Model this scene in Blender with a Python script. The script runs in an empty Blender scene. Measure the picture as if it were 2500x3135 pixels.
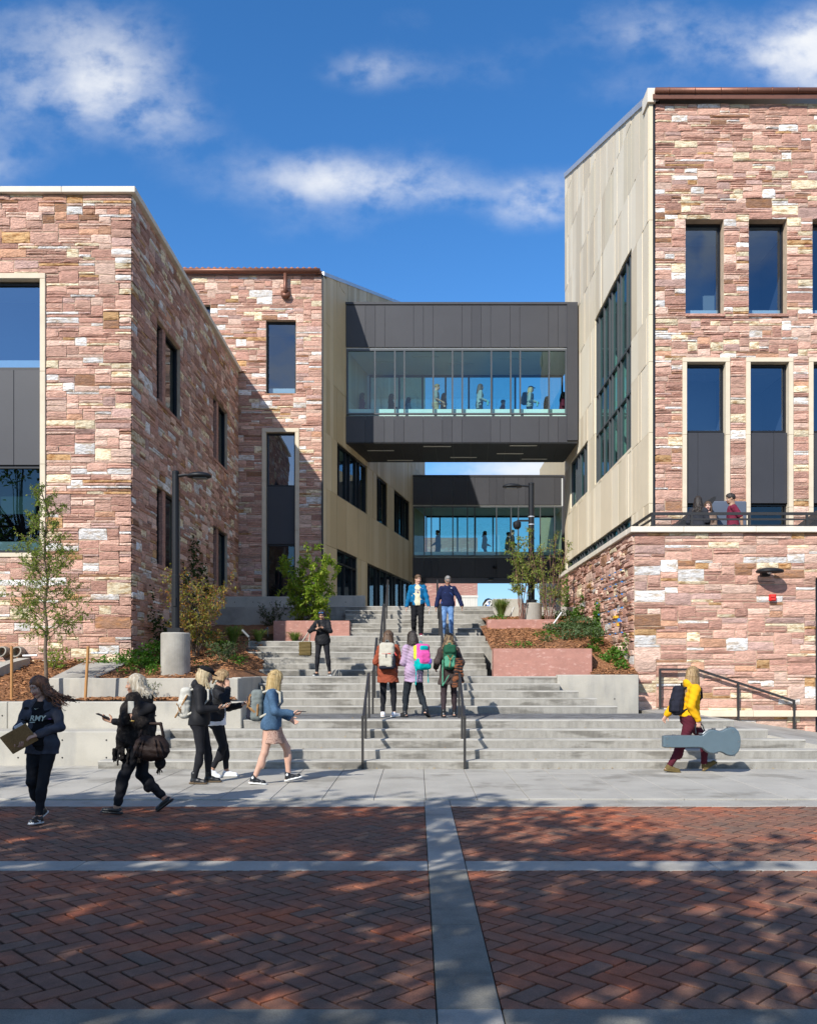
import bpy, math, random
import numpy as np
from mathutils import Vector, Matrix
R = math.radians
scene = bpy.context.scene
col = scene.collection

# ------------------------------------------------------------------ camera
CAMH = 1.72
cd = bpy.data.cameras.new('camera'); cam = bpy.data.objects.new('camera', cd); col.objects.link(cam)
cam.location = (0, 0, CAMH); cam.rotation_euler = (R(90), 0, 0)
cd.sensor_fit = 'HORIZONTAL'; cd.sensor_width = 36; cd.lens = 36*2685/2500
cd.shift_x = -0.01; cd.shift_y = 0.193; cd.clip_start = .05; cd.clip_end = 4000
scene.camera = cam

# ------------------------------------------------------------------ sun and sky
LDIR = Vector((.615, 1.0, -.86)).normalized()
sd = bpy.data.lights.new('sun', 'SUN'); sun = bpy.data.objects.new('sun', sd); col.objects.link(sun)
sd.energy = 3.7; sd.angle = R(.55); sd.color = (1, .965, .90)
sun.rotation_euler = LDIR.to_track_quat('-Z', 'Y').to_euler(); sun.location = (-30, -50, 45)
SUN_EL = math.asin(-LDIR.z); SUN_ROT = math.atan2(-LDIR.x, -LDIR.y)

def nd(nt, typ, **kw):
    n = nt.nodes.new(typ)
    for k, v in kw.items(): setattr(n, k, v)
    return n
class G:
    """tiny helper for maths in a node tree"""
    def __init__(s, nt): s.nt = nt
    def put(s, sock, v):
        if hasattr(v, 'is_output'): s.nt.links.new(v, sock)
        elif v is not None: sock.default_value = v
    def m(s, op, a, b=None, c=None, clamp=False):
        n = nd(s.nt, 'ShaderNodeMath', operation=op); n.use_clamp = clamp
        for i, v in enumerate((a, b, c)):
            if v is not None: s.put(n.inputs[i], v)
        return n.outputs[0]
    def mix(s, f, a, b, bt='MIX'):
        n = nd(s.nt, 'ShaderNodeMix', data_type='RGBA', blend_type=bt)
        s.put(n.inputs[0], f)
        for i, v in ((6, a), (7, b)):
            if isinstance(v, tuple) and len(v) == 3: v = (*v, 1)
            s.put(n.inputs[i], v)
        return n.outputs[2]
    def noise(s, vec, scale, detail=4, rough=.55, dist=0):
        n = nd(s.nt, 'ShaderNodeTexNoise')
        if vec is not None: s.put(n.inputs['Vector'], vec)
        n.inputs['Scale'].default_value = scale; n.inputs['Detail'].default_value = detail
        n.inputs['Roughness'].default_value = rough; n.inputs['Distortion'].default_value = dist
        return n.outputs['Fac']
    def ss(s, v, lo, hi, a=0, b=1):
        n = nd(s.nt, 'ShaderNodeMapRange', interpolation_type='SMOOTHSTEP')
        s.put(n.inputs[0], v)
        for i, q in enumerate((lo, hi, a, b)): n.inputs[i+1].default_value = q
        return n.outputs[0]
    def vm(s, vec, sc=(1, 1, 1), loc=(0, 0, 0)):
        n = nd(s.nt, 'ShaderNodeMapping'); s.put(n.inputs[0], vec)
        n.inputs['Location'].default_value = loc; n.inputs['Scale'].default_value = sc
        return n.outputs[0]

world = bpy.data.worlds.new('World'); scene.world = world; world.use_nodes = True
nt = world.node_tree; nt.nodes.clear(); g = G(nt)
sky = nd(nt, 'ShaderNodeTexSky', sky_type='NISHITA'); sky.sun_disc = False
sky.sun_elevation = SUN_EL; sky.sun_rotation = SUN_ROT
sky.altitude = 1700; sky.air_density = 1.0; sky.dust_density = .3; sky.ozone_density = 2.6
SKY_STR = .137
tc = nd(nt, 'ShaderNodeTexCoord'); sx = nd(nt, 'ShaderNodeSeparateXYZ'); nt.links.new(tc.outputs['Generated'], sx.inputs[0])
dx, dy, dz = sx.outputs
gam = nd(nt, 'ShaderNodeGamma'); nt.links.new(sky.outputs[0], gam.inputs[0]); gam.inputs[1].default_value = 1.0
hs = nd(nt, 'ShaderNodeHueSaturation'); nt.links.new(gam.outputs[0], hs.inputs['Color'])
hs.inputs['Saturation'].default_value = 1.27; hs.inputs['Value'].default_value = 1.0; hs.inputs['Hue'].default_value = .502
# clouds as directions on the sky (u = east/north, v = up/north)
ady = g.m('MAXIMUM', g.m('ABSOLUTE', dy), .06)
u = g.m('DIVIDE', dx, ady); v = g.m('DIVIDE', dz, ady)
uv = nd(nt, 'ShaderNodeCombineXYZ'); g.put(uv.inputs[0], u); g.put(uv.inputs[1], v); g.put(uv.inputs[2], g.m('MULTIPLY', g.m('SIGN', dy), 3.0))
na = g.noise(g.vm(uv.outputs[0], (1, 1.45, 1)), 7.0, 10, .60, .05)
nb = g.m('SUBTRACT', 1.0, g.m('ABSOLUTE', g.m('MULTIPLY_ADD', g.noise(g.vm(uv.outputs[0], (1, 1.3, 1), (1.3, .4, 0)), 15.0, 6, .55, .0), 4.0, -2.0)))
n1 = g.m('ADD', g.m('MULTIPLY', na, .74), g.m('MULTIPLY', g.ss(nb, -.4, 1.0, 0, 1), .25))
n2 = g.noise(g.vm(uv.outputs[0], (1, 1.3, 1), (4.2, 1.7, 0)), 2.2, 3, .5)
mask = None
north = g.m('GREATER_THAN', dy, 0.0)
CL = [(-.085, .560, .13, .036, .80), (-.03, .548, .08, .026, .40), (.13, .530, .055, .028, .85), (.19, .555, .07, .020, .42), (.215, .538, .06, .024, .38), (.05, .545, .05, .018, .25),
      (-.43, .735, .14, .045, .34), (-.33, .69, .09, .06, .40), (-.46, .655, .12, .045, .52), (-.29, .625, .07, .05, .44), (-.36, .63, .06, .03, .3), (-.50, .575, .07, .045, .55), (-.38, .67, .08, .03, .22),
      (-.055, .685, .065, .025, .48), (-.02, .74, .07, .02, .18), (.27, .735, .14, .035, .46), (.36, .71, .10, .04, .40), (.475, .70, .080, .050, 1.3), (.07, .69, .08, .03, .28),
      (.15, .228, .14, .024, 1.0), (-.10, .50, .08, .022, .26), (.42, .63, .10, .02, .18), (.25, .66, .08, .025, .22)]
for (a, b, c, d, w) in CL:
    q = g.m('ADD', g.m('POWER', g.m('DIVIDE', g.m('SUBTRACT', u, a), c), 2.0), g.m('POWER', g.m('DIVIDE', g.m('SUBTRACT', v, b), d), 2.0))
    e = g.m('MULTIPLY', g.m('POWER', 2.718, g.m('MULTIPLY', q, -1.0)), w)
    mask = e if mask is None else g.m('ADD', mask, e)
mask = g.m('ADD', g.m('MULTIPLY', mask, north), g.m('MULTIPLY', g.ss(n2, .36, .62, 0, .95), g.m('SUBTRACT', 1.0, north)))
lowb = g.ss(v, .02, .26, .10, 0.0)
mask = g.m('ADD', mask, g.m('MULTIPLY', lowb, north))
dens = g.ss(g.m('ADD', g.m('MULTIPLY', mask, .58), g.m('MULTIPLY', g.m('SUBTRACT', n1, .5), g.m('ADD', .40, g.m('MULTIPLY', mask, 1.6)))), .12, 1.15)
cc = g.mix(g.ss(n1, .35, .72), (2.9, 3.3, 4.2), (4.4, 4.5, 4.65))
hz = g.ss(dz, .0, .30, .50, 1.0)
skyh = g.mix(1.0, hs.outputs[0], hz, 'MULTIPLY')
skyc = g.mix(g.m('MULTIPLY', dens, .95), skyh, cc)
bg = nd(nt, 'ShaderNodeBackground'); nt.links.new(skyc, bg.inputs[0]); bg.inputs[1].default_value = SKY_STR
wo = nd(nt, 'ShaderNodeOutputWorld'); nt.links.new(bg.outputs[0], wo.inputs[0])
scene.view_settings.view_transform = 'Standard'; scene.view_settings.look = 'None'
scene.view_settings.exposure = 0.66; scene.view_settings.gamma = 1.0; scene.view_settings.use_curve_mapping = False

# ------------------------------------------------------------------ materials
MATS = {}
def pmat(name, c, rough=.8, var=.12, scale=3.0, bump=0.0, bscale=60.0, metal=0.0, island=0.0, spec=.3, stretch=(1, 1, 1), c2=None, f2=(.5, .62), s2=2.0, st2=(1, 1, 1), local=False, speck=0.0, bdist=.02):
    m = bpy.data.materials.new(name); m.use_nodes = True; t = m.node_tree; gg = G(t)
    b = t.nodes['Principled BSDF']
    if local: pos = nd(t, 'ShaderNodeTexCoord').outputs['Object']
    else: pos = nd(t, 'ShaderNodeNewGeometry').outputs['Position']
    cur = (*c, 1)
    if c2 is not None:
        cur = gg.mix(gg.ss(gg.noise(gg.vm(pos, st2), s2, 5, .6), *f2), cur, (*c2, 1))
    fac = None
    if var > 0:
        fac = gg.ss(gg.noise(gg.vm(pos, stretch), scale, 5, .6), .25, .75, 1-var, 1+var)
    if speck > 0:
        sp = gg.ss(gg.noise(pos, 160.0, 2, .5), .3, .7, 1-speck, 1+speck)
        fac = sp if fac is None else gg.m('MULTIPLY', fac, sp)
    if island > 0:
        gi = nd(t, 'ShaderNodeNewGeometry').outputs['Random Per Island']; oi = nd(t, 'ShaderNodeObjectInfo').outputs['Random']
        r = gg.m('FRACT', gg.m('ADD', gi, oi))
        r = gg.ss(r, 0, 1, 1-island, 1+island)
        fac = r if fac is None else gg.m('MULTIPLY', fac, r)
    if fac is not None:
        cur = gg.mix(1.0, cur, fac, 'MULTIPLY')
    gg.put(b.inputs['Base Color'], cur)
    b.inputs['Roughness'].default_value = rough; b.inputs['Metallic'].default_value = metal
    b.inputs['Specular IOR Level'].default_value = spec
    if bump > 0:
        bn = nd(t, 'ShaderNodeBump'); bn.inputs['Strength'].default_value = min(1, bump); bn.inputs['Distance'].default_value = bdist
        gg.put(bn.inputs['Height'], gg.noise(gg.vm(pos, stretch), bscale, 6, .65)); t.links.new(bn.outputs[0], b.inputs['Normal'])
    MATS[name] = m
    return m
M = MATS
STONE = [('stone_rose', (0.639, 0.382, 0.290), .31), ('stone_dusty_rose', (0.508, 0.281, 0.213), .22), ('stone_pale_rose', (0.752, 0.518, 0.406), .17),
         ('stone_mauve', (0.555, 0.362, 0.305), .06), ('stone_cream', (0.830, 0.700, 0.487), .085), ('stone_white', (0.830, 0.790, 0.750), .085),
         ('stone_ochre', (0.591, 0.358, 0.173), .030), ('stone_orange', (0.635, 0.352, 0.224), .025), ('stone_rust', (0.339, 0.188, 0.120), .025)]
for nme, c, w in STONE:
    c2 = {'stone_ochre': (.34, .16, .06), 'stone_cream': (.50, .33, .17), 'stone_white': (.58, .47, .36), 'stone_rust': (.4, .2, .1)}.get(nme, tuple(q*.84 for q in c))
    pmat(nme, c, .88, .20, 9.0, .9, 16.0, island=.18, spec=.15, stretch=(1, 1, 2.6), c2=c2, f2=(.46, .66), s2=4.5, st2=(1, 1, 3.0), bdist=.05, speck=.06)
pmat('mortar', (.50, .38, .27), .95, .15, 6, .3, 50)
pmat('limestone', (.66, .56, .42), .8, .07, 3, .12, 60, spec=.2)
pmat('limestone_pale', (.72, .65, .54), .8, .06, 3, .1, 60, spec=.2)
pmat('concrete', (.37, .345, .30), .85, .13, 1.6, .25, 60, c2=(.27, .25, .215), f2=(.48, .66), s2=.9, speck=.10)
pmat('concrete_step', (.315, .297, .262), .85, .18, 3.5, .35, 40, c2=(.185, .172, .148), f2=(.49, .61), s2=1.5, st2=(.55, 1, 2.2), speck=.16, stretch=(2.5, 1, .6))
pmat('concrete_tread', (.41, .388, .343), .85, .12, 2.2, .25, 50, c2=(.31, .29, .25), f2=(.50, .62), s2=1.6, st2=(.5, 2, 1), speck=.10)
pmat('concrete_wall', (.425, .395, .335), .85, .11, 1.5, .25, 40, c2=(.36, .34, .30), f2=(.48, .66), s2=1.1, st2=(2.2, 2.2, .45), speck=.10)
pmat('concrete_slab', (.40, .375, .325), .85, .10, 1.4, .2, 60, c2=(.285, .265, .225), f2=(.52, .64), s2=.9, island=.03, speck=.10)
pmat('concrete_dark', (.215, .20, .165), .85, .18, 3.0, .3, 60, c2=(.155, .145, .118), f2=(.48, .66), s2=1.6, speck=.16)
pmat('landing_paver', (.145, .145, .145), .85, .12, 5, .2, 60, island=.25)
pmat('granite_pink', (.40, .195, .150), .7, .10, 7, .15, 40, c2=(.53, .31, .255), f2=(.54, .70), s2=5.0, st2=(1.4, 1, 4.2), speck=.16)
pmat('tan_panel', (.56, .455, .285), .62, .04, .8, .03, 30, spec=.25)
pmat('tan_panel_pale', (.62, .52, .35), .62, .04, .8, .03, 30, spec=.25)
pmat('tan_panel_dark', (.49, .39, .235), .62, .04, .8, .03, 30, spec=.25)
pmat('tan_buff', (.71, .605, .44), .62, .04, .8, .03, 30, spec=.25)
pmat('tan_buff_pale', (.77, .675, .51), .62, .04, .8, .03, 30, spec=.25)
pmat('tan_buff_dark', (.61, .51, .36), .62, .04, .8, .03, 30, spec=.25)
pmat('tan_corner', (.66, .57, .41), .65, .04, .8, .03, 30, spec=.25)
pmat('charcoal_panel', (.050, .050, .056), .5, .06, 1.0, .02, 30, spec=.35)
pmat('charcoal_panel_b', (.043, .043, .049), .5, .06, 1.0, .02, 30, spec=.35)
pmat('soffit', (.030, .031, .034), .55, .06, 1.0, .02, 30)
pmat('window_frame', (.014, .014, .016), .4, .05, 2, spec=.4)
pmat('mullion_grey', (.085, .09, .095), .4, .05, 2, spec=.4, metal=.3)
pmat('bronze_rail', (.030, .027, .025), .42, .08, 3, spec=.5)
pmat('copper', (.20, .088, .058), .45, .12, 2, .1, 30, metal=.45, spec=.4)
pmat('roof_tile', (.30, .13, .08), .8, .15, 3, .1, 30, island=.2)
pmat('metal_grey', (.13, .14, .15), .6, .05, 2)
pmat('metal_pale', (.52, .53, .55), .4, .05, 2, metal=.5)
pmat('chrome', (.75, .77, .8), .08, 0, metal=1.0)
pmat('white_sill', (.80, .84, .80), .6, .03, 2)
pmat('interior_wall', (.34, .36, .34), .9, .05, 1)
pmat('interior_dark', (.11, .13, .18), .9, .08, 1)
pmat('interior_ceiling', (.62, .63, .62), .9, .04, 1)
pmat('interior_floor', (.20, .20, .20), .7, .05, 1)
pmat('blind', (.12, .20, .19), .9, .05, 1)
pmat('mulch', (.19, .082, .036), .95, .4, 26, .8, 60, c2=(.31, .155, .075), f2=(.5, .6), s2=34, st2=(1, 1, 1))
pmat('mulch_chip', (.30, .14, .062), .95, .2, 30, island=.45)
pmat('joint_sand', (.014, .012, .010), .95, .2, 8, .2, 120)
pmat('asphalt', (.055, .055, .055), .9, .2, 8, .2, 120)
pmat('soil', (.10, .075, .05), .95, .2, 3, .2, 60)
pmat('lamp_black', (.011, .012, .014), .5, .05, 3, spec=.3)
pmat('lens_grey', (.16, .17, .17), .3, .05, 3)
pmat('light_diffuser', (.55, .56, .52), .5, .02, 3)
pmat('red_plastic', (.62, .025, .02), .4, .03, 3)
pmat('blue_tape', (.03, .22, .62), .6, .03, 3)
pmat('yellow_tag', (.75, .42, .03), .6, .03, 3)
pmat('white_paint', (.78, .78, .76), .6, .03, 3)
pmat('stake_wood', (.42, .21, .075), .7, .15, 5, .1, 40, stretch=(8, 8, 1))
pmat('bark', (.15, .11, .08), .9, .2, 12, .4, 40)
pmat('bark_red', (.20, .105, .08), .85, .2, 12, .2, 40)
pmat('pipe_grey', (.30, .27, .22), .8, .1, 5, .1, 30)
pmat('canvas_dark', (.022, .023, .025), .7, .1, 3)
pmat('chair_blue', (.095, .115, .155), .5, .05, 2)
pmat('blue_box', (.02, .09, .30), .5, .05, 2)
pmat('far_stone', (.36, .185, .15), .9, .2, 3, .2, 30, stretch=(.4, 1, 2.5), c2=(.5, .36, .27), f2=(.55, .62), s2=6, st2=(.35, 1, 2.5))
pmat('far_panel', (.60, .57, .50), .7, .05, 2)

# brick pavers: random clay colour per brick
def brick_mat(name, ramp):
    m = bpy.data.materials.new(name); m.use_nodes = True; t = m.node_tree; gg = G(t); b = t.nodes['Principled BSDF']
    ge = nd(t, 'ShaderNodeNewGeometry'); oi = nd(t, 'ShaderNodeObjectInfo')
    r = gg.m('FRACT', gg.m('ADD', ge.outputs['Random Per Island'], oi.outputs['Random']))
    cr = nd(t, 'ShaderNodeValToRGB'); t.links.new(r, cr.inputs[0]); el = cr.color_ramp.elements
    while len(el) < len(ramp): el.new(.5)
    for e, (p, c) in zip(el, ramp): e.position = p; e.color = (*c, 1)
    f1 = gg.ss(gg.noise(ge.outputs['Position'], 7.0, 5, .65), .25, .75, .80, 1.18)
    f2 = gg.ss(gg.noise(ge.outputs['Position'], 130.0, 3, .6), .30, .70, .76, 1.2)
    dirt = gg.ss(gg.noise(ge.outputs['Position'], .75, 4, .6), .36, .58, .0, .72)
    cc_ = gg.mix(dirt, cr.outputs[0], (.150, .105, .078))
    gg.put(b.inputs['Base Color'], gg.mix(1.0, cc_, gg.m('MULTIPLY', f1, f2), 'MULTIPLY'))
    b.inputs['Roughness'].default_value = .85; b.inputs['Specular IOR Level'].default_value = .25
    bn = nd(t, 'ShaderNodeBump'); bn.inputs['Strength'].default_value = .35; bn.inputs['Distance'].default_value = .006
    gg.put(bn.inputs['Height'], gg.noise(ge.outputs['Position'], 90, 5, .7)); t.links.new(bn.outputs[0], b.inputs['Normal'])
    MATS[name] = m
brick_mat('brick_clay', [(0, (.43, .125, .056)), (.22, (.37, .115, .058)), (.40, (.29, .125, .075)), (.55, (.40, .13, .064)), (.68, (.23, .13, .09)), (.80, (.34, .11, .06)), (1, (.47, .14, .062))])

def glass(name, tint, refl, ior=1.9, rough=0.0):
    m = bpy.data.materials.new(name); m.use_nodes = True; t = m.node_tree; t.nodes.clear(); gg = G(t)
    tr = nd(t, 'ShaderNodeBsdfTransparent'); tr.inputs[0].default_value = (*tint, 1)
    gl = nd(t, 'ShaderNodeBsdfGlossy'); gl.inputs[0].default_value = (*refl, 1); gl.inputs['Roughness'].default_value = rough
    lw = nd(t, 'ShaderNodeLayerWeight'); lw.inputs[0].default_value = .5; f0 = ((ior-1)/(ior+1))**2
    frs = gg.m('ADD', gg.m('MULTIPLY', gg.m('POWER', lw.outputs['Facing'], 5.0), (1-f0)*.6), f0)
    bn = nd(t, 'ShaderNodeBump'); bn.inputs['Strength'].default_value = .06; bn.inputs['Distance'].default_value = .05
    gg.put(bn.inputs['Height'], gg.noise(nd(t, 'ShaderNodeNewGeometry').outputs['Position'], 1.1, 1, .4)); t.links.new(bn.outputs[0], gl.inputs['Normal'])
    mx = nd(t, 'ShaderNodeMixShader'); t.links.new(frs, mx.inputs[0]); t.links.new(tr.outputs[0], mx.inputs[1]); t.links.new(gl.outputs[0], mx.inputs[2])
    o = nd(t, 'ShaderNodeOutputMaterial'); t.links.new(mx.outputs[0], o.inputs[0])
    MATS[name] = m
glass('glass_blue', (.50, .62, .72), (.72, .84, 1.0), 2.3)
glass('glass_sky', (.46, .58, .68), (.80, .90, 1.0), 3.1)
glass('glass_clear', (.62, .82, .80), (.85, .93, 1.0), 1.75)
glass('glass_teal', (.50, .80, .74), (.62, .90, .92), 1.8)
glass('glass_dark', (.28, .38, .40), (.75, .85, .9), 1.8)

# ------------------------------------------------------------------ object helpers
WM = {}
def tag(o, label=None, cat=None, group=None, kind=None):
    if label: o['label'] = label
    if cat: o['category'] = cat
    if group: o['group'] = group
    if kind: o['kind'] = kind
    return o
def link(name, data, parent=None, W=None):
    o = bpy.data.objects.new(name, data); col.objects.link(o)
    W = W or Matrix.Identity(4)
    WM[o] = W
    if parent is not None:
        o.parent = parent; o.matrix_basis = WM[parent].inverted() @ W
    else: o.matrix_basis = W
    return o
def thing(name, label, cat, loc=(0, 0, 0), rz=0, group=None):
    o = link(name, None, None, Matrix.Translation(loc) @ Matrix.Rotation(rz, 4, 'Z'))
    o.empty_display_size = .2
    return tag(o, label, cat, group)
class MB:
    def __init__(s): s.v = []; s.f = []; s.m = []
    def add(s, vs, fs, m=0):
        b = len(s.v); s.v += [tuple(p) for p in vs]; s.f += [tuple(i+b for i in f) for f in fs]; s.m += [m]*len(fs)
    def quad(s, a, b, c, d, m=0): s.add((a, b, c, d), ((0, 1, 2, 3),), m)
    def box(s, x0, x1, y0, y1, z0, z1, m=0, ch=0.0):
        s.obox((x0, y0, z0), (x1-x0, 0, 0), (0, y1-y0, 0), (0, 0, z1-z0), m, ch)
    def obox(s, O, a, b, c, m=0, ch=0.0):
        O, a, b, c = map(Vector, (O, a, b, c))
        if a.cross(b).dot(c) < 0: a, b = b, a
        if ch <= 0:
            vs = [O, O+a, O+a+b, O+b, O+c, O+a+c, O+a+b+c, O+b+c]
            s.add(vs, ((0, 3, 2, 1), (4, 5, 6, 7), (0, 1, 5, 4), (1, 2, 6, 5), (2, 3, 7, 6), (3, 0, 4, 7)), m); return
        la, lb, lc = a.length, b.length, c.length; ea, eb, ec = a/la, b/lb, c/lc
        vs = []; idx = {}
        for i in (0, 1):
            for j in (0, 1):
                for k in (0, 1):
                    p = O+a*i+b*j+c*k; si, sj, sk = 1-2*i, 1-2*j, 1-2*k
                    for q, w in enumerate((eb*sj*ch+ec*sk*ch, ea*si*ch+ec*sk*ch, ea*si*ch+eb*sj*ch)):
                        idx[i, j, k, q] = len(vs); vs.append(p+w)
        F = []
        def f(*L): F.append(tuple(idx[l] for l in L))
        for i in (0, 1):
            o = [(i, 0, 0, 0), (i, 1, 0, 0), (i, 1, 1, 0), (i, 0, 1, 0)]; f(*(o if i else o[::-1]))
            o = [(0, i, 0, 1), (0, i, 1, 1), (1, i, 1, 1), (1, i, 0, 1)]; f(*(o if i else o[::-1]))
            o = [(0, 0, i, 2), (1, 0, i, 2), (1, 1, i, 2), (0, 1, i, 2)]; f(*(o if i else o[::-1]))
        for i in (0, 1):
            for j in (0, 1):
                f((i, j, 0, 0), (i, j, 1, 0), (i, j, 1, 1), (i, j, 0, 1))
                f((i, 0, j, 0), (i, 1, j, 0), (i, 1, j, 2), (i, 0, j, 2))
                f((0, i, j, 1), (1, i, j, 1), (1, i, j, 2), (0, i, j, 2))
                for k in (0, 1): f((i, j, k, 0), (i, j, k, 1), (i, j, k, 2))
        s.add(vs, F, m)
    def prism(s, poly, d, m=0):
        """poly: list of 3d points, extruded along d"""
        d = Vector(d); n = len(poly); p = [Vector(q) for q in poly]
        s.add(p+[q+d for q in p], [tuple(range(n))[::-1], tuple(range(n, 2*n))]+[(i, (i+1) % n, (i+1) % n+n, i+n) for i in range(n)], m)
    def tube(s, pts, r, seg=8, m=0, cap=True):
        pts = [Vector(p) for p in pts]; n = len(pts)
        rs = r if isinstance(r, (list, tuple)) else [r]*n
        vs = []; ref = None
        for i, p in enumerate(pts):
            t = (pts[min(i+1, n-1)]-pts[max(i-1, 0)]).normalized()
            if ref is None: ref = Vector((0, 0, 1)) if abs(t.z) < .9 else Vector((1, 0, 0))
            a = t.cross(ref).normalized(); b = t.cross(a); ref = -b if False else ref
            for k in range(seg):
                q = 2*math.pi*k/seg; vs.append(p+a*math.cos(q)*rs[i]+b*math.sin(q)*rs[i])
        F = [(i*seg+k, i*seg+(k+1) % seg, (i+1)*seg+(k+1) % seg, (i+1)*seg+k) for i in range(n-1) for k in range(seg)]
        if cap: F += [tuple(range(seg))[::-1], tuple(range((n-1)*seg, n*seg))]
        s.add(vs, F, m)
    def beam(s, a, b, w, h, m=0, up=(0, 0, 1)):
        a, b = Vector(a), Vector(b); t = (b-a); r = t.cross(Vector(up)).normalized(); q = r.cross(t).normalized()
        s.obox(a-r*w/2-q*h/2, r*w, t, q*h, m)
    def lathe(s, c, prof, seg=24, m=0):
        c = Vector(c); vs = []
        for (r, z) in prof:
            for k in range(seg): q = 2*math.pi*k/seg; vs.append(c+Vector((r*math.cos(q), r*math.sin(q), z)))
        n = len(prof)
        F = [(i*seg+k, i*seg+(k+1) % seg, (i+1)*seg+(k+1) % seg, (i+1)*seg+k) for i in range(n-1) for k in range(seg)]
        F += [tuple(range(seg))[::-1], tuple(range((n-1)*seg, n*seg))]
        s.add(vs, F, m)
    def mesh(s, name, mats, org, smooth=False):
        me = bpy.data.meshes.new(name)
        A = np.array(s.v, dtype=np.float64).reshape(-1, 3)-np.array(org)
        me.from_pydata(A.tolist(), [], s.f)
        for q in (mats if isinstance(mats, (list, tuple)) else [mats]): me.materials.append(MATS[q] if isinstance(q, str) else q)
        if any(s.m): me.polygons.foreach_set('material_index', s.m)
        if smooth: me.polygons.foreach_set('use_smooth', [True]*len(s.f))
        me.update(); return me
    def build(s, name, mats, parent=None, smooth=False, local=False):
        if not s.v: return None
        if local:
            return link(name, s.mesh(name, mats, (0, 0, 0), smooth), parent, WM[parent])
        A = np.array(s.v); lo, hi = A.min(0), A.max(0); org = ((lo[0]+hi[0])/2, (lo[1]+hi[1])/2, lo[2])
        return link(name, s.mesh(name, mats, org, smooth), parent, Matrix.Translation(org))
def X(px, D): return (px-1275)/2685*D
def Z(py, D): return CAMH+(2050-py)/2685*D
def inview(p, mg=.03):
    if p[1] < .3: return False
    u_ = .5-.01*-1+0; sx_ = (1275+2685*p[0]/p[1])/2500; sy_ = (2050-2685*(p[2]-CAMH)/p[1])/3135
    return -mg < sx_ < 1+mg and -mg < sy_ < 1+mg

# ------------------------------------------------------------------ stone walls
def stone_variant(seed):
    r = random.Random(seed); xs = [0, .14, .84, 1]; zs = [0, .2, .78, 1]; P = {}
    vs = []; F = []
    for i in range(4):
        for k in range(4):
            edge = i in (0, 3) or k in (0, 3); cor = i in (0, 3) and k in (0, 3)
            x = xs[i]+r.uniform(-.05, .05)*(1 if not edge else .36); z = zs[k]+r.uniform(-.09, .09)*(1 if not edge else .75)
            y = -r.uniform(.20, .60) if cor else (-r.uniform(.30, .80) if edge else -r.uniform(.65, 1.25))
            P[i, k] = len(vs); vs.append((x, y, z))
    for i in range(3):
        for k in range(3): F.append((P[i, k], P[i+1, k], P[i+1, k+1], P[i, k+1]))
    ring = [(i, 0) for i in range(4)]+[(3, k) for k in (1, 2, 3)]+[(i, 3) for i in (2, 1, 0)]+[(0, k) for k in (2, 1)]
    b0 = len(vs)
    for (i, k) in ring: p = vs[P[i, k]]; vs.append((p[0], .25, p[2]))
    n = len(ring)
    for q in range(n): F.append((P[ring[(q+1) % n]], P[ring[q]], b0+q, b0+(q+1) % n))
    return np.array(vs), F
SV = [stone_variant(100+i) for i in range(14)]
_sm = {}
def stone_mesh(vi, mi):
    if (vi, mi) not in _sm:
        me = bpy.data.meshes.new('stone'); me.from_pydata(SV[vi][0].tolist(), [], SV[vi][1]); me.materials.append(MATS[STONE[mi][0]]); _sm[vi, mi] = me
    return _sm[vi, mi]
def ashlar(W, H, holes, seed, cu=.085, cv=.062):
    r = random.Random(seed); nu, nv = int(round(W/cu)), int(round(H/cv)); cu, cv = W/nu, H/nv
    used = np.zeros((nv, nu), bool)
    for (a, b, c, d) in holes:
        for k in range(nv):
            if c < (k+.5)*cv < d:
                for i in range(nu):
                    if a < (i+.5)*cu < b: used[k, i] = True
    out = []
    for k in range(nv):
        for i in range(nu):
            if used[k, i]: continue
            h = r.choices((1, 2, 3, 4), (.50, .32, .14, .04))[0]
            w = r.choice((3, 4, 5, 6, 7, 8, 10)) if h == 1 else r.choice((3, 3, 4, 5, 5, 6, 7))
            if h == 4: w = r.choice((4, 5, 6, 7))
            ww = 0
            while ww < w and i+ww < nu and not used[k, i+ww]: ww += 1
            if i+ww < nu and not used[k, i+ww]:
                t = 0
                while i+ww+t < nu and not used[k, i+ww+t] and t < 2: t += 1
                if i+ww+t >= nu or used[k, i+ww+t]: ww += t
            hh = 1
            while hh < h and k+hh < nv and not used[k+hh, i:i+ww].any(): hh += 1
            used[k:k+hh, i:i+ww] = True
            u0, u1, z0, z1 = i*cu, (i+ww)*cu, k*cv, (k+hh)*cv
            for (a, b, c, d) in holes:
                if z1 > c+.02 and z0 < d-.02:
                    if abs(u1-a) < cu: u1 = a
                    if abs(u0-b) < cu: u0 = b
                if u1 > a+.02 and u0 < b-.02:
                    if abs(z1-c) < cv: z1 = c
                    if abs(z0-d) < cv: z0 = d
            if u1-u0 > .03 and z1-z0 > .02: out.append((u0, u1, z0, z1))
    return out
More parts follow.
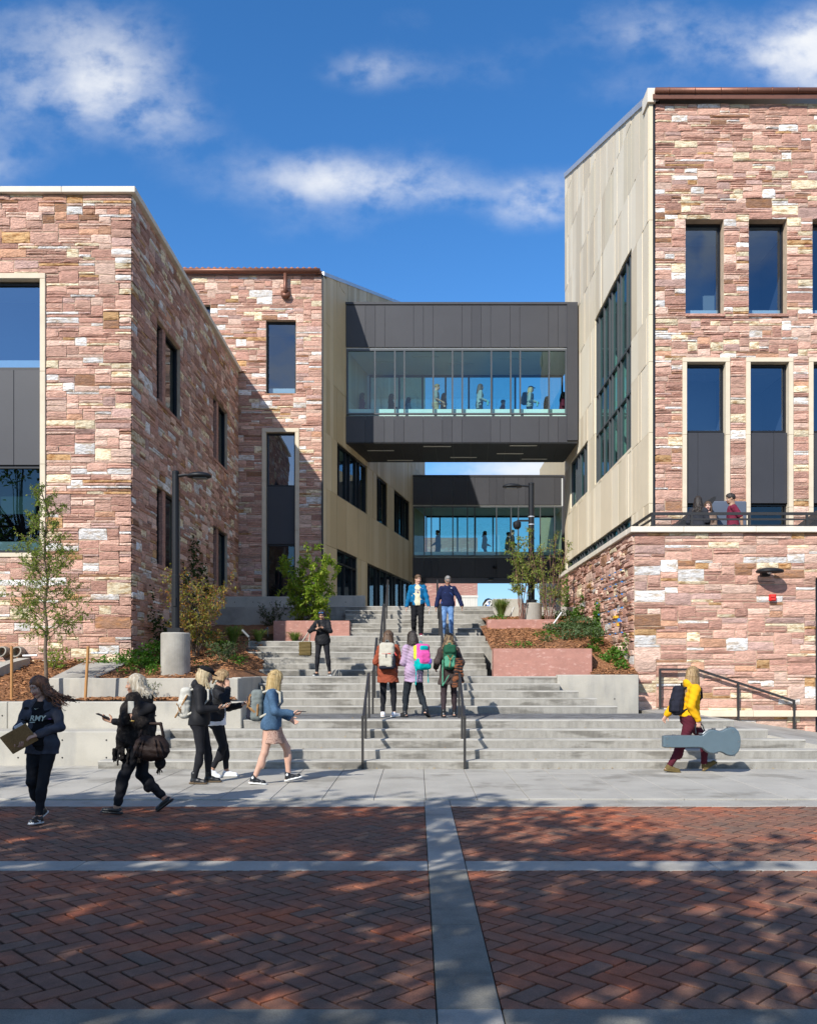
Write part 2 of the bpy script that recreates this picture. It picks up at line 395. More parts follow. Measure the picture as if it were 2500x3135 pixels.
def stone_wall(parent, O, u, n, W, H, holes, seed, nparts=300, prot=(.012, .042), cu=.080, cv=.057, joint=.015):
    """stones on a wall plane: O origin (bottom left seen from outside), u to the right, n outwards"""
    O, u, n = Vector(O), Vector(u).normalized(), Vector(n).normalized(); z = Vector((0, 0, 1))
    r = random.Random(seed+7); S = []
    ws = [q[2] for q in STONE]
    for (u0, u1, z0, z1) in ashlar(W, H, holes, seed, cu, cv):
        mi = r.choices(range(len(STONE)), ws)[0]
        d = r.uniform(*prot)
        p = O+u*(u0+joint/2)+z*(z0+joint/2)
        w, h = u1-u0-joint, z1-z0-joint
        if w < .02 or h < .02: continue
        c = p+u*w/2+z*h/2; v = c-Vector((0, 0, CAMH)); dist = v.length
        if n.dot(v) > 0: ap = 0
        else: ap = w*h*abs(n.dot(v)/dist)/dist**2 if inview(c, 0) else 0
        S.append((ap, p, w, h, d, mi, r.randrange(len(SV))))
    S.sort(key=lambda q: -q[0])
    for (ap, p, w, h, d, mi, vi) in S[:nparts]:
        Mx = Matrix(((u.x*w, -n.x*d, 0, p.x), (u.y*w, -n.y*d, 0, p.y), (0, 0, h, p.z), (0, 0, 0, 1)))
        link('stone', stone_mesh(vi, mi), parent, Mx)
    rest = S[nparts:]
    if rest:
        V = []; F = []; MI = []; b = 0
        un = np.array(u); nn = -np.array(n)
        for (ap, p, w, h, d, mi, vi) in rest:
            A, Fa = SV[vi]
            V.append(np.array(p)+A[:, :1]*w*un+A[:, 1:2]*d*nn+A[:, 2:]*h*np.array((0, 0, 1)))
            F += [tuple(i+b for i in f) for f in Fa]; MI += [mi]*len(Fa); b += len(A)
        mb = MB(); mb.v = np.concatenate(V).tolist(); mb.f = F; mb.m = MI
        o = mb.build('stonework', [q[0] for q in STONE], parent); tag(o, kind='stuff')
def grid_wall(mb, O, u, n, us, zs, holes, th, m=0):
    """solid wall slab with rectangular holes (backing of a facade); front face at plane, thickness th inwards"""
    O, u, n = Vector(O), Vector(u).normalized(), Vector(n).normalized()
    us = sorted(set([us[0], us[1]]+[h for q in holes for h in q[:2] if us[0] < h < us[1]]))
    zs = sorted(set([zs[0], zs[1]]+[h for q in holes for h in q[2:] if zs[0] < h < zs[1]]))
    P = lambda a, z_, t: O+u*a+Vector((0, 0, z_))-n*t
    def solid(i, k):
        if i < 0 or k < 0 or i >= len(us)-1 or k >= len(zs)-1: return False
        a, c = (us[i]+us[i+1])/2, (zs[k]+zs[k+1])/2
        return not any(h[0] < a < h[1] and h[2] < c < h[3] for h in holes)
    for i in range(len(us)-1):
        for k in range(len(zs)-1):
            if not solid(i, k): continue
            a, b, c, d = us[i], us[i+1], zs[k], zs[k+1]
            mb.quad(P(a, c, 0), P(b, c, 0), P(b, d, 0), P(a, d, 0), m); mb.quad(P(b, c, th), P(a, c, th), P(a, d, th), P(b, d, th), m)
            if not solid(i-1, k): mb.quad(P(a, c, th), P(a, c, 0), P(a, d, 0), P(a, d, th), m)
            if not solid(i+1, k): mb.quad(P(b, c, 0), P(b, c, th), P(b, d, th), P(b, d, 0), m)
            if not solid(i, k-1): mb.quad(P(a, c, th), P(b, c, th), P(b, c, 0), P(a, c, 0), m)
            if not solid(i, k+1): mb.quad(P(a, d, 0), P(b, d, 0), P(b, d, th), P(a, d, th), m)
def window(parent, O, u, n, u0, u1, z0, z1, rec, mull=(), trans=(), fw=.06, mw=.045, gl='glass_blue', fm='window_frame', room=2.0, back='interior_dark', sill=True, fd=.10, cells=None, name='window', ceil=.35):
    """framed window set rec behind the facade plane, panes as sub-parts, a room behind it"""
    O, u, n = Vector(O), Vector(u).normalized(), Vector(n).normalized(); zz = Vector((0, 0, 1))
    P = lambda a, z_, t: O+u*a+zz*z_-n*t
    mb = MB()
    def bar(a, b, c, d, t=0.0): mb.obox(P(a, c, rec+fd), u*(b-a), n*(fd-t), zz*(d-c))
    bar(u0, u0+fw, z0, z1); bar(u1-fw, u1, z0, z1); bar(u0+fw, u1-fw, z0, z0+fw); bar(u0+fw, u1-fw, z1-fw, z1)
    for a in mull: bar(a-mw/2, a+mw/2, z0+fw, z1-fw, .002)
    for c in trans: bar(u0+fw, u1-fw, c-mw*.6, c+mw*.6, -.002)
    w = mb.build(name, fm, parent)
    uu = [u0+fw]+list(mull)+[u1-fw]; ze = [z0+fw]+list(trans)+[z1-fw]
    for i in range(len(uu)-1):
        for k in range(len(ze)-1):
            pm = MB(); t = rec+fd*.55
            pm.quad(P(uu[i], ze[k], t), P(uu[i+1], ze[k], t), P(uu[i+1], ze[k+1], t), P(uu[i], ze[k+1], t)); pm.build('pane', gl, w)
    if room:
        rm = MB(); t0, t1 = rec+fd+.01, rec+fd+room; a, b, c, d = u0-.3, u1+.3, z0, z1+ceil
        rm.quad(P(a, c, t1), P(b, c, t1), P(b, d, t1), P(a, d, t1), 0)
        rm.quad(P(a, c, t0), P(a, c, t1), P(a, d, t1), P(a, d, t0), 0); rm.quad(P(b, c, t1), P(b, c, t0), P(b, d, t0), P(b, d, t1), 0)
        rm.quad(P(a, c, t0), P(b, c, t0), P(b, c, t1), P(a, c, t1), 0); rm.quad(P(a, d, t1), P(b, d, t1), P(b, d, t0), P(a, d, t0), 1)
        rm.build('room', [back, 'interior_ceiling'], parent)
        if room > 1.9 and u1-u0 < 1.4 and z0 > 6:
            lm_ = MB(); lm_.obox(P(u0+.1, d-.03, rec+fd+.75), u*(u1-u0)*.8, n*.08, zz*.02); lm_.build('ceiling_light', 'light_diffuser', parent)
        if sill:
            sm = MB(); sm.obox(P(u0+.02, z0+.01, rec+fd+.26), u*(u1-u0-.04), n*.2, zz*.27); sm.build('inner_sill', 'white_sill', parent)
    return w
def surround(parent, O, u, n, u0, u1, z0, z1, w, proud=.05, dep=.28, bottom=False, m='limestone', seg=1.9):
    """limestone frame round an opening, in blocks"""
    O, u, n = Vector(O), Vector(u).normalized(), Vector(n).normalized(); zz = Vector((0, 0, 1))
    P = lambda a, z_, t: O+u*a+zz*z_-n*t
    def blk(a, b, c, d):
        mb = MB(); mb.obox(P(a+.002, c+.002, dep), u*(b-a-.004), n*(dep+proud), zz*(d-c-.004), 0, .006); mb.build('surround_block', m, parent)
    for s in (u0, u1-w):
        k = max(1, round((z1-w-z0)/seg))
        for i in range(k): blk(s, s+w, z0+(z1-w-z0)*i/k, z0+(z1-w-z0)*(i+1)/k)
    blk(u0, u1, z1-w, z1)
    if bottom: blk(u0+w, u1-w, z0, z0+w*.8)
# ------------------------------------------------------------------ ground
mb = MB(); mb.quad((-600, -600, -.06), (600, -600, -.06), (600, 900, -.06), (-600, 900, -.06)); tag(mb.build('ground', 'soil'), kind='structure')
mb = MB(); mb.quad((-40, -30, -.03), (40, -30, -.03), (40, 3.2, -.03), (-40, 3.2, -.03)); tag(mb.build('street', 'asphalt'), kind='structure')
NEARC = 4.436; BAND = (7.50, 7.86); KERB = 11.0; SWK = 11.5; D0 = 15.0
STRIP = (.10, .43)
# concrete bands
def band(name, x0, x1, y0, y1, z1, m='concrete', joints=0):
    root = tag(link(name, None, None, Matrix.Translation(((x0+x1)/2, (y0+y1)/2, 0))), kind='structure')
    return root
bands = tag(link('concrete_banding', None, None), kind='structure')
def bslab(x0, x1, y0, y1, m='concrete'):
    b = MB(); b.box(x0+.003, x1-.003, y0+.003, y1-.003, -.06, .004, 0, .006); b.build('band_slab', m, bands)
for k in range(-3, 4):
    a = STRIP[0]-.25+k*2.9 if k <= 0 else STRIP[1]+.0+(k-1)*2.9
xs = [-11.9, -8.9, -5.9, -2.95, STRIP[0]]
xr = [STRIP[1], 2.6, 5.3, 8.3, 11.3]
for a, b in list(zip(xs, xs[1:]))+[(STRIP[0], STRIP[1])]+list(zip(xr, xr[1:])):
    bslab(a, b, *BAND); bslab(a, b, 3.2, NEARC, 'concrete_dark' if a != STRIP[0] else 'concrete'); bslab(a, b, KERB, SWK)
for a, b in ((NEARC, 5.9), (5.9, BAND[0]), (BAND[1], 9.4), (9.4, KERB)): bslab(STRIP[0], STRIP[1], a, b, 'concrete_dark' if b < BAND[1] else 'concrete')
# herringbone brick paving
def brick_unit():
    b = MB(); L, Wd = .5, .5; c = .02
    b.box(-.5, .5, -.5, .5, -.9, 0, 0, 0)
    return b
BW, BL = .139, .278
def paver_mesh():
    b = MB(); b.obox((-BL/2+.009, -BW/2+.009, -.05), (BL-.018, 0, 0), (0, BW-.018, 0), (0, 0, .05), 0, .004)
    return b
_pv = paver_mesh(); PAVER = _pv.mesh('paver_brick', 'brick_clay', (0, 0, 0))
def clip_poly(poly, x0, x1, y0, y1):
    for ax, lim, sg in ((0, x0, 1), (0, x1, -1), (1, y0, 1), (1, y1, -1)):
        out = []
        for i in range(len(poly)):
            p, q = poly[i], poly[(i+1) % len(poly)]; a, b = (p[ax]-lim)*sg, (q[ax]-lim)*sg
            if a >= 0: out.append(p)
            if (a >= 0) != (b >= 0):
                t = a/(a-b); out.append((p[0]+(q[0]-p[0])*t, p[1]+(q[1]-p[1])*t))
        poly = out
        if not poly: return []
    return poly
def herring(name, x0, x1, y0, y1, seed):
    rr = random.Random(seed)
    root = tag(link(name, None, None, Matrix.Translation(((x0+x1)/2, (y0+y1)/2, 0))), kind='structure')
    bed = MB(); bed.quad((x0, y0, -.032), (x1, y0, -.032), (x1, y1, -.032), (x0, y1, -.032)); bed.build('sand_bed', 'joint_sand', root)
    c45 = math.sqrt(.5); items = []; W = BW
    cx_, cy_ = 0.27, 5.0
    N = 70
    seen = set()
    for a in range(-N, N):
        for b in range(-N, N):
            # lattice (W,W) and (2W,-2W); two bricks each
            ox, oy = a*W+b*2*W, a*W-b*2*W
            for (px, py, h) in ((ox+W, oy+W/2, 1), (ox+W*3.5, oy+W, 0)):
                X_ = (px+py)*c45; Y_ = (px-py)*c45
                X_, Y_ = cx_+X_, cy_+Y_
                if x0-.2 < X_ < x1+.2 and y0-.2 < Y_ < y1+.2:
                    ang = R(45) if h else R(135)
                    items.append((X_, Y_, ang))
    stuff = MB(); full = []
    for (X_, Y_, ang) in items:
        ca, sa = math.cos(ang), math.sin(ang); L2, W2 = BL/2-.009, BW/2-.009
        P = [(X_+ca*i*L2-sa*j*W2, Y_+sa*i*L2+ca*j*W2) for i, j in ((-1, -1), (1, -1), (1, 1), (-1, 1))]
        Q = clip_poly(P, x0+.004, x1-.004, y0+.004, y1-.004)
        if len(Q) < 3: continue
        whole = all(x0+.004 <= p[0] <= x1-.004 and y0+.004 <= p[1] <= y1-.004 for p in P)
        dz = rr.uniform(-.0025, .0025)
        if whole: full.append((0 if not inview((X_, Y_, 0), 0) else 1/Y_**2, X_, Y_, ang, dz))
        else: stuff.prism([(q[0], q[1], -.05+dz) for q in Q], (0, 0, .05))
    full.sort(key=lambda q: -q[0])
    for k, (s_, X_, Y_, ang, dz) in enumerate(full):
        Mx = Matrix.Translation((X_, Y_, dz)) @ Matrix.Rotation(ang, 4, 'Z')
        if k < 300 and s_ > 0: link('paver_brick', PAVER, root, Mx)
        else: stuff.add([Mx @ Vector(p) for p in _pv.v], _pv.f)
    tag(stuff.build('edge_bricks', 'brick_clay', root), kind='stuff')
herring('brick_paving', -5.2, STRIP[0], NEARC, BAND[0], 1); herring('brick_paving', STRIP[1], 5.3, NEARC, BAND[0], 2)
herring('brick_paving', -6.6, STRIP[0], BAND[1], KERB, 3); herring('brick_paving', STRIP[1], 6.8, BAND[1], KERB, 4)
# sidewalk slabs
sw = tag(link('sidewalk', None, None, Matrix.Translation((0, 13.2, 0))), kind='structure')
rr = random.Random(5); sx0 = -13*.68+.12
for i in range(26):
    for (a, b) in ((SWK+.03, 14.35), (14.35, 15.6)):
        m = MB(); m.box(sx0+i*.68+.003, sx0+(i+1)*.68-.003, a+.003, b-.003, -.06, .02+rr.uniform(-.001, .001), 0, .006); m.build('slab', 'concrete_slab', sw)

# ------------------------------------------------------------------ staircase
RZ, TD = .156, .34
stair = thing('staircase', 'broad grey concrete staircase of four flights climbing between the two stone buildings', 'stairs', (0, 15, 0))
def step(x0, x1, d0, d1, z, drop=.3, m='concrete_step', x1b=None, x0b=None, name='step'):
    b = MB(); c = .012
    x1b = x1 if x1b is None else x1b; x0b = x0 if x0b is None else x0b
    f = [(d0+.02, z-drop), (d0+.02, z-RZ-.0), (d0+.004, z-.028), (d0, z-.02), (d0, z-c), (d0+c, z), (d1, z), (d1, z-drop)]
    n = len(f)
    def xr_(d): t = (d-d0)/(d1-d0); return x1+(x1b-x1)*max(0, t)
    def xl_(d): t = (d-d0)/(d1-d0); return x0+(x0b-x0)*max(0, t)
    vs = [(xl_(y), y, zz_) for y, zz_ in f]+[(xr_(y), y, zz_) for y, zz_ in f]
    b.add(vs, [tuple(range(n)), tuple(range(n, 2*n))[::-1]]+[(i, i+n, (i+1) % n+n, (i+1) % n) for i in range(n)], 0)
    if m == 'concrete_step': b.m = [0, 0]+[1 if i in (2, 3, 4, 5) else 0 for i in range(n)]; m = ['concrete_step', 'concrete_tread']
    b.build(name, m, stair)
# flight 1
L1 = [(-5.45, 11.0), (-4.5, 11.0), (-4.5, 6.95), (-4.5, 6.42), (-3.25, 5.92)]
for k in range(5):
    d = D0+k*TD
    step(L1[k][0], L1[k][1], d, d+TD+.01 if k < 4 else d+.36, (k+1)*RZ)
# landing 1: dark pavers
ld = MB(); ld.box(-4.0, 5.17, 16.72, 18.72, .5, .765); ld.build('landing_bed', 'soil', stair)
def pavers(name, x0, x1, y0, y1, z, pw=.21, ph=.105):
    m = MB(); rr = random.Random(8); j = 0; y = y0
    while y < y1-.02:
        x = x0-(pw/2 if j % 2 else 0)
        while x < x1:
            a, b = max(x, x0), min(x+pw, x1)
            if b-a > .03: m.box(a+.003, b-.003, y+.003, min(y+ph, y1)-.003, z-.05, z+rr.uniform(-.0015, .0015))
            x += pw
        y += ph; j += 1
    return m
tag(pavers('landing_pavers', -3.25, 5.7, 16.73, 18.71, .78).build('landing_pavers', 'landing_paver', stair), kind='stuff')
# side ramp along the terrace wall
m = MB(); rampz = lambda x, d: .79-.187*(x-5.74)+.03*(d-20.7)
P = [(5.72, 16.37), (6.42, 16.03), (6.95, 15.69), (9.2, 15.36), (11, 15.36), (11, 20.85), (5.72, 20.85)]
P = [(x, y, max(rampz(x, y), -.02 if x < 10 else .0)) for x, y in P]
m.prism([(x, y, z-.25) for x, y, z in P], (0, 0, .25)); m.build('ramp', 'concrete', stair)
m = MB(); m.box(5.172, 5.72, 18.71, 20.84, .5, .775); m.build('landing_edge', 'concrete', stair)
# flight 2
R2 = [4.28, 3.92, 3.58, 3.22, 3.2]
for k in range(5):
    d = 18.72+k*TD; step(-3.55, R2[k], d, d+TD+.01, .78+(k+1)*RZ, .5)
m = MB(); m.box(-3.55, 4.1, 20.43, 22.2, 1.2, 1.56); m.build('landing', 'landing_paver', stair)
# flight 3
for k in range(7):
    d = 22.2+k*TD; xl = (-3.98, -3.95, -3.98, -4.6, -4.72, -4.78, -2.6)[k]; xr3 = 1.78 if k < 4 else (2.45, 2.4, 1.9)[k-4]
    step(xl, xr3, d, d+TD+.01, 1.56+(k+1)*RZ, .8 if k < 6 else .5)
m = MB(); m.box(-2.6, 1.9, 24.58, 25.96, 2.3, 2.652); m.build('landing', 'landing_paver', stair)
# flight 4
for k in range(7):
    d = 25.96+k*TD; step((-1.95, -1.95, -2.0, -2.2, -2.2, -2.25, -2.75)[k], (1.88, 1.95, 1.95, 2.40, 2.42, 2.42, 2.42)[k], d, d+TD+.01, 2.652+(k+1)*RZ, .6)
plz = MB(); plz.box(-14, 14, 28.36, 110, 3.0, 3.744); tag(plz.build('plaza', 'concrete', None), kind='structure')

# handrails
def handrail(label, pts, posts, grp='bronze handrails on the staircase', w=.045, h=.05, base=None):
    o = thing('handrail', label, 'handrail', (pts[0][0], pts[0][1], pts[0][2]-1), 0, grp)
    b = MB()
    for p, q in zip(pts, pts[1:]): b.beam(p, q, w, h)
    b.build('rail_bar', 'bronze_rail', o)
    for (x, y, z0, z1) in posts:
        b = MB(); b.box(x-w/2+.002, x+w/2-.002, y-.03, y+.03, z0, z1); b.build('post', 'bronze_rail', o)
for X_, sd_ in ((-.92, 'left'), (.82, 'right')):
    handrail(f'lowest bronze handrail on the {sd_} side of the centre aisle, rising from the sidewalk', [(X_, 14.93, .90), (X_, 15.2, .90), (X_, 16.75, 1.62), (X_, 17.05, 1.64)],
             [(X_, 14.96, .02, .88), (X_, 15.85, .40, 1.20), (X_, 16.98, .775, 1.62)])
    handrail(f'second bronze handrail on the {sd_} side of the centre aisle, above the paved landing', [(X_, 18.4, 1.66), (X_, 18.75, 1.69), (X_, 20.1, 2.42), (X_, 20.4, 2.44)],
             [(X_, 18.43, .775, 1.66), (X_, 19.3, 1.09, 1.97), (X_, 20.34, 1.55, 2.42)])
for X_, sd_ in ((-.92, 'left'), (.66, 'right')):
    handrail(f'third bronze handrail on the {sd_} side of the centre aisle, behind the climbing students', [(X_, 21.9, 2.45), (X_, 22.3, 2.5), (X_, 24.3, 3.52), (X_, 24.6, 3.54)],
             [(X_, 21.94, 1.55, 2.44), (X_, 23.2, 2.02, 2.96), (X_, 24.54, 2.64, 3.52)])
    handrail(f'top bronze handrail on the {sd_} side of the centre aisle, beside the descending men', [(X_, 25.6, 3.55), (X_, 26.0, 3.6), (X_, 28.1, 4.58), (X_, 28.45, 4.6)],
             [(X_, 25.64, 2.64, 3.54), (X_, 27.1, 3.26, 4.11), (X_, 28.4, 3.73, 4.58)])
Y_ = 20.7
handrail('bronze wall handrail sloping down along the terrace wall at right', [(5.72, Y_, 1.72), (6.62, Y_, 1.72), (8.92, Y_, .97)],
         [(5.74, Y_, .74, 1.70), (7.58, Y_, .40, 1.39), (8.90, Y_, .15, .96)], None, .05, .055)

# ------------------------------------------------------------------ retaining walls
def wallthing(name, label, cat, boxes, m='concrete_wall', ch=.015, holes=()):
    A = [q for q in boxes]
    o = thing(name, label, cat, ((A[0][0]+A[0][1])/2, A[0][2], A[0][4]))
    for q in A:
        b = MB(); b.box(*q, 0, ch); b.build('wall_block', m, o)
    if holes:
        b = MB()
        for (x, y, z) in holes:
            b.v, b.f, b.m = b.v, b.f, b.m
            n = 10; vs = [(x+.016*math.cos(2*math.pi*k/n), y-.001, z+.016*math.sin(2*math.pi*k/n)) for k in range(n)]+[(x+.013*math.cos(2*math.pi*k/n), y-.004, z+.013*math.sin(2*math.pi*k/n)) for k in range(n)]
            b.add(vs, [tuple(range(n, 2*n))]+[(k, (k+1) % n, (k+1) % n+n, k+n) for k in range(n)])
        tag(b.build('tie_holes', 'window_frame', o), kind='stuff')
    return o
H1 = [(-4.7-.78*k, 15.5, z) for k in range(10) for z in (.16, .47)]
wallthing('retaining_wall', 'lowest pale concrete retaining wall behind the two women on the brick street', 'wall', [(-8.3, -4.5, 15.5, 16.3, -.05, .624), (-12.5, -8.305, 15.5, 16.3, -.05, .624)], holes=H1)
wallthing('retaining_wall', 'second tier of pale concrete wall set back above the lowest one', 'wall', [(-7.6, -3.255, 16.305, 16.75, .3, 1.115), (-12.5, -7.605, 16.305, 16.75, .3, 1.115)],
          holes=[(-3.9-.95*k, 16.305, .86) for k in range(9)])
wallthing('retaining_wall', 'upper concrete retaining wall under the mulch bed and lamp base', 'wall', [(-5.6, -3.56, 17.5, 17.8, .7, 1.545), (-7.35, -5.605, 17.5, 17.8, .7, 1.545), (-3.76, -3.56, 17.803, 20.5, .7, 1.558)])
o = thing('concrete_slab', 'sloping grey concrete slab running from the wall back to the left stone building', 'slab', (-6.8, 18.5, 1.5))
m = MB(); m.prism([(-7.35, 17.81, 1.20), (-6.62, 17.81, 1.20), (-6.62, 17.81, 1.53), (-7.35, 17.81, 1.53)][::-1], (0, 0.01, 0))
m = MB(); m.add([(-7.45, 17.81, 1.0), (-6.55, 17.81, 1.0), (-6.55, 17.81, 1.535), (-7.45, 17.81, 1.535), (-7.0, 19.9, 1.0), (-6.52, 19.9, 1.0), (-6.52, 19.9, 1.90), (-7.55, 19.9, 1.90)],
                ((0, 1, 2, 3), (5, 4, 7, 6), (3, 2, 6, 7), (1, 5, 6, 2), (4, 0, 3, 7))); m.build('slab_body', 'concrete', o)
o = thing('drain_channel', 'sloping concrete drainage channel below the two pipe mouths at far left', 'channel', (-9.5, 18, 1.2))
m = MB(); m.add([(-12, 17.2, 1.15), (-9.3, 17.2, 1.2), (-12, 19.6, 1.90), (-9.0, 19.6, 1.90), (-12, 17.2, .9), (-9.3, 17.2, .9), (-9.0, 19.6, .9)], ((0, 1, 3, 2), (4, 5, 1, 0), (5, 6, 3, 1))); m.build('channel_floor', 'concrete', o)
m = MB(); P = [(-9.28, 17.15), (-8.95, 18.1), (-8.75, 18.9), (-8.68, 19.7)]; zt = [1.36, 1.60, 1.86, 1.98]
for i in range(3):
    (ax, ay), (bx, by) = P[i], P[i+1]; w = -.28
    m.add([(ax, ay, .9), (bx, by, .9), (bx, by, zt[i+1]), (ax, ay, zt[i]), (ax+w, ay, .9), (bx+w, by, .9), (bx+w, by, zt[i+1]), (ax+w, ay, zt[i])],
          ((0, 1, 2, 3), (5, 4, 7, 6), (3, 2, 6, 7), (4, 0, 3, 7), (1, 5, 6, 2)))
m.build('channel_curb', 'concrete_wall', o)
# back-left planter wall and right concrete walls
wallthing('retaining_wall', 'shaded blue-grey concrete wall at the foot of the rear left building', 'wall', [(-6.44, -4.2, 29.4, 29.7, 2.9, 4.17), (-4.195, -1.72, 29.4, 29.7, 2.9, 4.20)],
          holes=[(-6.1+.62*k, 29.4, z) for k in range(7) for z in (3.55, 3.98)])
wallthing('retaining_wall', 'low concrete wall beside the second flight, butting against the terrace wall', 'wall', [(3.205, 5.05, 19.95, 20.25, .5, 1.60)], holes=[(4.5, 19.95, 1.05)])
wallthing('retaining_wall', 'pale concrete wall with tie holes at the top right of the stairs beside the tufted grass', 'wall', [(2.43, 3.35, 28.0, 28.3, 2.9, 3.98)], holes=[(2.6, 28.0, 3.85), (2.95, 28.0, 3.85)])
wallthing('retaining_wall', 'small concrete block at the end of the third flight between the pink planters', 'wall', [(2.01, 2.78, 23.55, 24.0, 1.9, 2.56)], holes=[(2.62, 23.55, 2.43), (2.62, 23.55, 2.1)])
for lab, bx in (('large pink granite block with diagonal veins in front of the ivy bed', (1.80, 4.10, 20.5, 21.0, 1.45, 2.21)),
                ('smaller pink granite block below the right lamp base', (1.98, 3.95, 24.5, 25.0, 2.45, 3.12)),
                ('pink granite block behind the woman in black at left of the stairs', (-4.02, -1.88, 24.60, 25.1, 2.2, 3.09))):
    o = thing('granite_planter', lab, 'granite block', (bx[0], bx[2], bx[4]), 0, 'pink granite blocks beside the stairs'); b = MB(); b.box(*bx, 0, .012); b.build('block', 'granite_pink', o)

# mulch beds
def bed(name, poly_x, ys, zf, seed, nx=26):
    rr = random.Random(seed); m = MB(); x0, x1 = poly_x; n = len(ys); vs = []
    for y in ys:
        for i in range(nx+1):
            x = x0(y)+(x1(y)-x0(y))*i/nx; vs.append((x, y, zf(x, y)+rr.uniform(-.02, .02)))
    F = [(j*(nx+1)+i, j*(nx+1)+i+1, (j+1)*(nx+1)+i+1, (j+1)*(nx+1)+i) for j in range(n-1) for i in range(nx)]
    m.add(vs, F); return tag(m.build(name, 'mulch', None), kind='structure')
def zleft(x, y):
    z = 1.50+(y-17.8)*.165
    sz = 1.56 if y < 22.2 else min(2.5, 1.56+.459*(y-22.2))
    xe = -3.56 if y < 22.2 else -3.98
    z = min(z, sz-.03+max(0, xe-.1-x)*.46)
    if x < -7.3: z = min(z, 1.16+(y-16.75)*.24)
    return z
frange = lambda a, b, n: [a+(b-a)*i/n for i in range(n+1)]
bed('mulch_bed', (lambda y: -9.2, lambda y: -7.2), frange(16.76, 20.0, 14), lambda x, y: 1.10+(y-16.76)*.25, 31, 14)
bed('mulch_bed', (lambda y: -7.0 if y < 20 else -6.48, lambda y: -3.56 if y < 22.2 else (-3.9 if y < 23.2 else -4.55)), frange(17.8, 24.9, 30), zleft, 32)
bed('mulch_bed', (lambda y: -6.48, lambda y: -2.7 if y > 26 else -1.96), frange(24.95, 29.4, 14), lambda x, y: 2.72+(y-24.95)*.13, 35)
bed('mulch_bed', (lambda y: -7.35, lambda y: -3.56), (16.76, 17.1, 17.49), lambda x, y: 1.13, 33)
zright = lambda x, y: 1.60+(y-20.25)*.27 if x > 4.05 or y < 21.0 else 2.17+(y-21.0)*.20
bed('mulch_bed', (lambda y: 4.05 if y < 21.02 else 1.8, lambda y: 5.15), frange(20.25, 25.0, 18), zright, 34)
bed('mulch_bed', (lambda y: 2.0, lambda y: 5.15), frange(25.0, 31, 14), lambda x, y: 3.05+(y-25)*.12, 36)
def chips(areas, n, seed):
    rr = random.Random(seed); m = MB()
    for _ in range(n):
        (x0, x1, y0, y1, zf) = rr.choice(areas); x, y = rr.uniform(x0, x1), rr.uniform(y0, y1); z = zf(x, y)+rr.uniform(.004, .03)
        a = rr.uniform(0, 3.14); L = rr.uniform(.03, .09); w = rr.uniform(.006, .014); t = rr.uniform(-.03, .03)
        dx_, dy_ = math.cos(a)*L, math.sin(a)*L; nx_, ny_ = -math.sin(a)*w, math.cos(a)*w
        m.add([(x-dx_-nx_, y-dy_-ny_, z-t), (x+dx_-nx_, y+dy_-ny_, z+t), (x+dx_+nx_, y+dy_+ny_, z+t+.006), (x-dx_+nx_, y-dy_+ny_, z-t+.006), (x, y, z+.02)], ((0, 1, 4), (1, 2, 4), (2, 3, 4), (3, 0, 4)))
    return m
ml = lambda x, y: 1.10+(y-16.76)*.25
tag(chips([(-9.2, -7.2, 16.8, 20, ml), (-6.8, -4.0, 17.8, 22, zleft), (-6.4, -4.2, 20, 24.5, zleft), (-6.5, -3.6, 16.8, 17.45, lambda x, y: 1.13)], 5200, 41).build('mulch_chips', 'mulch_chip'), kind='stuff')
tag(chips([(4.1, 5.1, 20.3, 23, zright), (1.85, 5.0, 21.1, 24.4, zright), (1.85, 3.2, 21.1, 24.3, zright), (2.1, 4.8, 25.1, 27.5, lambda x, y: 3.05+(y-25)*.12)], 2600, 42).build('mulch_chips', 'mulch_chip'), kind='stuff')

# ------------------------------------------------------------------ left stone building
def facade(parent, O, u, n, W, H, holes, seed, th=.3, stones=True, nparts=300, ulim=None, **kw):
    m = MB(); grid_wall(m, O, u, n, (0, W), (0, H), holes, th); m.build('wall', 'mortar', parent)
    if stones: stone_wall(parent, O, u, n, W, H, holes, seed, nparts, **kw)
EX, EY, NX, NY = (1, 0, 0), (0, 1, 0), (-1, 0, 0), (0, -1, 0)
LB = thing('stone_building', 'left building of pink and cream ledgestone with a tall framed window and shaded side wall', 'building', (-9, 24, .9))
z0 = .9; O = (-12.4, 20, z0); ux = lambda x: x+12.4
facade(LB, O, EX, NY, 5.9, 11.65, [(ux(-10.45), ux(-8.447), 4.28-z0, 10.75-z0)], 11, cu=.092, cv=.065)
OZ = (-12.4, 20, 0)
surround(LB, OZ, EX, NY, ux(-10.45), ux(-8.447), 4.28, 10.75, .125, bottom=True)
window(LB, OZ, EX, NY, ux(-10.32), ux(-8.575), 8.60, 10.60, .14, room=1.8, gl='glass_sky')
window(LB, OZ, EX, NY, ux(-10.32), ux(-8.575), 4.40, 6.40, .14, room=1.8, gl='glass_dark')
for a, b in ((-10.32, -9.232), (-9.226, -8.575)):
    m = MB(); m.box(a, b, 20.10, 20.2, 6.41, 8.59, 0, .006); m.build('spandrel_panel', 'charcoal_panel', LB)
m = MB(); m.box(-10.31, -9.0, 20.75, 20.8, 5.4, 6.38); m.build('roller_blind', 'blind', LB)
O = (-6.5, 20, z0)
sw_h = [(a, b, c-z0, d-z0) for (a, b) in ((1.9, 4.1), (8.0, 10.1)) for (c, d) in ((8.5, 10.52), (4.36, 6.34))]
facade(LB, O, EY, EX, 11.97, 11.65, sw_h, 12, cu=.098, cv=.07)
OS = (-6.5, 20, 0)
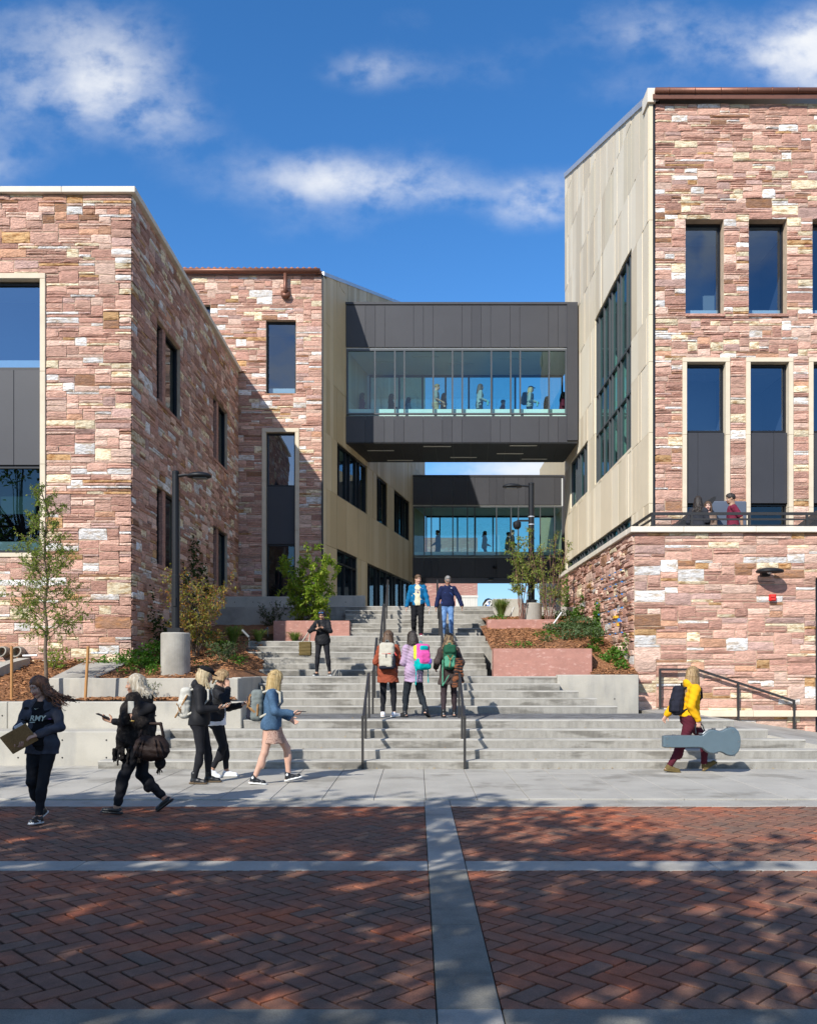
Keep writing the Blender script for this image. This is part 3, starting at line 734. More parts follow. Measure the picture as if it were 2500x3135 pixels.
for (a, b, c, d) in sw_h:
    c += z0; d += z0
    window(LB, OS, EY, EX, a, b, c, d, .08, mull=(a+.8,), room=1.3, sill=False, gl='glass_dark')
    m = MB(); m.box(-6.66, -6.535, 20+a+.68, 20+a+.94, c, d, 0, .01); m.build('stone_mullion', 'stone_dusty_rose', LB)
    m = MB(); m.box(-6.75, -6.44, 20+a-.02, 20+b+.02, c-.09, c-.002, 0, .008); m.build('sill', 'stone_dusty_rose', LB)
m = MB()
for (y0_, y1_) in ((20, 32),): m.box(-12.4, -6.8, 20.31, 31.7, 12.3, 12.5)
m.build('roof', 'asphalt', LB)
xs_ = [-12.4, -10.9, -9.45, -8.05, -6.38]
for a, b in zip(xs_, xs_[1:]):
    m = MB(); m.box(a+.003, b-.003, 19.88, 20.4, 12.552, 12.69, 0, .01); m.build('coping', 'limestone_pale', LB)
for k in range(8):
    m = MB(); m.box(-6.9, -6.38, 20.405+k*1.44, 20.4+(k+1)*1.44-.003, 12.552, 12.69, 0, .01); m.build('coping', 'limestone_pale', LB)
m = MB(); m.beam((-12.4, 20.6, 13.0), (-6.95, 20.6, 13.0), .05, .05); m.build('roof_rail', 'metal_pale', LB)
for x in (-11.6, -10.2, -8.75, -7.2):
    m = MB(); m.box(x-.02, x+.02, 20.58, 20.62, 12.5, 12.98); m.build('rail_post', 'metal_pale', LB)

# ------------------------------------------------------------------ rear left building with tan flank
BLD = thing('stone_building', 'rear left building of pink ledgestone with tan panelled side wall behind the first bridge', 'building', (-5, 34, 3))
z0 = 3.0; xl0 = -10.0; O = (xl0, 32, z0); ux = lambda x: x-xl0
winA = (ux(-5.49), ux(-4.40), 11.80-z0, 14.47-z0); surB = (ux(-5.64), ux(-4.28), .2, 10.53-z0); winS = (ux(-7.9), ux(-7.52), 14.2-z0, 15.03-z0)
facade(BLD, O, EX, NY, ux(-3.46), 13.1, [winA, surB, winS], 13, cu=.095, cv=.066)
OZ = (xl0, 32, 0)
window(BLD, OZ, EX, NY, winA[0], winA[1], 11.80, 14.47, .16, room=2.2)
window(BLD, OZ, EX, NY, winS[0], winS[1], 14.2, 15.03, .16, room=1.5, sill=False)
surround(BLD, OZ, EX, NY, surB[0], surB[1], 3.2, 10.53, .15)
window(BLD, OZ, EX, NY, ux(-5.49), ux(-4.43), 8.42, 10.38, .14, room=2.2, sill=False, gl='glass_sky')
window(BLD, OZ, EX, NY, ux(-5.49), ux(-4.43), 3.2, 6.30, .14, room=2.2, sill=False, gl='glass_dark')
m = MB(); m.box(-5.48, -4.44, 32.1, 32.2, 6.31, 8.41, 0, .006); m.build('spandrel_panel', 'charcoal_panel', BLD)
m = MB(); m.tube([(-10, 31.82, 16.2), (-3.5, 31.82, 16.2)], .085, 12); m.build('gutter', 'copper', BLD, smooth=True)
m = MB(); m.tube([(X(872.6, 31.8), 31.82, 16.1), (X(872.6, 31.8), 31.80, 15.55), (X(872.6, 31.8), 31.88, 15.3)], .065, 10); m.tube([(X(872.6, 31.8), 31.84, 15.42), (X(872.6, 31.8), 31.95, 15.34)], .17, 14); m.build('downspout', 'copper', BLD, smooth=True)
m = MB(); S_ = .326
m.add([(-10, 31.85, 16.22), (-3.5, 31.85, 16.22), (-.9, 43.5, 16.22+11.65*S_), (-10, 43.5, 16.22+11.65*S_), (-10, 31.85, 16.1), (-3.5, 31.85, 16.1), (-.9, 43.5, 16.1+11.65*S_), (-10, 43.5, 16.1+11.65*S_)],
      ((0, 1, 2, 3), (7, 6, 5, 4), (4, 5, 1, 0), (5, 6, 2, 1), (6, 7, 3, 2), (7, 4, 0, 3)))
rf = m.build('roof', 'roof_tile', BLD)
for k in range(30):
    x = -9.9+k*.215; m = MB(); m.tube([(x, 31.78, 16.24), (x+.25 if x > -5 else x, 36, 16.24+4.2*S_)], .075, 8); m.build('roof_tile', 'roof_tile', rf, smooth=True)
du = Vector((.22, 1, 0)).normalized(); dn = Vector((du.y, -du.x, 0)); DL = du.y
TO = Vector((-3.40, 32.0, 0)); uD = lambda D: (D-32)/DL
def panels(parent, O, u, n, u0, u1, rows, holes, ztop, seed, widths, mats, th=.05, group=None, name='cladding_panel', wts=None):
    O, u, n = Vector(O), Vector(u).normalized(), Vector(n).normalized(); zz = Vector((0, 0, 1)); rr = random.Random(seed)
    cuts = sorted(set(q for h in holes for q in h[:2]))
    for k in range(len(rows)-1):
        c, d = rows[k], rows[k+1]; a = u0
        while a < u1-.01:
            b = min(a+rr.choice(widths), u1)
            if u1-b < .12: b = u1
            mt = rr.choices(mats, wts)[0]
            seg = [a]+[q for q in cuts if a+.001 < q < b-.001]+[b]
            for s, e in zip(seg, seg[1:]):
                mid = (s+e)/2; zs = [(c, d)]
                for h in holes:
                    if h[0] < mid < h[1]:
                        nz = []
                        for (p, q) in zs:
                            if h[3] <= p or h[2] >= q: nz.append((p, q)); continue
                            if h[2] > p: nz.append((p, h[2]))
                            if h[3] < q: nz.append((h[3], q))
                        zs = nz
                for (p, q) in zs:
                    if q-p < .03 or e-s < .03: continue
                    t0, t1 = ztop(s), ztop(e)
                    if p >= max(t0, t1)-.02: continue
                    g_ = .004
                    A, B = O+u*(s+g_), O+u*(e-g_); qa, qb = min(q-g_, t0), min(q-g_, t1)
                    qa, qb = max(qa, p+.01), max(qb, p+.01)
                    off = n*rr.uniform(-.004, .012)
                    pm = MB(); pm.prism([A+zz*(p+g_)+off, B+zz*(p+g_)+off, B+zz*qb+off, A+zz*qa+off], -n*th); pm.build(name, mt, parent)
            a = b
L_h = [(uD(33.6), uD(37.74), 8.40, 10.46), (uD(39.3), uD(41.2), 8.40, 10.46), (uD(42.5), uD(45.8), 8.40, 10.46), (uD(33.6), uD(36.3), 3.74, 6.36), (uD(37.8), uD(46.4), 3.74, 6.32)]
gable = lambda a: 16.15+a*DL*S_
UEND = uD(49.6)
def gable_wall(parent, O, u, n, u1, rows_top, holes, gab, th=.25, z0=3.0):
    m = MB(); cuts = sorted(set([0.0, u1]+[q for h in holes for q in h[:2]]))
    O, u, n = Vector(O), Vector(u), Vector(n); zz = Vector((0, 0, 1))
    for s, e in zip(cuts, cuts[1:]):
        mid = (s+e)/2; zs = [(z0, None)]
        for h in sorted(holes, key=lambda h: h[2]):
            if h[0] < mid < h[1]:
                lo, hi = zs.pop(); zs += [(lo, h[2]), (h[3], None)]
        for lo, hi in zs:
            if hi is not None and hi-lo < .01: continue
            A, B = O+u*s-n*.06, O+u*e-n*.06; ta, tb = (hi, hi) if hi is not None else (gab(s), gab(e))
            m.prism([A+zz*lo, B+zz*lo, B+zz*tb, A+zz*ta], -n*th)
    m.build('wall', 'soffit', parent)
gable_wall(BLD, TO, du, dn, UEND, None, L_h, gable)
panels(BLD, TO, du, dn, .34, UEND, [3.0, 4.27, 6.32, 8.40, 10.45, 12.49, 14.5, 16.55, 18.6, 20.6, 22.6], L_h, gable, 21, (.42, .42, .63, .84), ['tan_panel', 'tan_panel_pale', 'tan_panel_dark'], wts=(.6, .2, .2))
for a, b in zip([3.0, 4.27, 6.32, 8.40, 10.45, 12.49, 14.5], [4.27, 6.32, 8.40, 10.45, 12.49, 14.5, 16.1]):
    m = MB(); m.obox(TO+Vector((0, 0, a+.004)), du*.335, -dn*.06, Vector((0, 0, b-a-.008))); m.build('corner_panel', 'tan_panel_pale', BLD)
m = MB(); m.obox(TO+Vector((0, 0, 16.10))+dn*.03, du*UEND+Vector((0, 0, UEND*DL*S_)), -dn*.30, Vector((0, 0, .14))); m.build('verge_trim', 'metal_pale', BLD)
m = MB(); m.box(-3.455, -3.405, 31.93, 32.15, 3, 16.1); m.build('edge_trim', 'window_frame', BLD)
kw = dict(rec=.06, fm='window_frame', gl='glass_clear', room=2.2, sill=False, fd=.14, fw=.07, mw=.05)
def vm_(h, pat):
    L = h[1]-h[0]; s = sum(pat); a = h[0]; out = []
    for p in pat[:-1]: a += L*p/s; out.append(a)
    return out
window(BLD, TO, du, dn, *L_h[0], mull=vm_(L_h[0], (1, 2, 1, 2, 1, 2)), **kw)
window(BLD, TO, du, dn, *L_h[1], mull=vm_(L_h[1], (1, 2)), **kw)
window(BLD, TO, du, dn, *L_h[2], mull=vm_(L_h[2], (2, 1, 2, 1, 2)), **kw)
window(BLD, TO, du, dn, *L_h[3], mull=vm_(L_h[3], (1.1, 1, .5)), trans=(5.85,), name='entrance_door', **kw)
window(BLD, TO, du, dn, *L_h[4], mull=vm_(L_h[4], (1, 2, 1, 2, 2, 1, 2, 1, 2, 1)), **kw)

# ------------------------------------------------------------------ right stone building with tan flank
RB = thing('stone_building', 'tall right building of pink ledgestone with narrow windows and pale tan side wall', 'building', (9, 28, 4.3))
z0 = 4.2; YR = 24.3; O = (6.60, YR, z0); ux = lambda x: x-6.60
up = [(7.444, 8.50), (9.195, 10.25), (10.96, 12.0)]; lo_ = [(7.35, 8.67), (9.11, 10.42), (10.85, 12.16)]
hol = [(ux(a), ux(b), 11.57-z0, 14.2-z0) for a, b in up]+[(ux(a), ux(b), 0, 10.36-z0) for a, b in lo_]
facade(RB, O, EX, NY, 6.2, 13.2, hol, 14, cu=.090, cv=.064)
OZ = (6.60, YR, 0)
for a, b in up:
    window(RB, OZ, EX, NY, ux(a), ux(b), 11.57, 14.2, .26, room=2.4, fw=.045, ceil=.05)
    m = MB(); m.box(a-.02, b+.02, YR-.07, YR+.1, 11.49, 11.565, 0, .006); m.build('sill', 'stone_dusty_rose', RB)
for i, (a, b) in enumerate(lo_):
    surround(RB, OZ, EX, NY, ux(a), ux(b), 4.2, 10.36, .125)
    a += .125; b -= .125
    window(RB, OZ, EX, NY, ux(a), ux(b), 8.34, 10.20, .16, room=2.4, fw=.045, sill=False, ceil=.05)
    window(RB, OZ, EX, NY, ux(a), ux(b), 4.2, 6.32, .16, room=2.0, fw=.045, sill=False, gl='glass_dark')
    s = a+(b-a)*(.31, .64, .31)[i]
    for p, q in ((a+.01, s-.003), (s+.003, b-.01)):
        m = MB(); m.box(p, q, YR+.05, YR+.2, 6.34, 8.30, 0, .005); m.build('spandrel_panel', 'charcoal_panel_b', RB)
m = MB(); m.tube([(6.55, YR-.2, 17.63), (12.8, YR-.2, 17.63)], .085, 12)
for k in range(9): m.tube([(6.9+k*.71, YR-.2, 17.63), (6.925+k*.71, YR-.2, 17.63)], .093, 12)
m.build('gutter', 'copper', RB, smooth=True)
S2 = .41
m = MB(); m.add([(6.5, YR-.2, 17.42), (12.8, YR-.2, 17.42), (12.8, 37.9, 17.42+13.8*S2), (6.5, 37.9, 17.42+13.8*S2), (6.5, YR-.2, 17.55), (12.8, YR-.2, 17.55), (12.8, 37.9, 17.55+13.8*S2), (6.5, 37.9, 17.55+13.8*S2)],
                ((3, 2, 1, 0), (4, 5, 6, 7), (0, 1, 5, 4), (1, 2, 6, 5), (2, 3, 7, 6), (3, 0, 4, 7))); rf = m.build('roof', 'copper', RB)
for k in range(28):
    x = 6.65+k*.22; m = MB(); m.tube([(x, YR-.22, 17.60), (x, 30, 17.60+5.9*S2)], .07, 8); m.build('roof_tile', 'roof_tile', rf, smooth=True)
XT = 6.42; RO = (XT, 38.0, 0); uR = lambda D: 38.0-D      # u runs towards the camera (-Y)
gabR = lambda a: 17.56+(38.0-a-YR)*S2
R_h = [(uR(31.63), uR(26.24), 8.38, 14.33), (uR(36.6), uR(32.96), 8.43, 10.33), (uR(37.6), uR(26.24), 4.6, 6.32)]
LEN = 38.0-YR
gable_wall(RB, RO, (0, -1, 0), (-1, 0, 0), LEN, None, R_h, gabR)
panels(RB, RO, NY, NX, 0, LEN-.012, [3.8, 4.6, 6.32, 8.28, 10.24, 11.54, 14.16, 16.12, 18.1, 20.1, 22.1, 24.1], R_h, gabR, 22, (.30, .45, .45, .6, .9), ['tan_buff', 'tan_buff_pale', 'tan_buff_dark', 'tan_corner'], wts=(.38, .34, .16, .12))
for a, b in zip([4.2, 6.32, 8.28, 10.24, 11.54, 14.16, 16.12], [6.32, 8.28, 10.24, 11.54, 14.16, 16.12, 17.38]):
    m = MB(); m.box(XT, 6.53, YR-.045, YR-.005, a+.004, b-.004, 0, .004); m.build('corner_panel', 'tan_corner', RB)
m = MB(); m.box(6.53, 6.60, YR-.02, YR+.05, 4.2, 17.4); m.build('edge_trim', 'window_frame', RB)
m = MB(); m.obox((XT-.05, YR-.12, 17.42), (0, 38.0-YR+.12, (38.0-YR)*S2), (.3, 0, 0), (0, 0, .19)); m.build('verge_trim', 'metal_pale', RB)
m = MB(); m.box(XT-.06, 6.585, YR-.13, YR+.45, 17.38, 17.76); m.build('verge_trim', 'limestone_pale', RB)
m = MB(); m.obox((XT+.06, 37.9, 3), (9, 0, 0), (0, .3, 0), (0, 0, 20)); m.build('rear_wall', 'tan_panel', RB)
kw = dict(rec=.05, fm='mullion_grey', gl='glass_teal', back='interior_wall', room=2.6, sill=False, fd=.12, fw=.05, mw=.05)
window(RB, RO, NY, NX, *R_h[0], mull=vm_(R_h[0], (1, 2, 2, 1, 2, 1, 2, 1, 1)), trans=(10.14, 11.57), **kw)
m = MB(); m.box(XT+.25, XT+.45, 26.35, 31.5, 9.98, 10.22); m.build('inner_sill', 'white_sill', RB)
window(RB, RO, NY, NX, *R_h[1], mull=vm_(R_h[1], (2, 1, 1, 2, 1, 1)), **kw)
window(RB, RO, NY, NX, *R_h[2], mull=vm_(R_h[2], [1, 2, 1]*7), **kw)
m = MB(); m.box(7.85, 12, 38.3, 56, 3.7, 14.5); m.build('rear_wing', 'tan_panel', RB)

# terrace wall
TW = thing('terrace_wall', 'pink ledgestone terrace wall with limestone coping and ivy on its left return', 'wall', (7.5, 20.86, 0))
O = (5.17, 20.86, -.05)
facade(TW, O, EX, NY, 5.6, 5.02, [(4.31, 5.45, 0, 3.95), ], 15, th=.35, cu=.104, cv=.072)
facade(TW, (5.17, 31.2, .8), NY, NX, 10.33, 4.17, [], 16, th=.35, prot=(.015, .08), cu=.092, cv=.07)
m = MB(); m.box(9.49, 10.6, 20.98, 21.05, .0, 3.9); dr = m.build('door', 'window_frame', TW)
m = MB(); m.box(9.55, 10.5, 20.96, 20.978, .1, 3.0); m.build('door_leaf', 'charcoal_panel_b', dr)
xs_ = [5.06, 6.32, 8.03, 9.75, 10.8]
for a, b in zip(xs_, xs_[1:]):
    m = MB(); m.box(a+.003, b-.003, 20.74, 21.2, 4.975, 5.11, 0, .008); m.build('coping', 'limestone_pale', TW)
for k in range(6):
    m = MB(); m.box(5.06, 5.5, 21.205+k*1.68, 21.2+(k+1)*1.68-.004, 4.975, 5.11, 0, .008); m.build('coping', 'limestone_pale', TW)
for a, b in ((6.4, 7.95), (7.953, 9.46)):
    m = MB(); m.box(a, b, 20.70, 20.88, .60, .75, 0, .01); m.build('stone_ledge', 'limestone', TW)
m = MB(); m.box(5.5, 12.8, 21.2, 24.28, 4.1, 4.30); m.build('terrace_floor', 'concrete', TW)

# terrace railing
rl = thing('terrace_railing', 'dark bronze railing along the terrace coping below the three talkers', 'railing', (8, 20.98, 5.1))
for z, h in ((5.45, .065), (5.315, .04), (5.17, .022)):
    m = MB(); m.beam((5.63, 20.98, z), (12, 20.98, z), .045, h); m.beam((5.63, 21.0, z), (5.63, 24.2, z), .045, h); m.build('rail_bar', 'bronze_rail', rl)
for x in (5.63, 6.57, 7.95, 9.33, 10.7):
    m = MB(); m.box(x-.024, x+.024, 20.955, 21.005, 5.111, 5.42); m.build('post', 'bronze_rail', rl)
for y in (22.4, 23.8):
    m = MB(); m.box(5.606, 5.654, y-.025, y+.025, 5.111, 5.42); m.build('post', 'bronze_rail', rl)

# ------------------------------------------------------------------ bridges
def bridge(label, Yf, Yb, xl, xr_, zb, zt, g0, g1, mull, top, bot, floor, endw, seed):
    B = thing('footbridge', label, 'bridge', ((xl+xr_)/2, (Yf+Yb)/2, zb), 0, 'charcoal glazed footbridges between the buildings')
    slope = .22
    xlb = xl+slope*(Yb-Yf)
    def pan(x0, x1, z0_, z1_, mt):
        m = MB(); m.box(x0+.004, x1-.004, Yf, Yf+.05, z0_+.004, z1_-.004, 0, .004); m.build('cladding_panel', mt, B)
    rr = random.Random(seed)
    for xs_, a, b in ((top, g1+.07, zt-.12), (bot, zb+.03, g0-.07)):
        for p, q in zip(xs_, xs_[1:]): pan(p, q, a, b, rr.choice(['charcoal_panel', 'charcoal_panel', 'charcoal_panel_b']))
    m = MB(); m.prism([(xl, Yf+.055, zb+.02), (xr_, Yf+.055, zb+.02), (xr_, Yb-.05, zb+.02), (xlb, Yb-.05, zb+.02)], (0, 0, floor-zb-.03)); m.build('floor_deck', 'interior_floor', B)
    m = MB(); m.prism([(xl, Yf+.055, g1+.02), (xr_, Yf+.055, g1+.02), (xr_, Yb-.05, g1+.02), (xlb, Yb-.05, g1+.02)], (0, 0, zt-g1-.12)); m.build('roof_deck', 'interior_ceiling', B)
    m = MB(); m.prism([(xl-.02, Yf-.03, zt-.09), (xr_, Yf-.03, zt-.09), (xr_, Yb+.03, zt-.09), (xlb, Yb+.03, zt-.09)], (0, 0, .09)); m.build('roof_cap', 'charcoal_panel', B)
    m = MB(); m.box(xlb, xr_, Yb-.05, Yb, g1+.01, zt-.1); m.box(xlb, xr_, Yb-.05, Yb, zb, g0-.01); m.build('rear_fascia', 'charcoal_panel', B)
    # soffit panels
    n = 13; w = (xr_-xl)/n
    for k in range(n):
        a, b = xl+k*w, xl+(k+1)*w
        m = MB(); m.prism([(a+.005, Yf+.01, zb-.0), (b-.005, Yf+.01, zb), (min(b+.2, xr_)-.005, Yb-.01, zb), (min(a+.2, xr_)+.005, Yb-.01, zb)], (0, 0, .018)); m.build('soffit_panel', 'soffit', B)
    window(B, (xl, Yf, 0), EX, NY, .03, xr_-xl-endw, g0, g1, .03, mull=[q-xl for q in mull], fm='mullion_grey', gl='glass_clear', room=0, fd=.10, fw=.06, mw=.055)
    window(B, (xr_, Yb, 0), NX, EY, .05, xr_-xlb-.05, g0, g1, .0, mull=[(xr_-q) for q in [mull[0]+.9+1.0*i for i in range(int((xr_-xlb-1.5)/1.0))]], fm='window_frame', gl='glass_clear', room=0, fd=.10, fw=.07, mw=.075, name='rear_window')
    m = MB(); m.box(xl+.1, xr_-.1, Yf+.24, Yf+.42, floor, g0+.27); m.build('inner_sill', 'white_sill', B)
    m = MB(); m.box(xr_-endw-.0, xr_, Yf-.06, Yf+.3, zb+.1, zt-.1, 0, .005); m.build('end_post', 'charcoal_panel_b', B)
    return B
q3 = lambda d, D: (d/1.719-375)*D/2685
YB1 = 34.7
TOP1 = [-2.80]+[q3(d, YB1) for d in (375, 427, 477, 629, 680, 730, 883, 933, 983, 1034, 1136, 1187, 1338, 1388, 1438)]
BOT1 = [-2.80]+[q3(d, YB1) for d in (375, 475, 527, 578, 680, 780, 831, 883, 1034, 1085, 1136, 1288, 1338, 1388, 1438)]
MU1 = [q3(d, YB1) for d in (425, 530, 580, 732, 833, 885, 1038, 1140, 1190, 1342)]
B1 = bridge('upper charcoal glazed footbridge in front, with people walking behind its tinted glass', YB1, 37.9, -2.80, 6.36, 10.68, 16.26, 11.83, 14.41, MU1, TOP1, BOT1, 11.62, .42, 1)
for (a, b, y) in ((385, 525, 995), (490, 625, 1047), (680, 825, 973), (822, 960, 1031), (1065, 1205, 1011), (1133, 1277, 969), (1197, 1330, 1040)):
    D = (10.68-CAMH)*2685/(2050-(800+y/1.719)); m = MB(); m.box(q3(a, D), q3(b, D), D-.05, D+.05, 10.665, 10.679); m.build('light_strip', 'light_diffuser', B1)
for (a, b, D) in ((-1.8, -.9, 36.2), (-.2, .9, 35.6), (1.3, 2.3, 36.4), (3.4, 4.4, 35.8)):
    m = MB(); m.box(a, b, D-.05, D+.05, 14.40, 14.428); m.build('ceiling_light', 'light_diffuser', B1)
YB2 = 46.5
TOP2 = [-.22]+[q3(d, YB2) for d in (720, 835, 912, 950, 1027, 1065, 1103, 1180, 1217, 1255, 1370, 1405)]
BOT2 = [-.22]+[q3(d, YB2) for d in (685, 722, 760, 875, 950, 1065, 1142, 1180, 1295, 1370, 1405)]
MU2 = [q3(d, YB2) for d in (685, 722, 835, 912, 950, 1065, 1142, 1180, 1295, 1370)]
B2 = bridge('lower charcoal glazed footbridge further back, behind the right street lamp', YB2, 49.6, -.22, 7.83, 6.59, 12.04, 7.73, 10.38, MU2, TOP2, BOT2, 7.5, .08, 2)
m = MB(); m.lathe((q3(1055, 46.4), 46.3, 7.05), [(.05, 0), (.11, .05), (.11, .14), (.06, .17)], 14); m.build('camera_dome', 'lamp_black', B2)
m = MB(); m.lathe((q3(1035, 47.2), 47.2, 6.50), [(.10, 0), (.15, .03), (.15, .088)], 16); m.build('downlight', 'lens_grey', B2)
# far building
FB = thing('far_building', 'distant brick-red stone building seen under the lower bridge', 'building', (2, 75, 3.7))
m = MB(); m.box(-8, 5.2, 75, 80, 3.7, 13); m.build('wall', 'far_stone', FB)
for k in range(9):
    m = MB(); m.box(3.35+k*.205, 3.545+k*.205, 74.9, 74.98, 3.7, 7.85); m.build('metal_panel', 'far_panel', FB)
m = MB(); m.box(3.3, 5.25, 74.85, 75, 7.86, 8.05); m.build('panel_cap', 'far_panel', FB)
o = thing('sculpture', 'chrome egg-shaped sculpture at the head of the stairs', 'sculpture', (2.78, 34, 3.74))
m = MB(); m.lathe((2.78, 34, 3.744), [(.10, 0), (.20, .15), (.25, .35), (.22, .55), (.12, .70), (.03, .74)], 24); m.build('orb', 'chrome', o, smooth=True)
m = MB(); ang = R(30)
m.tube([(2.72+.17*math.cos(t)*.9+.05*math.sin(t), 33.77-.02*math.cos(t), 4.2+.17*math.sin(t)+.08*math.cos(t)) for t in [2*math.pi*k/20 for k in range(21)]], .016, 6); m.build('rim', 'white_paint', o, smooth=True)
# ------------------------------------------------------------------ people: signed distance bodies meshed with surface nets
f32 = np.float32
V3 = lambda *a: np.array(a, dtype=np.float64)
def nrm(v): return v/max(1e-9, np.linalg.norm(v))
class SDF:
    def __init__(s, lo, hi, h):
        s.lo = np.array(lo, float); s.h = h; s.n = np.ceil((np.array(hi)-s.lo)/h).astype(int)+1
        s.D = np.full(s.n, .5, f32); s.M = np.zeros(s.n, np.int8); s.Rw = np.full(s.n, 9., f32)
        s.ax = [(s.lo[i]+h*np.arange(s.n[i])).astype(f32) for i in range(3)]
    def op(s, prim, k=.015, m=0, sub=False):
        f, lo, hi = prim; pad = k+3*s.h
        i0 = np.clip(np.floor((lo-pad-s.lo)/s.h).astype(int), 0, s.n); i1 = np.clip(np.ceil((hi+pad-s.lo)/s.h).astype(int)+1, 0, s.n)
        if (i1 <= i0).any(): return s
        sl = tuple(slice(a, b) for a, b in zip(i0, i1))
        d = f(s.ax[0][sl[0]][:, None, None], s.ax[1][sl[1]][None, :, None], s.ax[2][sl[2]][None, None, :]).astype(f32)
        c = s.D[sl]
        if sub:
            a, b = -c, d; hh = np.maximum(k-np.abs(a-b), 0)/max(k, 1e-6); s.D[sl] = -(np.minimum(a, b)-hh*hh*k*.25)
        else:
            hh = np.maximum(k-np.abs(c-d), 0)/max(k, 1e-6); s.D[sl] = np.minimum(c, d)-hh*hh*k*.25
            q = d < s.Rw[sl]; s.M[sl][q] = m; s.Rw[sl][q] = d[q]
        return s
    def wrinkle(s, amp, fr=26., seed=0, zs=1.5):
        r = np.random.RandomState(seed); x, y, z = s.ax[0][:, None, None], s.ax[1][None, :, None], s.ax[2][None, None, :]
        t = 0
        for i in range(3):
            k = r.normal(size=3)*fr*(.6+.5*i); ph = r.uniform(0, 6.3, 3); w = r.normal(size=3)*fr*.35
            t = t+np.sin(k[0]*x+k[1]*y+k[2]*z*zs+ph[0]+1.4*np.sin(w[0]*x+w[1]*y+w[2]*z*zs/1.5+ph[1]))/(1+.6*i)
        s.D += (amp*.6*t*(np.abs(s.D) < .06)).astype(f32)
        return s
    def mesh(s):
        D = s.D; D[0] = D[-1] = .5; D[:, 0] = D[:, -1] = .5; D[:, :, 0] = D[:, :, -1] = .5
        I = D < 0; nx, ny, nz = D.shape
        cnt = np.zeros((nx-1, ny-1, nz-1), np.int8)
        for a in (0, 1):
            for b in (0, 1):
                for c in (0, 1): cnt += I[a:nx-1+a, b:ny-1+b, c:nz-1+c]
        act = (cnt > 0) & (cnt < 8); ci = np.argwhere(act)
        if len(ci) == 0: return None
        acc = np.zeros((len(ci), 3)); num = np.zeros(len(ci))
        for ax in range(3):
            o = [q for q in range(3) if q != ax]
            for a in (0, 1):
                for b in (0, 1):
                    p = ci.copy(); p[:, o[0]] += a; p[:, o[1]] += b; q = p.copy(); q[:, ax] += 1
                    d0 = D[tuple(p.T)]; d1 = D[tuple(q.T)]; cr = (d0 < 0) != (d1 < 0)
                    t = np.where(cr, d0/np.where(d0 == d1, 1, d0-d1), 0)
                    pos = p.astype(float); pos[:, ax] += t; acc += pos*cr[:, None]; num += cr
        vs = acc/num[:, None]*s.h+s.lo
        idx = np.full(act.shape, -1, np.int64); idx[act] = np.arange(len(ci))
        vm = s.M[tuple(np.rint((vs-s.lo)/s.h).astype(int).T)]
        Q = []
        for ax in range(3):
            o1, o2 = (ax+1) % 3, (ax+2) % 3
            A = np.take(I, range(0, I.shape[ax]-1), ax); B = np.take(I, range(1, I.shape[ax]), ax)
            e = np.argwhere(A != B); e = e[(e[:, o1] > 0) & (e[:, o2] > 0)]
            if len(e) == 0: continue
            sg = A[tuple(e.T)]
            c = []
            for (a, b) in ((-1, -1), (0, -1), (0, 0), (-1, 0)):
                p = e.copy(); p[:, o1] += a; p[:, o2] += b; c.append(idx[tuple(p.T)])
            c = np.stack(c, 1); c[~sg] = c[~sg][:, ::-1]; Q.append(c[(c >= 0).all(1)])
        return vs, np.concatenate(Q), vm
def cap(a, b, ra, rb=None, flat=None, ratio=1.0):
    a, b = np.array(a, float), np.array(b, float); rb = ra if rb is None else rb; ba = b-a; L2 = max(1e-9, float(ba @ ba))
    def f(x, y, z):
        px, py, pz = x-a[0], y-a[1], z-a[2]; t = np.clip((px*ba[0]+py*ba[1]+pz*ba[2])/L2, 0, 1)
        qx, qy, qz = px-t*ba[0], py-t*ba[1], pz-t*ba[2]; d2 = qx*qx+qy*qy+qz*qz
        if flat is not None:
            c = qx*flat[0]+qy*flat[1]+qz*flat[2]; d2 = d2+c*c*(1/ratio**2-1)
        return (np.sqrt(np.maximum(d2, 0))-(ra+(rb-ra)*t))*min(1, ratio)
    r = max(ra, rb)*max(1, ratio)
    return f, np.minimum(a, b)-r, np.maximum(a, b)+r
def ell(c, r, B=None):
    c = np.array(c, float); r = np.array(r, float); B = np.eye(3) if B is None else B
    def f(x, y, z):
        px, py, pz = x-c[0], y-c[1], z-c[2]
        q = [(B[i][0]*px+B[i][1]*py+B[i][2]*pz)/r[i] for i in range(3)]
        k0 = np.sqrt(q[0]**2+q[1]**2+q[2]**2); k1 = np.sqrt((q[0]/r[0])**2+(q[1]/r[1])**2+(q[2]/r[2])**2)
        return k0*(k0-1)/np.maximum(k1, 1e-6)
    e = np.sqrt(sum((B[i]*r[i])**2 for i in range(3)))
    return f, c-e, c+e
def rbox(c, hf, rd, B=None):
    c = np.array(c, float); hf = np.array(hf, float); B = np.eye(3) if B is None else B
    def f(x, y, z):
        px, py, pz = x-c[0], y-c[1], z-c[2]
        q = [np.abs(B[i][0]*px+B[i][1]*py+B[i][2]*pz)-hf[i]+rd for i in range(3)]
        o = np.sqrt(sum(np.maximum(w, 0)**2 for w in q)); return o+np.minimum(np.maximum(np.maximum(q[0], q[1]), q[2]), 0)-rd
    e = sum(np.abs(B[i])*hf[i] for i in range(3))
    return f, c-e, c+e
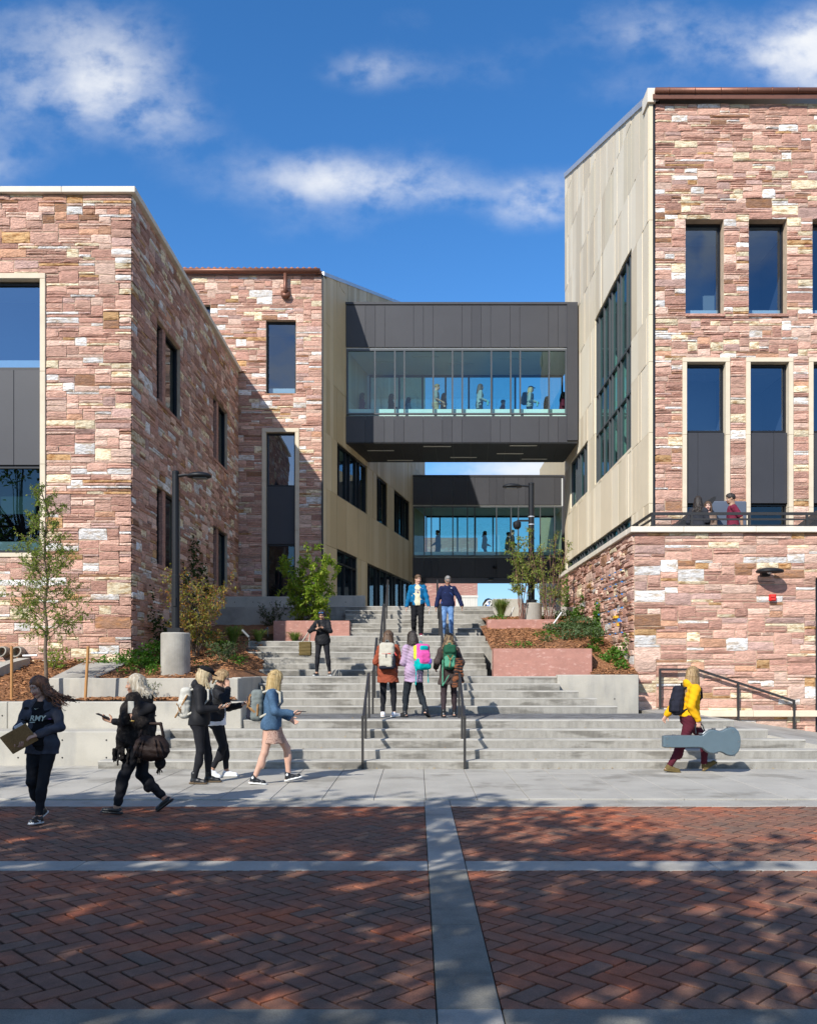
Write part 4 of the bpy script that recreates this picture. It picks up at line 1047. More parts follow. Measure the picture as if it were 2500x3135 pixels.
def to_mesh(parts, name, mats, off=(0, 0, 0)):
    """parts: list of (vs, quads, vmat, {id: material slot}) joined in one mesh"""
    V, F, MM = [], [], []; b = 0
    for (vs, q, vm) in parts:
        V.append(vs-np.array(off)); F.append(q+b); MM.append(vm[q[:, 0]]); b += len(vs)
    V, F, MM = np.concatenate(V), np.concatenate(F), np.concatenate(MM)
    me = bpy.data.meshes.new(name); me.vertices.add(len(V)); me.vertices.foreach_set('co', V.astype(f32).ravel())
    me.loops.add(len(F)*4); me.loops.foreach_set('vertex_index', F.astype(np.int32).ravel())
    me.polygons.add(len(F)); me.polygons.foreach_set('loop_start', np.arange(0, len(F)*4, 4, dtype=np.int32))
    for q in mats: me.materials.append(MATS[q])
    me.polygons.foreach_set('material_index', MM.astype(np.int32)); me.polygons.foreach_set('use_smooth', np.ones(len(F), bool))
    me.update(calc_edges=True); me.validate(); return me
def sdf_of(prims, h, wr=0, seed=0, fr=26, zs=1.5):
    """prims: (prim, k, m, sub)"""
    lo = np.min([p[0][1] for p in prims if not p[3]], 0)-.03; hi = np.max([p[0][2] for p in prims if not p[3]], 0)+.03
    s = SDF(lo, hi, h)
    for (p, k, m, sb) in prims: s.op(p, k, m, sb)
    if wr: s.wrinkle(wr, fr, seed, zs)
    return s.mesh()
def ik(a, b, l1, l2, pole):
    d = b-a; L = np.linalg.norm(d); L = min(L, (l1+l2)*.998); u = nrm(d); b = a+u*L
    x = (l1*l1-l2*l2+L*L)/(2*L); hh = math.sqrt(max(0, l1*l1-x*x)); p = pole-u*(pole @ u); return a+u*x+nrm(p)*hh, b

# cloth, skin and hair
def cloth(name, c, rough=.9, var=.12, bump=.25, bscale=180, **k): pmat(name, c, rough, var, 9, bump, bscale, spec=.12, **k)
for nm, c in (('skin_light', (.56, .33, .24)), ('skin_tan', (.42, .235, .155)), ('skin_pale', (.60, .37, .29)), ('skin_olive', (.36, .21, .135))):
    pmat(nm, c, .55, .05, 20, .05, 200, spec=.35)
pmat('lips', (.40, .13, .11), .5, 0); pmat('eye_white', (.30, .27, .25), .5, 0); pmat('eye_dark', (.03, .02, .015), .4, 0)
for nm, c, c2 in (('hair_auburn', (.085, .036, .018), (.15, .062, .028)), ('hair_blonde', (.36, .24, .095), (.52, .38, .18)), ('hair_silver', (.34, .28, .20), (.48, .43, .34)),
                  ('hair_brown', (.075, .042, .024), (.13, .075, .04)), ('hair_dark', (.018, .013, .011), (.04, .028, .02)), ('hair_dirty_blonde', (.22, .135, .06), (.40, .27, .13)), ('hair_ombre', (.05, .03, .018), (.30, .20, .09)), ('hair_grey', (.16, .15, .14), (.28, .27, .26)), ('hair_pale', (.36, .27, .15), (.50, .40, .24))):
    pmat(nm, c, .5, .2, 40, .5, 120, spec=.4, stretch=(1, 1, .12), c2=c2, f2=(.42, .62), s2=38, st2=(1, 1, .10))
cloth('leggings_black', (.016, .016, .019), .75, .15, .08); cloth('cloth_black', (.013, .013, .015)); cloth('cloth_charcoal', (.030, .032, .040))
cloth('fleece_grey', (.075, .078, .098), .98, .25, .7, 260); cloth('jacket_black', (.017, .017, .019), .6, .15, .1); cloth('poncho', (.026, .022, .021), 1.0, .3, .9, 150, c2=(.06, .05, .042), f2=(.5, .62), s2=22)
cloth('denim', (.055, .105, .175), .9, .2, .25, c2=(.085, .150, .235), f2=(.45, .7), s2=60); cloth('jeans_blue', (.11, .21, .40), .9, .15, .2, c2=(.19, .31, .50), f2=(.5, .7), s2=9)
cloth('jeans_black', (.022, .027, .033), .85, .2, .2); cloth('jeans_burgundy', (.085, .016, .026)); cloth('yellow_cotton', (.72, .37, .010), .9, .06, .15)
cloth('rust_knit', (.27, .068, .036), .95, .1, .5, 120); cloth('lilac_knit', (.42, .30, .42), .95, .12, .6, 110); cloth('brown_knit', (.060, .045, .042), .95, .3, .6, 110)
cloth('skirt_print', (.42, .28, .22), .9, .1, .1, c2=(.20, .10, .08), f2=(.52, .56), s2=70); cloth('teal_jacket', (.008, .125, .27)); cloth('cream_cotton', (.66, .60, .40)); cloth('navy_fleece', (.013, .019, .058))
cloth('maroon_cotton', (.16, .022, .045)); cloth('taupe_cotton', (.22, .155, .12)); cloth('white_cotton', (.75, .76, .80)); cloth('grey_cotton', (.25, .27, .28)); cloth('mint_cotton', (.30, .36, .37)); cloth('khaki', (.42, .34, .22)); cloth('blue_cotton', (.03, .06, .19))
cloth('canvas_grey', (.17, .19, .18), .9, .1, .3); cloth('canvas_stone', (.46, .43, .35), .9, .1, .2); cloth('canvas_navy', (.020, .021, .032), .9); cloth('canvas_pale', (.50, .48, .42), .9, .1, .3); cloth('leather_tan', (.28, .15, .06), .6)
cloth('pack_green', (.018, .082, .045)); cloth('pack_green_light', (.08, .27, .17)); cloth('pack_pink', (.66, .09, .32)); cloth('pack_teal', (.0, .38, .36)); cloth('pack_lime', (.60, .70, .05)); cloth('pack_purple', (.22, .12, .5))
cloth('leather_brown', (.035, .022, .018), .5, .2, .3, 60); cloth('plaid', (.20, .075, .035), .9, .1, .2, c2=(.02, .02, .022), f2=(.48, .52), s2=30, st2=(.2, .2, 1.4)); cloth('fur_dark', (.03, .026, .024), 1, .4, 1, 120)
pmat('boot_black', (.012, .012, .013), .35, .1, 20, .05, 60, spec=.5); pmat('sole_white', (.70, .70, .68), .7, .03); pmat('sole_brown', (.12, .085, .05), .8, .1); pmat('suede_olive', (.12, .085, .030), .9, .1); pmat('shoe_white', (.72, .72, .74), .6, .05)
pmat('phone_black', (.01, .01, .012), .2, 0, spec=.6); pmat('kraft_board', (.33, .20, .085), .8, .1, 8, c2=(.24, .14, .055), f2=(.49, .51), s2=120); pmat('case_grey', (.095, .135, .158), .36, .05, 6, .05, 120, spec=.45)
pmat('case_trim', (.20, .21, .22), .35, 0, metal=.6); pmat('silver', (.6, .6, .62), .25, 0, metal=1); pmat('gold', (.7, .45, .12), .3, 0, metal=1); pmat('print_pale', (.55, .62, .55), .8, 0); pmat('print_purple', (.19, .10, .30), .8, 0); pmat('label_red', (.6, .05, .04), .7, 0); pmat('lens_blue', (.03, .10, .28), .15, 0, spec=.8)
pmat('tights', (.035, .022, .026), .8, .2, 30); pmat('water_bottle', (.15, .45, .45), .4, 0)

def person(label, loc, head_dir, H=1.68, fem=True, group=None, far=0, **o):
    """head_dir: direction the person faces, degrees from +Y (0 = away from the camera), counter-clockwise"""
    k = H/1.70; h = (.0105, .016, .026)[far]; hf_ = (.0062, .009, .016)[far]; seed = len(WM) % 997
    g0 = lambda q, d=None: o.get(q, d)
    T = thing('person', label, 'person', loc, R(head_dir), group)
    fl, fr = g0('fl', (-.09, 0, 0, 0, 8)), g0('fr', (.09, 0, 0, 0, -8))      # x, y, z, pitch, yaw
    s = nrm(V3(math.sin(R(g0('side', 0))), math.sin(R(g0('lean', 3))), math.cos(R(g0('lean', 3)))))
    tw = R(g0('twist', 0)); rgt = V3(math.cos(tw), math.sin(tw), 0); rgt = nrm(rgt-s*(rgt @ s)); fw = np.cross(s, rgt)
    Lt, Ls = .415*k, .405*k
    ankles = []
    for f in (fl, fr):
        p = R(f[3]); ya = R(f[4] if len(f) > 4 else 0); d = V3(-math.sin(ya)*math.cos(p), math.cos(ya)*math.cos(p), math.sin(p)); up_ = nrm(V3(0, 0, 1)-d*d[2])
        ankles.append((V3(*f[:3]), d, up_, V3(*f[:3])+up_*.085*k+d*.03))
    px, py = g0('pelvis', ((fl[0]+fr[0])/2, (fl[1]+fr[1])/2))
    pz = .935*k
    for q, sx_ in zip(ankles, (-1, 1)):
        hip = V3(px+sx_*.085*k, py, 0); dxy = np.linalg.norm((q[3]-hip)[:2]); pz = min(pz, q[3][2]+math.sqrt(max(.01, (Lt+Ls)**2*.992-dxy*dxy))+.03*k)
    P = V3(px, py, pz); hips = [P+V3(-.085*k, 0, -.03*k), P+V3(.085*k, 0, -.03*k)]
    wd = .93 if fem else 1.06
    Wst, C, N = P+s*.14*k, P+s*.34*k, P+s*.505*k
    sh = [N-s*.065*k-rgt*.165*k*wd, N-s*.065*k+rgt*.165*k*wd]
    legs = []
    for i in (0, 1):
        kn, an = ik(hips[i], ankles[i][3], Lt, Ls, V3((-.12, .12)[i], 1, 0)); legs.append((hips[i], kn, an))
    arms = []
    for i, nm in enumerate(('hl', 'hr')):
        t = g0(nm)
        if t is None: t = sh[i]+V3((-.07, .07)[i]*k, .04, -.525*k)
        else: t = V3(*t)
        pole = V3(*g0('e'+nm[1], ((-.35, .35)[i], -1, -.7)))
        el, wr = ik(sh[i], t, .285*k, .25*k, pole); arms.append((sh[i], el, wr))
    hy, hp, hr_ = R(g0('yaw', 0))+tw, R(g0('nod', 0)), R(g0('roll', 0))
    f = V3(-math.sin(hy)*math.cos(hp), math.cos(hy)*math.cos(hp), math.sin(hp)); u = nrm(V3(math.sin(hr_), 0, 1)-f*f[2]); u = nrm(u-f*(u @ f)); r = np.cross(f, u)
    HB = np.array([r, f, u]); hc = N+s*.085*k+u*.085*k+f*.018
    hk = k*1.02; HP = lambda a, b, c: hc+(r*a+f*b+u*c)*hk
    he = lambda a, rd: ell(HP(*a), np.array(rd)*hk, HB); hcp = lambda a, b, ra, rb=None: cap(HP(*a), HP(*b), ra*hk, None if rb is None else rb*hk)
    z3 = (0, 0)
    # --- body
    def torso(t):
        L = [(cap(hips[0]+V3(.012, -.005, .03), hips[1]+V3(-.012, -.005, .03), .098*k+t), .04), (ell(P+s*.03*k, (V3(.148, .105, .12) if fem else V3(.150, .112, .12))*k+t, np.array([rgt, fw, s])), .05),
             (cap(P+s*.06*k, P+s*.24*k, (.130 if fem else .145)*k+t, (.132 if fem else .158)*k+t, fw, .76), .05), (ell(C, V3(.143*wd+.008, .105, .165)*k+t, np.array([rgt, fw, s])), .05),
             (cap(sh[0]+rgt*.02, sh[1]-rgt*.02, .052*k+t), .05), (cap(N-s*.05*k, N+s*.02*k, .075*k+t, .05*k+t), .05)]
        if fem: L += [(ell(C+fw*(.072+t*.3)*k-s*.01+rgt*q*.065*k, V3(.058, .05, .058)*k+t*.8), .035) for q in (-1, 1)]
        L += [(ell(hips[i]-fw*.035*k-V3(0, 0, .01), V3(.080, .085, .095)*k+t), .04) for i in (0, 1)]
        return L
    def arm(i, t, fr_=1.0):
        a, e, w = arms[i]; m_ = .96 if fem else 1.12
        L = [(cap(a, e, .046*k*m_+t, .038*k*m_+t), .03)]
        if fr_ > .5: q = e+(w-e)*min(1, (fr_-.5)*2); L += [(cap(e, q, .038*k*m_+t, (.027+.006*(1-fr_))*k*m_+t), .03)]
        else: L = [(cap(a, a+(e-a)*fr_*2, .046*k*m_+t*1.1, .042*k*m_+t*1.3), .03)]
        return L
    def leg(i, t, tb=None, lo=1.0):
        a, kn, an = legs[i]; tb = t if tb is None else tb; m_ = 1.0 if fem else 1.0
        L = [(cap(a+V3(0, 0, .0), kn, .088*k*m_+t, .053*k+t), .04)]
        if lo > .5:
            e = kn+(an-kn)*((lo-.5)*2); b = kn+(an-kn)*.33-nrm(np.cross(V3(1, 0, 0), an-kn))*-.014*k
            L += [(cap(kn, e, .052*k+t, .036*k+tb), .03), (ell(b, V3(.050, .054, .105)*k+t), .03)]
        else: L = [(cap(a, a+(kn-a)*lo*2, .088*k+t, (.088-.03*lo)*k+t), .04)]
        return L
    skin = g0('skin', 'skin_light'); parts = []
    pr = [(p, q, 0, False) for p, q in torso(0)]
    for i in (0, 1):
        pr += [(p, q, 0, False) for p, q in arm(i, 0)+leg(i, 0)]
        ft, d, up_, an = ankles[i]
        pr += [(cap(an, ft+up_*.04*k, .036*k, .034*k), .02, 0, False), (cap(ft+up_*.035*k+d*.0, ft+up_*.028*k+d*.17*k, .034*k, .026*k), .02, 0, False)]
    pr.append((cap(N-s*.05*k, HP(0, -.018, -.04), (.056 if fem else .064)*k, (.050 if fem else .060)*k), .03, 0, False))
    parts.append(sdf_of(pr, h*1.15))
    fc = [(he((0, -.012, .03), (.074, .094, .084)), .02, 0, False), (he((0, .018, -.035), (.060 if fem else .063, .070, .078)), .03, 0, False), (he((0, .03, -.080), (.044 if fem else .050, .05, .032)), .02, 0, False), (he((0, .070, -.098), (.018, .016, .015)), .02, 0, False),
          (hcp((0, -.018, -.05), (0, -.03, -.13), .050 if fem else .058), .03, 0, False)]
    if far < 2:
        fc += [(hcp((-.034, .076, .026), (.034, .076, .026), .012), .02, 0, False)]
        fc += [(he((q*.032, .096, .006), (.018, .016, .012)), .012, 0, True) for q in (-1, 1)]
        fc += [(hcp((0, .086, .008), (0, .106, -.030), .008, .012), .010, 0, False), (hcp((-.012, .093, -.034), (.012, .093, -.034), .009), .008, 0, False)]
        fc += [(he((q*.036, .066, -.035), (.024, .02, .022)), .02, 0, False) for q in (-1, 1)]
        fc += [(he((q*.031, .073, .006), (.014, .012, .009)), .002, 2, False) for q in (-1, 1)]+[(he((q*.031, .0815, .005), (.0062, .005, .0062)), .002, 3, False) for q in (-1, 1)]
        fc += [(hcp((q*.016, .091, .027), (q*.046, .080, .029), .0045, .0035), .004, 4, False) for q in (-1, 1)]
        fc += [(hcp((-.019, .083, -.063), (.019, .083, -.063), .0075), .004, 1, False), (hcp((0, .090, -.061), (0, .090, -.066), .008), .006, 1, False)]
        fc += [(he((q*.074, -.006, -.006), (.011, .021, .031)), .008, 0, False) for q in (-1, 1)]
        if g0('beard'): fc += [(he((0, .034, -.083), (.046, .050, .031)), .004, 4, False)]
    parts.append(sdf_of(fc, hf_))
    # hands
    hs_ = g0('hand', ({}, {}))
    for i in (0, 1):
        hd = hs_[i]; a, e, w = arms[i]
        dr = nrm(V3(*hd['dir'])) if 'dir' in hd else nrm(nrm(w-e)+V3(0, 0, -.15))
        pn = V3(*hd.get('palm', ((1, 0, 0), (-1, 0, 0))[i])); pn = nrm(pn-dr*(pn @ dr)); sd_ = np.cross(dr, pn)*((1, -1)[i]) * -1
        cu = hd.get('curl', .35); q = k*.98; L = [(cap(w-dr*.02, w+dr*.02, .024*q, .026*q), .01, 0, False), (cap(w+dr*.03*q, w+dr*.078*q, .034*q, .036*q, pn, .42), .012, 0, False)]
        if far < 2:
            for j, (off, ln) in enumerate(((.030, .066), (.010, .074), (-.010, .069), (-.029, .054))):
                b = w+dr*.088*q+sd_*off*q; dd = dr+sd_*off*1.2
                for t_, fr_ in enumerate((.46, .31, .23)):
                    an_ = cu*(t_+.5)*(1+.12*j); v_ = nrm(dd*math.cos(an_)+pn*math.sin(an_)); c_ = b+v_*ln*fr_*q; L.append((cap(b, c_, (.0092-.0009*t_)*q, (.0086-.0009*t_)*q), .004, 0, False)); b = c_
            tb = w+dr*.028*q+sd_*.028*q; td = nrm(sd_*.75+dr*.7+pn*(.25+cu*.4)); t2 = tb+td*.040*q; td2 = nrm(dr*.85+sd_*.25+pn*(.2+cu*.5))
            L += [(cap(tb, t2, .0125*q, .0105*q), .008, 0, False), (cap(t2, t2+td2*.032*q, .0105*q, .008*q), .005, 0, False)]
        else: L.append((cap(w+dr*.08*q, w+dr*.15*q+pn*.04, .03*q, .02*q, pn, .45), .01, 0, False))
        parts.append(sdf_of(L, (.0048, .007, .014)[far]))
    link('body', to_mesh([p for p in parts if p], 'body', [skin, 'lips', 'eye_white', 'eye_dark', g0('brow', g0('hairm', 'hair_brown'))]), T, WM[T])
    def part(name, prims, mats, hh=None, wr=0, fr=26, zs=1.5):
        m_ = sdf_of(prims, hh or h, wr, seed, fr, zs)
        if m_: return link(name, to_mesh([m_], name, mats if isinstance(mats, (list, tuple)) else [mats]), T, WM[T])
    add = lambda L, m=0: [(p, q, m, False) for p, q in L]
    # --- bottoms
    bt = g0('bottom')
    if bt:
        kind, mt = bt[0], bt[1]
        if kind == 'skirt':
            c_ = (legs[0][1]+legs[1][1])/2*.45+P*.55; c_ = V3(c_[0], c_[1], P[2]-.30*k)
            part('skirt', [(cap(P+s*.06, c_, .135*k, .20*k, V3(0, 1, 0), .85), .02, 0, False), (rbox(V3(c_[0], c_[1], P[2]-.30*k-.3), (.5, .5, .3), .004), .006, 0, True)], mt, None, .007, 34)
        else:
            t = {'leggings': .006, 'jeans': .014, 'pants': .022}[kind]; L = []
            for i in (0, 1): L += add(leg(i, t, t if kind != 'pants' else .03, bt[2] if len(bt) > 2 else .98))
            L += add([(cap(hips[0]+V3(.012, -.005, .03), hips[1]+V3(-.012, -.005, .03), .098*k+t), .04), (ell(P+s*.02*k, V3(.150, .107, .12)*k+t, np.array([rgt, fw, s])), .05)]+[(ell(hips[i]-fw*.035*k-V3(0, 0, .01), V3(.080, .085, .095)*k+t), .04) for i in (0, 1)])
            part({'leggings': 'leggings', 'jeans': 'jeans', 'pants': 'trousers'}[kind], L, mt, None, .0025 if kind == 'leggings' else .006, 38)
    if g0('tights'):
        L = []
        for i in (0, 1): L += add(leg(i, .003))
        part('tights', L, g0('tights'))
    # --- shoes
    shm = g0('shoes', ('boot_black', 'sole_brown', 0))
    for i in (0, 1):
        ft, d, up_, an = ankles[i]; sdv = np.cross(d, up_)
        L = [(cap(ft+up_*.045*k+d*.005, ft+up_*.036*k+d*.175*k, .041*k, .034*k), .02, 0, False), (cap(ft+up_*.05*k+d*.02, ft+up_*.055*k+d*.09*k, .040*k, .034*k), .02, 0, False),
             (cap(ft+up_*.015*k-d*.010, ft+up_*.015*k+d*.19*k, .046*k, .039*k, up_, .36), .003, 1, False)]
        if shm[2] > 0: L.append((cap(ft+up_*.05*k+d*.022, ft+up_*(.05+shm[2])*k+(an-ft-up_*.085*k)*.5+d*.01, .043*k, .046*k), .02, 0, False))
        elif shm[2] == 0: L.append((cap(ft+up_*.055*k+d*.022, ft+up_*.08*k+d*.025, .043*k, .043*k), .015, 0, False))
        if shm[2] < 0: L.append((cap(ft+up_*.085*k+d*.02, ft+up_*.075*k+d*.10*k, .034*k, .024), .01, 0, True))
        part('shoe', L, list(shm[:2]), max(hf_, .0065))
    # --- shirt / tops
    for tp in g0('tops', ()):
        t = tp.get('t', .014); t = t if t < .02 else t*.62; hem = tp.get('hem', -.05)*k; L = add(torso(t)); sl = tp.get('sleeve', .98); ts_ = tp.get('ts', tp.get('t', .014)); ts_ = ts_ if ts_ < .012 else ts_*.60
        for i in (0, 1):
            if sl > 0: L += add(arm(i, ts_, sl))
        he_ = P+V3(0, 0, hem); fl_ = tp.get('flare', .0)
        L += add([(cap(Wst, he_, .138*k+t, .152*k+t+fl_, fw, .80), .04)])
        if tp.get('hood'): L += add([(ell(N-fw*.075*k+s*.015, V3(.115, .075, .085)*k, np.array([rgt, fw, s])), .03), (cap(N-rgt*.09*k-s*.01, N+fw*.05-rgt*.05*k-s*.03, .03*k), .03), (cap(N+rgt*.09*k-s*.01, N+fw*.05+rgt*.05*k-s*.03, .03*k), .03)])
        if tp.get('collar'):
            c0 = N+s*.02*k; n_ = 9
            pts = [c0+rgt*math.cos(q)*.072*k+fw*math.sin(q)*.068*k-s*(.02+.035*max(0, math.sin(q)))*k for q in [R(60)-R(300)*j/n_ for j in range(n_+1)]]
            L += add([(cap(a_, b_, tp['collar']*k), .012) for a_, b_ in zip(pts, pts[1:])])
        if tp.get('bulge'): L += add([(ell(C+fw*.05-s*.05, V3(.20, .15, .20)*k, np.array([rgt, fw, s])), .06)])
        L.append((cap(N+s*.035*k+fw*.02, N+s*.14*k, tp.get('neck', .062)*k, .09*k), .015, 0, True))
        if tp.get('open'):
            w_ = tp['open']; L += [(cap(N+fw*.11*k-s*.03, he_+fw*(.185)*k+V3(0, 0, -.05), w_*.72, w_), .012, 0, True)]
        L.append((cap(he_-V3(0, 0, .20*k+fl_), he_-V3(.001, 0, .28*k+fl_), .20*k+fl_), .004, 0, True) if not tp.get('tuck') else (ell(P-V3(0, 0, .3), V3(.01, .01, .01)), .01, 0, True))
        if tp.get('cut', True):
            zc = he_[2]; L.append((rbox((he_[0], he_[1], zc-.3), (.35, .35, .3), .005), .006, 0, True)) if not tp.get('tuck') else None
            # keep sleeves that hang below the hem
            for i in (0, 1): L += add(arm(i, ts_, sl)) if sl > .5 else []
        L += tp.get('extra', [])
        part(tp.get('name', 'jacket'), L, tp['mat'], None, tp.get('wr', .006), tp.get('fr', 26))
    # --- hair
    hs = g0('hair', 'long'); rr = random.Random(seed+3); hm = g0('hairm', 'hair_brown')
    if hs:
        L = [(he((0, -.016, .037), (.085, .104, .092)), .01, 0, False)]
        face = (he((0, .103, -.048), (.067, .066, .106)), .012, 0, True)
        if hs == 'short':
            L += [(he((0, .012, .085), (.062, .078, .042)), .03, 0, False), face, (he((0, .02, -.125), (.13, .13, .105)), .012, 0, True), (he((.085, .03, -.03), (.03, .05, .04)), .01, 0, True), (he((-.085, .03, -.03), (.03, .05, .04)), .01, 0, True)]
        else:
            L += [face]
            ln = g0('hlen', .30); cu = g0('curl', .0); wind = V3(*g0('wind', (0, 0, 0))); n_ = g0('locks', 34) if far < 2 else 14; sp = g0('spread', 1.0)
            for j in range(n_):
                a_ = R(-72+(324)*j/(n_-1))-R(0); a_ = R(180)-(R(-118)+R(236)*j/(n_-1)) if True else a_
                cx_, cy_ = math.sin(a_), math.cos(a_)       # 180 = back of the head
                p0 = HP(cx_*.074, -.016+cy_*.092, .035+rr.uniform(-.02, .03)); p1 = HP(cx_*.083, -.018+cy_*.100, -.035)
                ll = ln*rr.uniform(.82, 1.05); wv = wind*rr.uniform(.5, 1.1)
                p = p1; L.append((cap(p0, p1, .017*hk, .018*hk), .008, 0, False)); st = 4 if far < 2 else 2
                for t_ in range(st):
                    q_ = (t_+1)/st
                    out = (r*cx_+f*cy_)*(.022*sp*q_ if cy_ < .2 else .004)
                    w2 = V3(rr.uniform(-1, 1), rr.uniform(-1, 1), 0)*cu*q_
                    nx_ = HP(cx_*.086, -.020+cy_*.100, -.035)+V3(0, 0, -(ll-.035*hk)*q_)+out+w2+wv*q_**1.3
                    nx_ += -fw*max(0, .03*q_) if cy_ < 0 else 0
                    L.append((cap(p, nx_, (.018-.003*t_)*hk*g0('lockr', 1), (.0155-.003*t_)*hk*g0('lockr', 1)), .006, 0, False)); p = nx_
            if hs == 'bun': L += [(he((0, -.12, .05), (.045, .042, .042)), .015, 0, False)]
            if hs == 'tied': L += [(he((0, -.105, .02), (.03, .03, .03)), .01, 0, False), (hcp((0, -.11, .0), (0, -.13, -.13), .03, .014), .01, 0, False)]
            if hs in ('long', 'wild'): L += [(he((0, .106, -.06), (.056, .07, .12)), .01, 0, True)]
        part('hair', L, hm, max(.0075, hf_), .0022, 110, .12)
        if far == 0 and hs != 'short' and hs != 'tied':
            lm = MB(); rl = random.Random(seed+9)
            for (pr_, _, _, sb_) in [q for q in L if not q[3]][1::2]:
                lo_, hi_ = pr_[1], pr_[2]; c0_ = (lo_+hi_)/2; e_ = (hi_-lo_)*.42
                for _ in range(2):
                    a_ = c0_+e_*V3(rl.uniform(-1, 1), rl.uniform(-1, 1), .9); b_ = c0_+e_*V3(rl.uniform(-1.25, 1.25), rl.uniform(-1.25, 1.25), -1.15)
                    lm.tube([tuple(a_), tuple((a_+b_)/2+V3(rl.uniform(-.006, .006), rl.uniform(-.006, .006), 0)), tuple(b_)], [.0035, .003, .0015], 4)
            o_ = lm.build('loose_hair', hm, T, smooth=True, local=True)
            if o_: o_['kind'] = 'stuff'
    info = dict(T=T, P=P, N=N, C=C, s=s, fw=fw, rgt=rgt, arms=arms, legs=legs, ankles=ankles, HP=HP, HB=HB, hk=hk, k=k, h=h, hf=hf_, part=part, he=he, hcp=hcp, sh=sh)
    return info
def gear(pi, name, label, cat, prims, mats, h=.009, wr=0, group=None, parts=()):
    """something a person carries: a thing of its own, laid out in the carrier's own frame"""
    lo = np.min([p[0][1] for p in prims if not p[3]], 0); hi = np.max([p[0][2] for p in prims if not p[3]], 0); c = ((lo[0]+hi[0])/2, (lo[1]+hi[1])/2, lo[2])
    W_ = WM[pi['T']] @ Matrix.Translation(c); T = link(name, None, None, W_); T.empty_display_size = .1; tag(T, label, cat, group)
    main = link(name.split('_')[-1] if name != 'backpack' else 'pack_body', to_mesh([sdf_of(prims, h, wr, 5, 30)], name, mats, c), T, W_)
    for (nm, pr, mt, hh) in parts:
        link(nm, to_mesh([sdf_of(pr, hh)], nm, mt, c), T, W_)
    return T
def A(L, m=0): return [(p, q, m, False) for p, q in L]
def backpack(pi, label, body, mats, w=.145, hgt=.25, dep=.085, straps='canvas_navy', pocket=None, off=0.0, extra=(), drop=.0, side=0.0):
    N, s, fw, rg, k = pi['N'], pi['s'], pi['fw'], pi['rgt'], pi['k']
    B = np.array([rg, fw, s]); c = pi['C']-fw*(.125+dep+off)*k+s*(.0-drop)+rg*side
    Q = lambda a, b, d: c+rg*a+fw*b+s*d
    pr = [(rbox(Q(0, 0, 0), (w, dep, hgt), .07, B), .01, 0, False), (ell(Q(0, -dep*.3, -.03), (w*.95, dep*1.15, hgt*.85), B), .04, 0, False)]
    pr += [(rbox(Q(0, -dep*1.0, -hgt*.38), (w*.80, .035, hgt*.48), .035, B), .012, 1 if pocket else 0, False)] if pocket is not False else []
    pr += list(extra(Q, B) if callable(extra) else extra)
    st = []
    for q in (-1, 1):
        a = Q(q*.07, dep*.9, hgt*.85); b = pi['sh'][0 if q < 0 else 1]*.55+N*.45+s*.035*k; c2 = b+fw*.115*k-s*.05*k; d = pi['C']+fw*.13*k+rg*q*.115*k-s*.02; e2 = pi['C']-s*.15*k+rg*q*.135*k+fw*.03; f2 = Q(q*w*.85, dep*.8, -hgt*.7)
        P_ = [a, b, c2, d, e2, f2]; st += [(cap(x, y, .018), .008, 0, False) for i, (x, y) in enumerate(zip(P_, P_[1:]))]
    hd = [(cap(Q(-.03, dep*.6, hgt), Q(-.02, dep*.5, hgt+.045), .009), .005, 0, False), (cap(Q(-.02, dep*.5, hgt+.045), Q(.02, dep*.5, hgt+.045), .009), .005, 0, False), (cap(Q(.02, dep*.5, hgt+.045), Q(.03, dep*.6, hgt), .009), .005, 0, False)]
    return gear(pi, 'backpack', label, 'backpack', pr, mats, max(.008, pi['h']*.8), .003, 'backpacks worn on the stairs and sidewalk', [('strap', st, [straps], .008), ('top_handle', hd, [straps], .007)]), Q, B
# ------------------------------------------------------------------ vegetation
def leafmat(name, ramp, tl=.35, rough=.55):
    m = bpy.data.materials.new(name); m.use_nodes = True; t = m.node_tree; gg = G(t); b = t.nodes['Principled BSDF']
    ge = nd(t, 'ShaderNodeNewGeometry'); cr = nd(t, 'ShaderNodeValToRGB'); t.links.new(ge.outputs['Random Per Island'], cr.inputs[0]); el = cr.color_ramp.elements
    while len(el) < len(ramp): el.new(.5)
    for e, (p, c) in zip(el, ramp): e.position = p; e.color = (*c, 1)
    t.links.new(cr.outputs[0], b.inputs['Base Color']); b.inputs['Roughness'].default_value = rough; b.inputs['Specular IOR Level'].default_value = .3
    tr = nd(t, 'ShaderNodeBsdfTranslucent'); gg.put(tr.inputs[0], gg.mix(1.0, cr.outputs[0], (1.6, 1.9, .7), 'MULTIPLY'))
    mx = nd(t, 'ShaderNodeMixShader'); mx.inputs[0].default_value = tl; t.links.new(b.outputs[0], mx.inputs[1]); t.links.new(tr.outputs[0], mx.inputs[2])
    t.links.new(mx.outputs[0], t.nodes['Material Output'].inputs[0]); MATS[name] = m
leafmat('leaf_elm', [(0, (.10, .16, .03)), (.5, (.19, .25, .045)), (1, (.31, .33, .07))])
leafmat('leaf_bright', [(0, (.13, .22, .022)), (.5, (.22, .32, .035)), (1, (.36, .38, .06))])
leafmat('leaf_autumn', [(0, (.17, .21, .04)), (.35, (.28, .26, .055)), (.6, (.36, .22, .055)), (.8, (.38, .11, .04)), (1, (.20, .22, .05))])
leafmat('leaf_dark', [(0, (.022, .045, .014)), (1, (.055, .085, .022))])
leafmat('leaf_ivy', [(0, (.05, .13, .015)), (.6, (.09, .20, .025)), (1, (.15, .25, .04))])
leafmat('leaf_grey_green', [(0, (.07, .12, .055)), (1, (.14, .19, .085))])
leafmat('leaf_birch', [(0, (.15, .22, .05)), (.6, (.24, .30, .07)), (1, (.40, .36, .11))])
